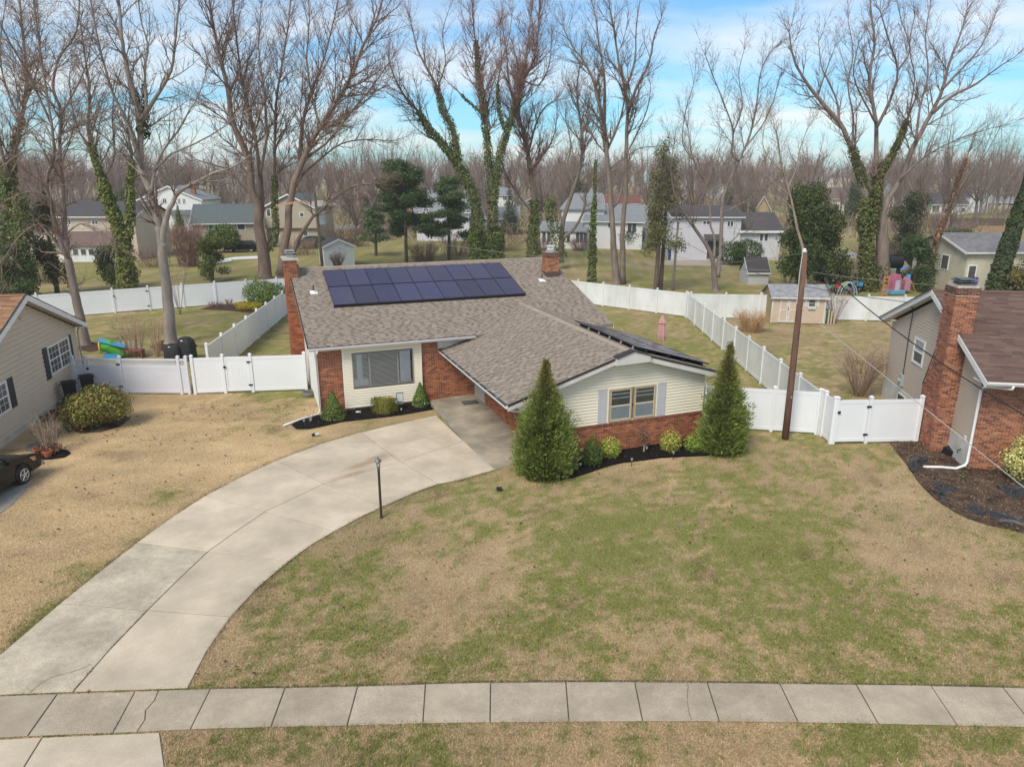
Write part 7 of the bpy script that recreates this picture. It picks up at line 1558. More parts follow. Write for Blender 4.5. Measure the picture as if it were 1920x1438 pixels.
# lamp post
g = G(715, 971); lp = thing('lamp_post', 'dark brown lamp post with small metal lantern beside the driveway', 'lamp post', g)
mb = MB(); mb.lathe([(.052, -.1), (.052, .05), (.040, .06), (.038, 1.58), (.034, 1.6)], 14); mb.build('post', mat('dark_brown_post', (.055, .034, .024), .5, (.04, .027, .02), 4), lp, smooth=False)
mMetalL = mat('lantern_metal', (.18, .19, .20), .4, (.12, .125, .13), 9, metal=.5)
mb = MB(); mb.lathe([(.045, 1.6), (.05, 1.66), (.04, 1.68), (.05, 1.70)], 12); ln_ = mb.build('lantern', mMetalL, lp)
for k in range(6):
    a = k * math.pi / 3; mb = MB(); mb.tube([(math.cos(a) * .048, math.sin(a) * .048, 1.70), (math.cos(a) * .068, math.sin(a) * .068, 1.86)], .006, 5); mb.build('lantern_bar', mMetalL, ln_)
mb = MB(); mb.lathe([(.036, 1.70), (.055, 1.86)], 6); mb.build('lantern_glass', mat('frosted_glass', (.55, .57, .58), .2), ln_)
mb = MB(); mb.lathe([(.105, 1.86), (.10, 1.875), (.05, 1.93), (.015, 1.95), (.018, 1.98), (.006, 2.02)], 12); mb.build('lantern_roof', mMetalL, ln_)
# path lights
def pathlight(x, y, label, h=.34):
    g = G(x, y); t = thing('path_light', label, 'path light', g, 0, 'stake lights in the beds')
    mb = MB(); mb.lathe([(.012, -.05), (.012, h - .08)], 8); mb.build('stake', mBlack, t)
    mb = MB(); mb.lathe([(.028, h - .09), (.032, h - .03)], 10); mb.build('lens', mat('clear_lens', (.5, .52, .55), .15), t)
    mb = MB(); mb.lathe([(.055, h - .03), (.05, h - .015), (.015, h)], 10); mb.build('cap', mat('light_cap', (.30, .31, .33), .35, metal=.5), t)
for (x, y, l) in ((571, 801, 'stake light at the left tip of the front bed'), (676, 784, 'stake light beside the white rock in the front bed'), (753, 779, 'stake light below the yard sign'), (797, 768, 'stake light beside the pointed dwarf spruce'), (1088, 884, 'stake light beside the left arborvitae'), (1184, 875, 'stake light left of the small dead shrub'), (1262, 862, 'stake light in front of the variegated yellow shrub'), (1360, 853, 'stake light in front of the right arborvitae'), (1212, 853, 'small blue stake light behind the dead shrub')): pathlight(x, y, l)
g = G(936, 920); t = thing('spot_light', 'small black solar spotlight in the lawn near the arborvitae', 'spotlight', g); mb = MB(); mb.lathe([(.012, -.03), (.012, .1)], 8); mb.build('stake', mBlack, t); mb = MB(); mb.box(-.09, .09, -.05, .07, .09, .13, Matrix.Rotation(.5, 4, 'X')); mb.build('head', mBlack, t)
g = G(591, 817); t = thing('spot_light', 'fallen black and white spotlight on the tan lawn', 'spotlight', g); mb = MB(); mb.box(-.12, .10, -.06, .06, .02, .10, Matrix.Rotation(.6, 4, 'Z')); mb.build('head', mBlack, t); mb = MB(); mb.box(-.02, .14, -.10, -.03, .04, .12, Matrix.Rotation(.6, 4, 'Z')); mb.build('lens_panel', mWhite, t)
def rock(label, g, s, m, seed, name='rock', cat='rock', flat=.6):
    R = random.Random(seed); mb = MB(); rings = []
    for i, (rr, z) in enumerate(((.6, 0), (1, .35), (.85, .75), (.4, 1.0))):
        rings.append(mb.av([(math.cos(a) * rr * s * R.uniform(.8, 1.2), math.sin(a) * rr * s * .75 * R.uniform(.8, 1.2), z * s * flat) for a in [6.283 * k / 9 for k in range(9)]]))
    for a, b in zip(rings, rings[1:]):
        for j in range(9): mb.f.append((a + j, a + (j + 1) % 9, b + (j + 1) % 9, b + j))
    mb.f.append(tuple(rings[-1] + j for j in range(9))); o = mb.build(name, m); o.location = g; return tag(o, label, cat)
rock('white rock in the dark mulch under the picture window', G(672, 775), .17, mat('white_rock', (.75, .75, .74), .7, (.6, .6, .6), 9), 5)
# yard sign
g = HW(3.35, -.55); t = thing('yard_sign', 'small white yard sign with black frame beside the bay wall', 'sign', g, YAW)
mb = MB(); framebox(mb, -.15, .15, .30, .82, -.012, .012, .02); mb.build('sign_frame', mBlack, t); mb = MB(); mb.box(-.13, .13, -.006, .006, .32, .80); bd = mb.build('sign_board', mat('sign_white', (.72, .76, .76), .6), t)
for x in (-.13, .12): mb = MB(); mb.box(x, x + .015, -.006, .006, -.05, .30); mb.build('sign_leg', mBlack, t)
mb = MB(); mb.box(-.11, .11, -.009, -.006, .35, .43); mb.build('green_band', mat('sign_green', (.05, .16, .12), .6), bd)
for k in range(5): mb = MB(); mb.box(-.10, .10 - .03 * (k % 3), -.009, -.006, .52 + k * .05, .535 + k * .05); mb.build('print_line', mat('sign_print', (.35, .42, .45), .6), bd)
g = G(579, 742); t = thing('planter_ring', 'grey ring planter beside the left house corner', 'planter', g); mb = MB(); prof = []
mb.lathe([(.30, 0), (.34, .1), (.33, .22), (.26, .22), (.24, .12)], 20); mb.build('ring', mat('grey_rubber', (.22, .21, .195), .9, (.15, .145, .135), 5), t); mb = MB(); mb.lathe([(.25, .10), (.25, .15)], 18); mb.build('soil', mJoint, t)
mb = MB(); mb.obox(HW(6.05, -1.35, .205), EX * .72, EY * .46, (0, 0, .02)); dm = tag(mb.build('doormat', mat('doormat', (.03, .03, .032), .95, (.17, .165, .16), 7)), 'dark patterned doormat by the carport door', 'doormat')
# ------------------------------------------------------------------ left neighbour's yard
def bin_(label, loc, rz, lid_open=0):
    t = thing('wheelie_bin', label, 'bin', loc, rz); mb = MB(); b = [(-.24, -.26), (.24, -.26), (.24, .26), (-.24, .26)]; i = mb.av([(x * .82, y * .82, .05) for x, y in b] + [(x, y, .98) for x, y in b])
    for q in ((0, 1, 5, 4), (1, 2, 6, 5), (2, 3, 7, 6), (3, 0, 4, 7), (3, 2, 1, 0), (4, 5, 6, 7)): mb.f.append(tuple(i + k for k in q))
    mb.build('body', mBlack, t); mb = MB(); mb.prism([(-.28, -.31, .98), (.28, -.31, .98), (.28, .30, 1.0), (-.28, .30, 1.0)], (0, 0, .06)); mb.prism([(-.2, -.2, 1.05), (.2, -.2, 1.05), (.2, .22, 1.06), (-.2, .22, 1.06)], (0, 0, .03)); mb.build('lid', mBlack, t)
    for s in (-1, 1): mb = MB(); mb.tube([(s * .22, .27, .12), (s * .28, .27, .12)], .12, 12); mb.build('wheel', mBlack, t)
    mb = MB(); mb.tube([(-.2, .33, .95), (.2, .33, .95)], .02, 6); mb.build('handle', mBlack, t)
g = G(133, 757); bin_('black wheeled bin closest to the rounded shrub', g + Vector((0.05, 0, 0)), 2.2); bin_('black wheeled bin tucked by the lattice fence post', g + Vector((.25, 1.05, 0)), 2.2)
mTerra = mat('terracotta', (.42, .12, .06), .8, (.34, .10, .05), 6)
for x, y, l in ((72, 853, 'smaller terracotta pot at the foot of the bare shrub'), (91, 858, 'larger terracotta pot at the foot of the bare shrub')):
    g = G(x, y); t = thing('plant_pot', l, 'pot', g); mb = MB(); mb.lathe([(.10, 0), (.15, .22), (.165, .22), (.165, .28), (.14, .28), (.13, .22)], 16); mb.build('pot', mTerra, t); mb = MB(); mb.lathe([(.13, .2), (.13, .23)], 14); mb.build('soil', mJoint, t)
mSlate = mat('flagstone', (.16, .145, .125), .9, (.10, .09, .08), 4, bump=.3)
for k, (P) in enumerate(([(120, 785), (140, 778), (150, 800), (128, 812), (118, 800)], [(84, 808), (108, 800), (116, 815), (95, 828), (82, 820)], [(50, 836), (82, 826), (88, 838), (60, 848), (48, 845)], [(40, 852), (62, 850), (66, 858), (44, 862)], [(52, 866), (80, 862), (84, 870), (58, 875)])):
    o = pave('stepping_stone', [G(*p) for p in P], mSlate, None, top=.03, gap=0, th=.08); o['kind'] = 'structure'
# neighbour's drive and the parked car
nd = root('neighbour_driveway', label='concrete neighbour driveway under the parked car')
pave('driveway_slab', [G(-220, 905), G(20, 884), G(57, 893), G(58, 907), G(46, 922), G(-120, 960)], mat('grey_drive', (.33, .30, .265), .92, (.25, .23, .2), 4, bump=.2), nd)
pave('driveway_slab', [G(-120, 960), G(46, 922), G(25, 945), G(0, 964), G(-60, 1000), G(-300, 1060), G(-360, 1010)], MATS['grey_drive'], nd)
w0, w1 = G(49, 907), G(-40, 962); hd = (w0 - w1).normalized(); crz = math.atan2(hd.y, hd.x)
car = thing('car', 'black hatchback parked on the beige house driveway', 'car', w0 - hd * .0, crz)
mCar = mat('black_car_paint', (.007, .0065, .007), .25, spec=.35); mTyre = mat('tyre_rubber', (.015, .015, .015), .8); mRim = mat('alloy_rim', (.62, .60, .58), .3, metal=.7); mCarG = mat('car_glass', (.03, .06, .055), .06, spec=.8)
# body: side profile in the car's own x (forwards) and z, near side at y=-.0; front wheel hub at x=0
prof = [(.86, .30), (.90, .52), (.82, .72), (.55, .84), (-.05, .93), (-.42, .98), (-1.05, 1.36), (-1.6, 1.47), (-2.5, 1.43), (-3.05, 1.12), (-3.45, 1.02), (-3.50, .5), (-3.42, .30)]
mb = MB(); n = len(prof); rows_ = []
for y, ins, dz in ((.02, .0, -.0), (.0, 0.0, 0), (.10, .0, 0.0), (.30, .02, .03), (.9, .03, .04), (1.5, .02, .03), (1.70, 0, 0), (1.80, 0, 0), (1.78, 0, 0)):
    rows_.append(mb.av([(x * (1 - ins * .2), y + (.13 if (z > 1.0 and y < .2) else (-.13 if z > 1.0 and y > 1.6 else 0)), z + (dz if z > .9 else 0)) for x, z in prof]))
for a, b in zip(rows_[1:], rows_[2:-1]):
    for k in range(n - 1): mb.f.append((a + k, a + k + 1, b + k + 1, b + k))
mb.f.append(tuple(rows_[1] + k for k in range(n))); mb.f.append(tuple(rows_[-2] + k for k in range(n - 1, -1, -1)))
body = mb.build('body', mCar, car)
bm_ = body.modifiers.new('bevel', 'BEVEL'); bm_.width = .05; bm_.segments = 3; bm_.limit_method = 'ANGLE'; bm_.angle_limit = math.radians(25)
for x0, x1, z0, z1, z2 in ((-.62, -1.58, .98, 1.28, 1.39), (-1.66, -2.55, 1.0, 1.40, 1.36)):
    mb = MB(); mb.prism([(x0, -.0, z0), (x1, -.0, z0), (x1, .06, z2 - .02), (x0 - .42 if x0 > -1 else x0, .06, z2 - .05)], (0, -.012, 0)); mb.build('side_window', mCarG, body)
mb = MB(); mb.prism([(-.46, .22, 1.0), (-.46, 1.58, 1.0), (-1.05, 1.5, 1.385), (-1.05, .3, 1.385)], (.02, 0, .03)); mb.build('windscreen', mCarG, body)
mb = MB(); mb.lathe([(.02, 0), (.07, .03), (.05, .1)], 8, (.62, .1, .72)); mb.prism([(.80, .04, .62), (.62, .02, .76), (.40, .03, .80), (.55, .02, .62)], (0, -.03, 0)); mb.build('headlight', mat('headlight', (.62, .36, .24), .2), body)
mb = MB(); mb.prism([(-.55, -.16, .98), (-.75, -.16, .98), (-.75, -.16, 1.12), (-.6, -.16, 1.1)], (0, .16, 0)); mb.build('door_mirror', mCar, body)
mb = MB(); mb.box(-1.45, -1.25, -.03, -.0, .78, .82); mb.build('door_handle', mCar, body)
for x in (0, -2.65):
    for y, s in ((.02, -1), (1.6, 1)):
        mb = MB(); mb.tube([(x, y - .02, .33), (x, y + .2, .33)], .33, 24); wh = mb.build('wheel', mTyre, car)
        yy = y - .03 if s < 0 else y + .2; mb = MB(); mb.tube([(x, yy, .33), (x, yy + .01, .33)], .215, 20); mb.build('rim_dish', mat('rim_dark', (.05, .05, .05), .5), wh)
        mb = MB()
        for k in range(5):
            a = k * 1.2566 + .3; mb.tube([(x, yy - .012, .33), (x + math.cos(a) * .2, yy - .006, .33 + math.sin(a) * .2)], [.035, .022], 6)
        mb.tube([(x + math.cos(q * .314) * .205, yy - .004, .33 + math.sin(q * .314) * .205) for q in range(21)], .016, 6); mb.build('rim', mRim, wh)
        mb = MB(); mb.tube([(x + math.cos(q * .3142) * .385, y - .025 if s < 0 else y + .19, .33 + math.sin(q * .3142) * .385) for q in range(11)], .028, 6); mb.build('wheel_arch', mBlack, body)
# toys and covered grills behind the lattice fence
g = G(208, 672); t = thing('play_tunnel', 'green and blue play slide with yellow edge behind the lattice fence', 'toy', g, .3)
mb = MB(); mb.tube([(-.35, 0, .75), (0, 0, .72), (.5, 0, .35), (.75, 0, .25)], [.34, .36, .3, .25], 14); mb.build('green_tube', mat('toy_green', (.10, .42, .05), .5, (.07, .33, .04), 6), t); mb = MB(); mb.prism([(-.45, -.38, 1.08), (.85, -.38, .62), (.85, .38, .62), (-.45, .38, 1.08)], (0, 0, .06)); mb.build('blue_top', mat('toy_blue', (.06, .33, .60), .45), t); mb = MB(); mb.tube([(-.42, .36 * math.cos(k * .3), .72 + .36 * math.sin(k * .3)) for k in range(22)], .05, 6); mb.build('yellow_ring', mat('toy_yellow', (.62, .42, .06), .5), t)
mb = MB(); mb.box(-.3, .5, -.3, .3, 0, .3); mb.build('toy_base', mat('toy_blue', (.06, .33, .6), .45), t)
g = G(245, 671); t = thing('bench', 'reddish brown garden bench with pale slats behind the lattice fence', 'bench', g, .05); mb = MB(); mb.box(-.75, .75, -.2, .25, .42, .48); mb.build('seat', mat('reddish_wood', (.20, .07, .05), .7), t)
for k in range(4): mb = MB(); mb.box(-.45 + k * .28, -.32 + k * .28, .22, .26, .48, .95); mb.build('slat', mat('pale_slat', (.6, .52, .48), .7), t)
for x in (-.72, .66): mb = MB(); mb.box(x, x + .07, -.18, .25, 0, .42); mb.build('leg', MATS['reddish_wood'], t)
mCover = mat('black_cover', (.014, .015, .017), .85, (.03, .03, .033), 3, bump=.4, bscale=6)
def covered(label, g, wd, dp, h, seed):
    R = random.Random(seed); t = thing('covered_grill', label, 'grill', g, R.uniform(-.3, .3)); mb = MB(); rings = []
    for z, s in ((0, 1.05), (.3, 1.0), (.65, .97), (.85, .85), (1.0, .55), (1.04, .1)):
        rings.append(mb.av([((abs(math.cos(a)) ** .55) * math.copysign(1, math.cos(a)) * wd * s * R.uniform(.95, 1.05), (abs(math.sin(a)) ** .55) * math.copysign(1, math.sin(a)) * dp * s * R.uniform(.95, 1.05), z * h) for a in [6.283 * k / 20 for k in range(20)]]))
    for a, b in zip(rings, rings[1:]):
        for j in range(20): mb.f.append((a + j, a + (j + 1) % 20, b + (j + 1) % 20, b + j))
    mb.f.append(tuple(rings[-1] + j for j in range(20))); mb.build('cover', mCover, t, smooth=True)
    mb = MB(); mb.box(-.06, .06, -dp * .9, -dp * .85, h * .88, h * .93); mb.build('cover_label', mWhite, t)
covered('lower black covered grill behind the lattice fence', G(328, 676), .5, .4, .95, 3); covered('taller black covered grill against the white side fence', G(352, 674), .48, .4, 1.28, 4)
# fallen leaves on the lawns
r = np.random.default_rng(21); n = 5200
X = np.concatenate([r.uniform(-20, -9, 3400), r.uniform(-15, 17, 1800)]); Yl = np.concatenate([r.uniform(21, 32.3, 3400), r.uniform(12, 26, 1800)])
dn = fbm(X * .5, Yl * .5, 3); k_ = (r.random(n) < np.where(np.arange(n) < 3400, sm(dn, .42, .7) * (1.2 * sm(Yl, 24, 31) + .15), .35))
for P in PAVE + HOUSEFOOT: k_ &= ~inpoly(X, Yl, P)
X, Yl = X[k_], Yl[k_]; n = len(X)
LC = np.array([(.16, .09, .055), (.24, .14, .08), (.10, .06, .04), (.33, .22, .13)])[r.integers(0, 4, n)]
o = link('fallen_leaves', quads('fallen_leaves', np.c_[X, Yl, np.full(n, .035)], np.tile([0, 0, 1.6], (n, 1)), .04, LC, 1.2, r), MATS['chips'], kind='stuff'); o['label'] = 'dry brown fallen leaves scattered over the lawns'
n = 700; X = r.uniform(-20.6, -19.2, n); Yl = r.uniform(28.5, 31.8, n); X = X - (Yl - 30) * .19
o = link('leaf_pile', quads('leaf_pile', np.c_[X, Yl, r.uniform(.02, .16, n)], np.tile([0, 0, 1.], (n, 1)), .05, np.array([(.17, .07, .045), (.25, .12, .07), (.12, .05, .035)])[r.integers(0, 3, n)], 1.2, r), MATS['chips'], kind='stuff'); o['label'] = 'reddish drift of leaves against the beige house wall'
# ------------------------------------------------------------------ right neighbour's bed: plastic sheets, box
def sheetlump(label, P, h, seed, name='plastic_sheet'):
    R = random.Random(seed); c = sum((G(*p) for p in P), Vector()) / len(P); t = [G(*p) - c for p in P]; n = len(t); mb = MB(); rings = []
    for s, z in ((1, .05), (.82, .10 + h * .5), (.6, .06 + h), (.35, .08 + h * .45), (.12, .08 + h * .9)):
        rings.append(mb.av([p * s * R.uniform(.85, 1.12) + Vector((0, 0, z * R.uniform(.55, 1.25) + (.02 if s == 1 else 0))) for p in t]))
    for a, b in zip(rings, rings[1:]):
        for j in range(n): mb.f.append((a + j, a + (j + 1) % n, b + (j + 1) % n, b + j))
    mb.f.append(tuple(rings[-1] + j for j in range(n))); o = mb.build(name, mat('black_sheeting', (.022, .023, .026), .45, (.05, .052, .058), 6, bump=.7, bscale=14)); o.location = c; return tag(o, label, 'plastic sheet')
sheetlump('crumpled black sheet bundle at the downspout end', [(1700, 880), (1706, 862), (1722, 859), (1738, 862), (1742, 872), (1728, 874), (1724, 884), (1710, 888)], .16, 1); sheetlump('flat torn black sheet in the brown mulch', [(1748, 906), (1756, 904), (1762, 914), (1785, 917), (1794, 924), (1786, 929), (1768, 926), (1755, 918)], .05, 2)
sheetlump('small curled black sheet scrap near the bed edge', [(1744, 923), (1760, 924), (1772, 934), (1776, 944), (1764, 942), (1756, 932)], .10, 3); sheetlump('black sheet bundle in front of the variegated shrub', [(1864, 918), (1878, 914), (1900, 918), (1925, 924), (1918, 932), (1902, 940), (1888, 936), (1880, 926)], .14, 4); sheetlump('long black edging sheet along the front of the bed', [(1806, 948), (1820, 950), (1845, 962), (1852, 968), (1840, 972), (1822, 962)], .08, 5); sheetlump('long torn black sheet running off along the bed edge', [(1850, 962), (1872, 966), (1900, 974), (1935, 982), (1930, 992), (1900, 985), (1870, 980)], .09, 6)
mb = MB(); mb.box(-.22, .22, -.18, .18, .05, .30, Matrix.Rotation(.5, 4, 'Z') @ Matrix.Rotation(.25, 4, 'X')); o = mb.build('splash_block', mBlack); o.location = G(1778, 853); tag(o, 'black plastic box leaning at the chimney foot', 'box')
ball('tiny bright green tuft in the brown mulch bed', 1801, 896, .10, .12, [(.10, .2, .03), (.07, .15, .02)], 131, n=160, size=.03)
# ------------------------------------------------------------------ main back yard
g = G(1238, 672); t = thing('parasol', 'closed dusty pink parasol behind the front wing roof', 'parasol', g); mb = MB(); mb.lathe([(.02, 0), (.02, 2.45)], 8); mb.build('pole', mSteel, t)
mb = MB(); rings = []
for z, rr in ((1.1, .19), (1.35, .22), (1.75, .19), (2.0, .15), (2.06, .20), (2.3, .12), (2.5, .03)): rings.append(mb.av([(math.cos(a) * rr * (1 + .22 * (k % 2)), math.sin(a) * rr * (1 + .22 * (k % 2)), z) for k, a in enumerate([6.283 * q / 16 for q in range(16)])]))
for a, b in zip(rings, rings[1:]):
    for j in range(16): mb.f.append((a + j, a + (j + 1) % 16, b + (j + 1) % 16, b + j))
mb.build('canopy', mat('dusty_pink_cloth', (.55, .30, .29), .9, (.46, .25, .245), 5), t); mb = MB(); mb.lathe([(.3, 0), (.3, .06), (.05, .1)], 16); mb.build('base', mConcrete, t)
g = G(1238, 680); t = thing('patio_table', 'grey patio table at the foot of the pink parasol', 'table', g + Vector((-.5, -.6, 0)), YAW); mb = MB(); mb.box(-.8, .8, -.5, .5, .70, .74); mb.build('table_top', mat('grey_table', (.35, .36, .38), .5), t)
for x, y in ((-.72, -.42), (.72, -.42), (-.72, .42), (.72, .42)): mb = MB(); mb.box(x - .03, x + .03, y - .03, y + .03, 0, .70); mb.build('leg', MATS['grey_table'], t)
# right rear yard: green bin and stakes
g = G(1549, 606); t = thing('compost_bin', 'dark green compost bin beside the tan shed', 'bin', g); mb = MB(); mb.lathe([(.30, 0), (.27, .9), (.30, .92), (.26, .98), (.05, 1.02)], 14); mb.build('body', mat('bin_green', (.02, .11, .04), .5), t)
for k, x in enumerate((1545, 1552, 1557, 1563)):
    g = G(x, 608); mb = MB(); mb.box(-.05, .05, -.03, .03, -.05, .95 + .1 * (k % 2)); o = mb.build('stake', mat('pale_wood', (.55, .45, .34), .85, (.45, .36, .27), 5)); o.location = g; tag(o, ['pale stake against the shed corner', 'pale stake left of the small fruit tree', 'pale stake right of the small fruit tree', 'pale stake farthest from the shed wall'][k], 'stake')
# ------------------------------------------------------------------ yards behind: toys, canopies, vehicles
def tmat(n, c): return mat('toy_' + n, c, .55, tuple(q * .8 for q in c), 4)
g = G(1570, 548); t = thing('canopy', 'dark green sloping canopy on posts in the toy filled yard', 'canopy', AT(1570, 548, 66.0) * 1.0); t.location.z = 0; Yc = 66.0
mb = MB(); q = [AT(1540, 512, Yc), AT(1556, 497, Yc + 1.5), AT(1604, 505, Yc + 1.5), AT(1580, 511, Yc - .5)]; o_ = Vector(t.location); mb.prism([p - o_ for p in q], (0, 0, .05)); mb.build('green_cloth', tmat('green_cloth', (.01, .12, .09)), t)
mb = MB(); q = [AT(1556, 512, Yc), AT(1604, 503, Yc + 1.5), AT(1622, 506, Yc + 1), AT(1618, 514, Yc - .5)]; mb.prism([p - o_ for p in q], (0, 0, .04)); mb.build('cream_cloth', tmat('cream_cloth', (.62, .54, .36)), t)
for x in (1543, 1575, 1604, 1618): p = AT(x, 512, Yc) - o_; mb = MB(); mb.tube([(p.x, p.y, 0), (p.x, p.y, p.z + .1)], .05, 6); mb.build('post', tmat('post', (.2, .12, .08)), t)
R = random.Random(5); TC = [('pink', (.38, .08, .17)), ('white', (.7, .7, .72)), ('purple', (.18, .10, .28)), ('red', (.45, .05, .05)), ('lime', (.25, .5, .05)), ('yellow', (.6, .42, .05)), ('black', (.02, .02, .025)), ('teal', (.08, .3, .33)), ('blue', (.05, .12, .42))]
def tricycle(label, g, cm, s, rz):
    t = thing('tricycle', label, 'toy', g, rz, 'small ride on toys crowded under the canopy')
    for x, r_ in ((.35 * s, .2 * s), (-.3 * s, .15 * s)): mb = MB(); mb.tube([(x + math.cos(q * .449) * r_, 0, r_ + math.sin(q * .449) * r_) for q in range(15)], .03 * s, 5); mb.build('wheel', mBlack, t)
    mb = MB(); mb.tube([(.35 * s, 0, .2 * s), (.25 * s, 0, .6 * s), (-.3 * s, 0, .35 * s), (-.3 * s, 0, .15 * s)], .04 * s, 6); mb.box(-.42 * s, -.12 * s, -.12 * s, .12 * s, .40 * s, .62 * s); mb.build('frame', cm, t)
    mb = MB(); mb.tube([(.25 * s, -.2 * s, .68 * s), (.25 * s, .2 * s, .68 * s)], .025 * s, 5); mb.build('handlebar', mBlack, t)
k = 0
for row in range(3):
    for i in range(7):
        nme, c = TC[(k * 4 + row) % len(TC)]; k += 1; g = AT(1545 + i * 9.5 + R.uniform(-3, 3), 540, 62.5 + row * 1.3); g.z = 0
        tricycle('small %s ride on toy crowded under the green canopy' % nme, g, tmat(nme, c), R.uniform(.9, 1.5), R.uniform(0, 6.28))
g = AT(1592, 545, 60.0); g.z = 0; t = thing('hoop_toy', 'pale blue arched climbing hoop behind the rear fence', 'toy', g)
for y in (0, .5): mb = MB(); mb.tube([(math.cos(a) * .75, y, math.sin(a) * 1.35) for a in [math.pi * q / 16 for q in range(17)]], .04, 6); mb.build('hoop', tmat('pale_blue', (.35, .5, .55)), t)
g = AT(1682, 540, 62.0); g.z = 0; t = thing('playhouse', 'pink playhouse with grey door above the rear fence', 'toy', g, .2); t.scale = (.72, .72, .78)
mb = MB(); mb.prism([(-.6, 0, .5), (.6, 0, .5), (.55, 0, 1.6), (.25, 0, 2.25), (-.25, 0, 2.25), (-.55, 0, 1.6)], (0, 1, 0)); mb.build('wall', tmat('candy_pink', (.45, .14, .23)), t); mb = MB(); mb.box(-.3, .3, -.04, 0, .5, 1.6); mb.build('door', tmat('pale_grey', (.5, .48, .55)), t); mb = MB(); mb.box(-1.0, 1.0, -.3, 1.2, .1, .5); mb.build('base', tmat('pool_blue', (.12, .36, .5)), t)
g = AT(1702, 540, 62.5); g.z = 0; t = thing('toy_slide', 'pink and yellow toy slide beside the playhouse', 'toy', g); t.scale = (.75, .75, .8); mb = MB(); mb.prism([(-.4, 0, .4), (.3, 0, .4), (.3, 0, 1.4), (-.1, 0, 1.9), (-.4, 0, 1.5)], (0, .7, 0)); mb.build('tower', tmat('rose', (.45, .2, .27)), t); mb = MB(); mb.prism([(.3, .1, 1.4), (.3, .6, 1.4), (1.1, .6, .2), (1.1, .1, .2)], (0, 0, .06)); mb.build('chute', tmat('yellow', (.6, .42, .05)), t); mb = MB(); mb.box(-.15, .2, .1, .5, 1.6, 2.1); mb.build('cap', tmat('blue', (.05, .12, .42)), t)
g = AT(1659, 546, 60.5); g.z = 0; t = thing('ladder', 'orange step ladder behind the rear fence', 'ladder', g)
for x in (-.2, .2): mb = MB(); mb.box(x - .035, x + .035, -.03, .03, 0, 1.9); mb.build('rail', tmat('orange', (.60, .22, .05)), t)
for q in range(5): mb = MB(); mb.box(-.2, .2, -.025, .025, .3 + q * .35, .37 + q * .35); mb.build('rung', tmat('orange', (.60, .22, .05)), t)
g = AT(1669, 530, 68.0); g.z = 0; t = thing('barrel_grill', 'black barrel shaped grill in the yard behind', 'grill', g); mb = MB(); mb.tube([(-.75, 0, 2.1), (.75, 0, 2.1)], .55, 16); mb.build('barrel', mBlack, t)
for x in (-.6, .6): mb = MB(); mb.box(x - .04, x + .04, -.3, .3, 0, 1.6); mb.build('leg', mBlack, t)
g = AT(1690, 520, 72.0); t = thing('tarpaulin', 'bright blue tarpaulin draped over a frame in the yard behind', 'tarp', (g.x, g.y, 0)); mb = MB(); P = [AT(1672, 507, 71), AT(1684, 500, 73.5), AT(1706, 499, 73), AT(1697, 506, 71)]; mb.prism([p - Vector((g.x, g.y, 0)) for p in P], (0, 0, .05)); mb.build('sheet', tmat('tarp_blue', (.16, .36, .68)), t)
for p in P: mb = MB(); d = p - Vector((g.x, g.y, 0)); mb.tube([(d.x, d.y, 0), (d.x, d.y, d.z)], .04, 6); mb.build('post', mSteel, t)
g = AT(1678, 500, 80.0); g.z = 0; t = thing('lumber_stack', 'stack of tan boards near the silver car', 'lumber', g)
for q in range(5): mb = MB(); mb.box(-1.6 + .1 * q, 1.6 - .15 * q, -.4, .3, q * .18, q * .18 + .15, Matrix.Rotation(.05 * q - .1, 4, 'Z')); mb.build('board', tmat('board', (.5, .36, .2)), t)
def simple_car(label, g, rz, cm, L_=4.4, h=1.5, cat='car', name='car'):
    t = thing(name, label, cat, g, rz); p = [(-.5, .3), (-.5, .62), (-.46, .62 * 1.0), (-.28, .68), (-.16, 1.0), (.30, 1.0), (.46, .66), (.5, .6), (.5, .3)]
    mb = MB(); mb.prism([(x * L_, -.88, z * h if z > .5 else z) for x, z in p], (0, 1.76, 0)); b = mb.build('body', cm, t); m_ = b.modifiers.new('bevel', 'BEVEL'); m_.width = .08; m_.segments = 2
    mb = MB(); mb.prism([(-.22 * L_, -.90, .70 * h), (-.135 * L_, -.90, .95 * h), (.27 * L_, -.90, .95 * h), (.38 * L_, -.90, .70 * h)], (0, 1.80, 0)); mb.build('side_glass', mCarG, b)
    mb = MB(); mb.prism([(-.275 * L_, -.75, .70 * h), (-.165 * L_, -.68, .98 * h), (-.165 * L_, .68, .98 * h), (-.275 * L_, .75, .70 * h)], (-.03, 0, .02)); mb.build('windscreen', mCarG, b)
    for x in (-.31, .31):
        for y in (-.86, .70): mb = MB(); mb.tube([(x * L_, y, .33), (x * L_, y + .18, .33)], .33, 14); w_ = mb.build('wheel', mTyre, t); mb = MB(); mb.tube([(x * L_, y - .01, .33), (x * L_, y + .19, .33)], .2, 12); mb.build('hub', mRim, w_)
    for y in (-.7, .5): mb = MB(); mb.box(-.51 * L_, -.49 * L_, y, y + .22, .55, .72); mb.build('headlight', mWhite, b)
g = AT(1700, 497, 84.0); g.z = 0; simple_car('silver car parked beyond the holly bush', g, math.radians(12), mat('silver_paint', (.55, .56, .58), .3, metal=.4), h=1.75)
g = G(462, 470); simple_car('black car parked under the tan split level wall', g + Vector((0, -1.5, 0)), math.radians(8), mCar); g = G(585, 466); simple_car('black covered truck beside the multi trunk maple', g, 0, mCover, L_=4.6, h=1.7, cat='truck', name='truck')
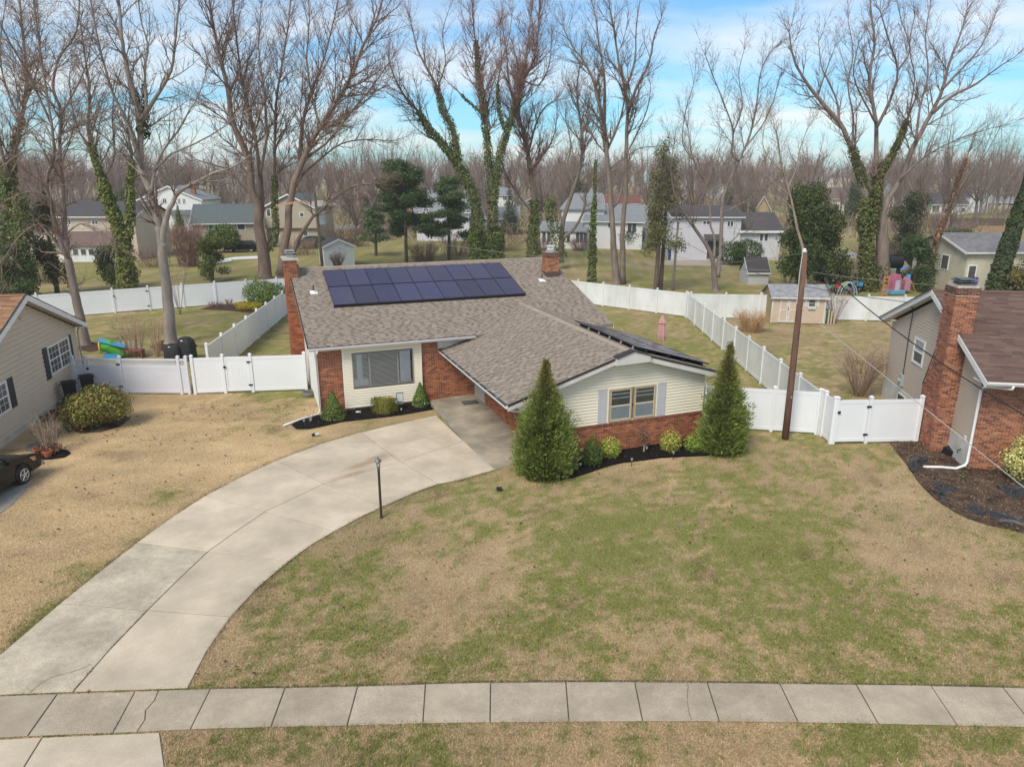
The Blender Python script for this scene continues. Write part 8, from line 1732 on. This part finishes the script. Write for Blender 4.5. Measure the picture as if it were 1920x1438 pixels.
for x, l, c in ((1259, 'dark blue bin at the corner of the lilac house', (.02, .05, .2)), (1273, 'dark grey bin at the corner of the lilac house', (.03, .035, .045))):
    g = G(x, 487); t = thing('wheelie_bin', l, 'bin', g); mb = MB(); mb.prism([(-.35, -.35, 0), (.35, -.35, 0), (.4, -.4, 1.15), (-.4, -.4, 1.15)], (0, .75, 0)); mb.build('body', mat('bin_%d' % x, c, .5), t); mb = MB(); mb.prism([(-.43, -.45, 1.15), (.43, -.45, 1.15), (.43, .38, 1.22), (-.43, .38, 1.22)], (0, 0, .07)); mb.build('lid', mat('bin_%d' % x, c, .5), t)
sheet('patio', [G(1236, 489), G(1365, 487), G(1370, 500), G(1236, 497)], mat('patio_concrete', (.42, .34, .28), .9, (.36, .3, .25), 2), .012)
sheet('far_road', [G(560, 432), G(820, 428), G(820, 422), G(560, 425)], mat('far_asphalt', (.30, .30, .30), .9, (.26, .26, .26), 2), .02); sheet('far_road', [G(1560, 487), G(1770, 480), G(1770, 470), G(1560, 474)], MATS['far_asphalt'], .02)
for P, l in (([(405, 490), (440, 484), (484, 482), (484, 486), (440, 488)], 'long white plastic strip lying on the lawn behind'), ([(398, 495), (432, 489), (435, 491), (400, 497)], 'short white plastic strip lying on the lawn behind')):
    c = sum((G(*p) for p in P), Vector()) / len(P); mb = MB(); mb.prism([G(*p) - c + Vector((0, 0, .03)) for p in P], (0, 0, .10)); o = mb.build('plastic_strip', mWhite); o.location = c; tag(o, l, 'plastic strip')
# wooden fence far right, grape-blue pinwheel flowers
t = thing('fence', 'brown wooden board fence beyond the cream house', 'fence', G(1740, 428), 0); W_ = (G(1885, 428) - G(1740, 428)).length
for q in range(int(W_ / .6)): mb = MB(); mb.box(q * .6, q * .6 + .55, 0, .05, 0, 1.9 + .04 * (q % 3)); mb.build('board', mat('brown_board', (.13, .09, .075), .9, (.10, .07, .06), 3), t)
mb = MB(); mb.box(0, W_, .05, .12, 1.2, 1.3); mb.build('fence_rail', MATS['brown_board'], t)
t = thing('fence', 'tan board fence below the brown one', 'fence', G(1830, 440), 0)
for q in range(14): mb = MB(); mb.box(q * .75, q * .75 + .7, 0, .05, 0, 1.5); mb.build('board', mat('tan_board', (.36, .24, .13), .9, (.3, .2, .11), 3), t)
g = AT(1826, 540, 55.0); g.z = 0; t = thing('pinwheel', 'blue and orange flower pinwheel behind the brown roof', 'toy', g); zt_ = AT(0, 527, 55.0).z; mb = MB(); mb.tube([(0, 0, 0), (0, 0, zt_)], .02, 5); mb.build('stem', tmat('stem', (.1, .2, .1)), t)
for q in range(6):
    a = q * 1.047; mb = MB(); mb.prism([(0, -.03, zt_), (math.cos(a - .4) * .35, -.03, zt_ + math.sin(a - .4) * .35), (math.cos(a + .4) * .35, -.03, zt_ + math.sin(a + .4) * .35)], (0, .03, 0)); mb.build('petal', tmat('royal', (.02, .04, .35)) if q % 3 else tmat('orange', (.60, .22, .05)), t)

# cracks, rust stain, weeds in the joints
def crack(pts, w_, parent, z=.0275):
    P = [G(*p) for p in pts]; mb = MB()
    for k in range(len(P) - 1):
        n_ = 5
        for q in range(n_):
            a, b = P[k].lerp(P[k + 1], q / n_), P[k].lerp(P[k + 1], (q + 1) / n_); d = (b - a).normalized(); s = Vector((-d.y, d.x, 0)); wa = w_ * rnd.uniform(.4, 1.1); ja = rnd.uniform(-.015, .015)
            mb.face([a + s * (ja - wa) + Vector((0, 0, z)), b + s * (-wa) + Vector((0, 0, z)), b + s * wa + Vector((0, 0, z)), a + s * (ja + wa) + Vector((0, 0, z))])
    mb.build('crack', mat('crack_dark', (.11, .095, .075), 1.0, (.2, .17, .135), 20), parent)
crack([(57, 1300), (75, 1284), (95, 1272), (120, 1265), (150, 1257), (172, 1246)], .012, drive); crack([(745, 1010), (752, 1001)], .01, drive) if False else None
crack([(1290, 1282), (1288, 1318), (1296, 1352)], .006, walk, .032); crack([(930, 790), (945, 815), (958, 850)], .006, carport, .09) if False else None
m = bpy.data.materials.new('rust_stain'); m.use_nodes = True; t_ = m.node_tree; b_ = t_.nodes['Principled BSDF']; b_.inputs['Base Color'].default_value = (.46, .25, .10, 1); b_.inputs['Roughness'].default_value = .9
cc_ = t_.nodes.new('ShaderNodeTexCoord'); gr_ = t_.nodes.new('ShaderNodeTexGradient'); gr_.gradient_type = 'SPHERICAL'; mp_ = t_.nodes.new('ShaderNodeMapping'); nz_ = t_.nodes.new('ShaderNodeTexNoise'); nz_.inputs['Scale'].default_value = 2.5; nz_.inputs['Detail'].default_value = 6
t_.links.new(cc_.outputs['Object'], gr_.inputs[0]); t_.links.new(cc_.outputs['Object'], nz_.inputs[0]); mu_ = t_.nodes.new('ShaderNodeMath'); mu_.operation = 'MULTIPLY'; t_.links.new(gr_.outputs['Fac'], mu_.inputs[0]); t_.links.new(nz_.outputs[0], mu_.inputs[1]); mu2 = t_.nodes.new('ShaderNodeMath'); mu2.operation = 'MULTIPLY'; mu2.inputs[1].default_value = .75; t_.links.new(mu_.outputs[0], mu2.inputs[0]); t_.links.new(mu2.outputs[0], b_.inputs['Alpha'])
def stain(x, y, rx, ry, rz):
    mb = MB(); mb.face([(-1, -1, 0), (1, -1, 0), (1, 1, 0), (-1, 1, 0)]); o = mb.build('stain', m, drive); g = G(x, y); o.location = (g.x, g.y, .029); o.scale = (rx, ry, 1); o.rotation_euler = (0, 0, rz)
stain(692, 868, 1.35, .28, .80); stain(706, 858, .55, .22, .75); stain(655, 892, .8, .22, .7)
# weeds along joints and paving edges
r = np.random.default_rng(77); W_ = []
for A in (CEN[:6], [(-30, 1392), (80, 1384), (212, 1376)], [(212, 1375), (222, 1358), (230, 1342)], [(277, 1145), (205, 1220), (137, 1298)]):
    P = [G(*p) for p in A]
    for k in range(len(P) - 1):
        n = int((P[k + 1] - P[k]).length * 22)
        for q in range(n):
            p = P[k].lerp(P[k + 1], r.random())
            if vnoise(np.array([p.x * 1.3 + 9]), np.array([p.y * 1.3]))[0] > .52: W_.append((p.x + r.normal(0, .012), p.y + r.normal(0, .012), .03))
W_ = np.array(W_); n = len(W_); a = r.random(n) * 6.28; h_ = .02 + .03 * r.random(n); V = np.empty((n, 3, 3)); V[:, 0] = W_ + np.c_[np.cos(a) * .008, np.sin(a) * .008, np.zeros(n)]; V[:, 1] = W_ - np.c_[np.cos(a) * .008, np.sin(a) * .008, np.zeros(n)]; V[:, 2] = W_ + np.c_[r.normal(0, .02, n), r.normal(0, .02, n), h_]
o = link('joint_weeds', npmesh('joint_weeds', V.reshape(-1, 3), np.arange(n * 3).reshape(-1, 3), np.tile([.12, .14, .04], (n * 3, 1))), MATS['chips'], kind='stuff'); o['label'] = 'thin weeds growing in the driveway joints'
# ================================================================== grass last
V1, F1, C1 = grass(470000, 9.9, 34.0, 0.036, 0.0075, 11)
o = link('lawn_grass', npmesh('lawn_grass', V1, F1, C1), mat('grass_blade', (1.05, 1.05, 1.05), 0.9, (0.9, 0.9, 0.9), 3, attr=True, spec=0.1), kind='stuff')
o['label'] = 'short patchy winter grass of the front lawns'


# ragged turf hanging over the paving edges
r = np.random.default_rng(31); E_ = []
for A in ([(j[0].x, j[0].y) for j in JT[5:]], [(p[0], p[1]) for p in _dr], [(p[0], p[1]) for p in _dl[1:]], [(j[1].x, j[1].y) for j in JT[5:]], *FLINES):
    for k in range(len(A) - 1):
        L_ = math.hypot(A[k + 1][0] - A[k][0], A[k + 1][1] - A[k][1]); n = int(L_ * 170); t = r.random(n); x = A[k][0] + (A[k + 1][0] - A[k][0]) * t; y = A[k][1] + (A[k + 1][1] - A[k][1]) * t; E_.append(np.c_[x, y])
E_ = np.concatenate(E_) + r.normal(0, .035, (sum(len(e) for e in E_), 2)); n = len(E_); k_ = vnoise(E_[:, 0] * 2.2, E_[:, 1] * 2.2) + r.normal(0, .1, n) > .42; E_ = E_[k_]; n = len(E_)
a = r.random(n) * 6.283; la = r.random(n) * 6.283; h_ = .03 + .035 * r.random(n); V = np.empty((n, 3, 3)); V[:, 0] = np.c_[E_[:, 0] - np.cos(a) * .008, E_[:, 1] - np.sin(a) * .008, np.full(n, .005)]; V[:, 1] = np.c_[E_[:, 0] + np.cos(a) * .008, E_[:, 1] + np.sin(a) * .008, np.full(n, .005)]; V[:, 2] = np.c_[E_[:, 0] + np.cos(la) * .05, E_[:, 1] + np.sin(la) * .05, h_]
C = lawncol(E_[:, 0], E_[:, 1]) * (.55 + .7 * r.random((n, 1)))
o = link('turf_edge', npmesh('turf_edge', V.reshape(-1, 3), np.arange(n * 3).reshape(-1, 3), np.repeat(C, 3, 0)), MATS['grass_blade'], kind='stuff'); o['label'] = 'ragged turf edge along driveway and sidewalk'
# thin winter haze over the whole neighbourhood
mb = MB(); mb.box(-1200, 1200, -200, 1300, -1.5, 34); hz = mb.build('haze', None); hz['kind'] = 'stuff'; hz['label'] = 'thin pale haze over the neighbourhood'
hm = bpy.data.materials.new('haze'); hm.use_nodes = True; hm.node_tree.nodes.clear(); ho_ = hm.node_tree.nodes.new('ShaderNodeOutputMaterial'); pv = hm.node_tree.nodes.new('ShaderNodeVolumePrincipled'); pv.inputs['Density'].default_value = 0.00042; pv.inputs['Color'].default_value = (.96, .95, .95, 1); hm.node_tree.links.new(pv.outputs[0], ho_.inputs['Volume']); hz.data.materials.append(hm)
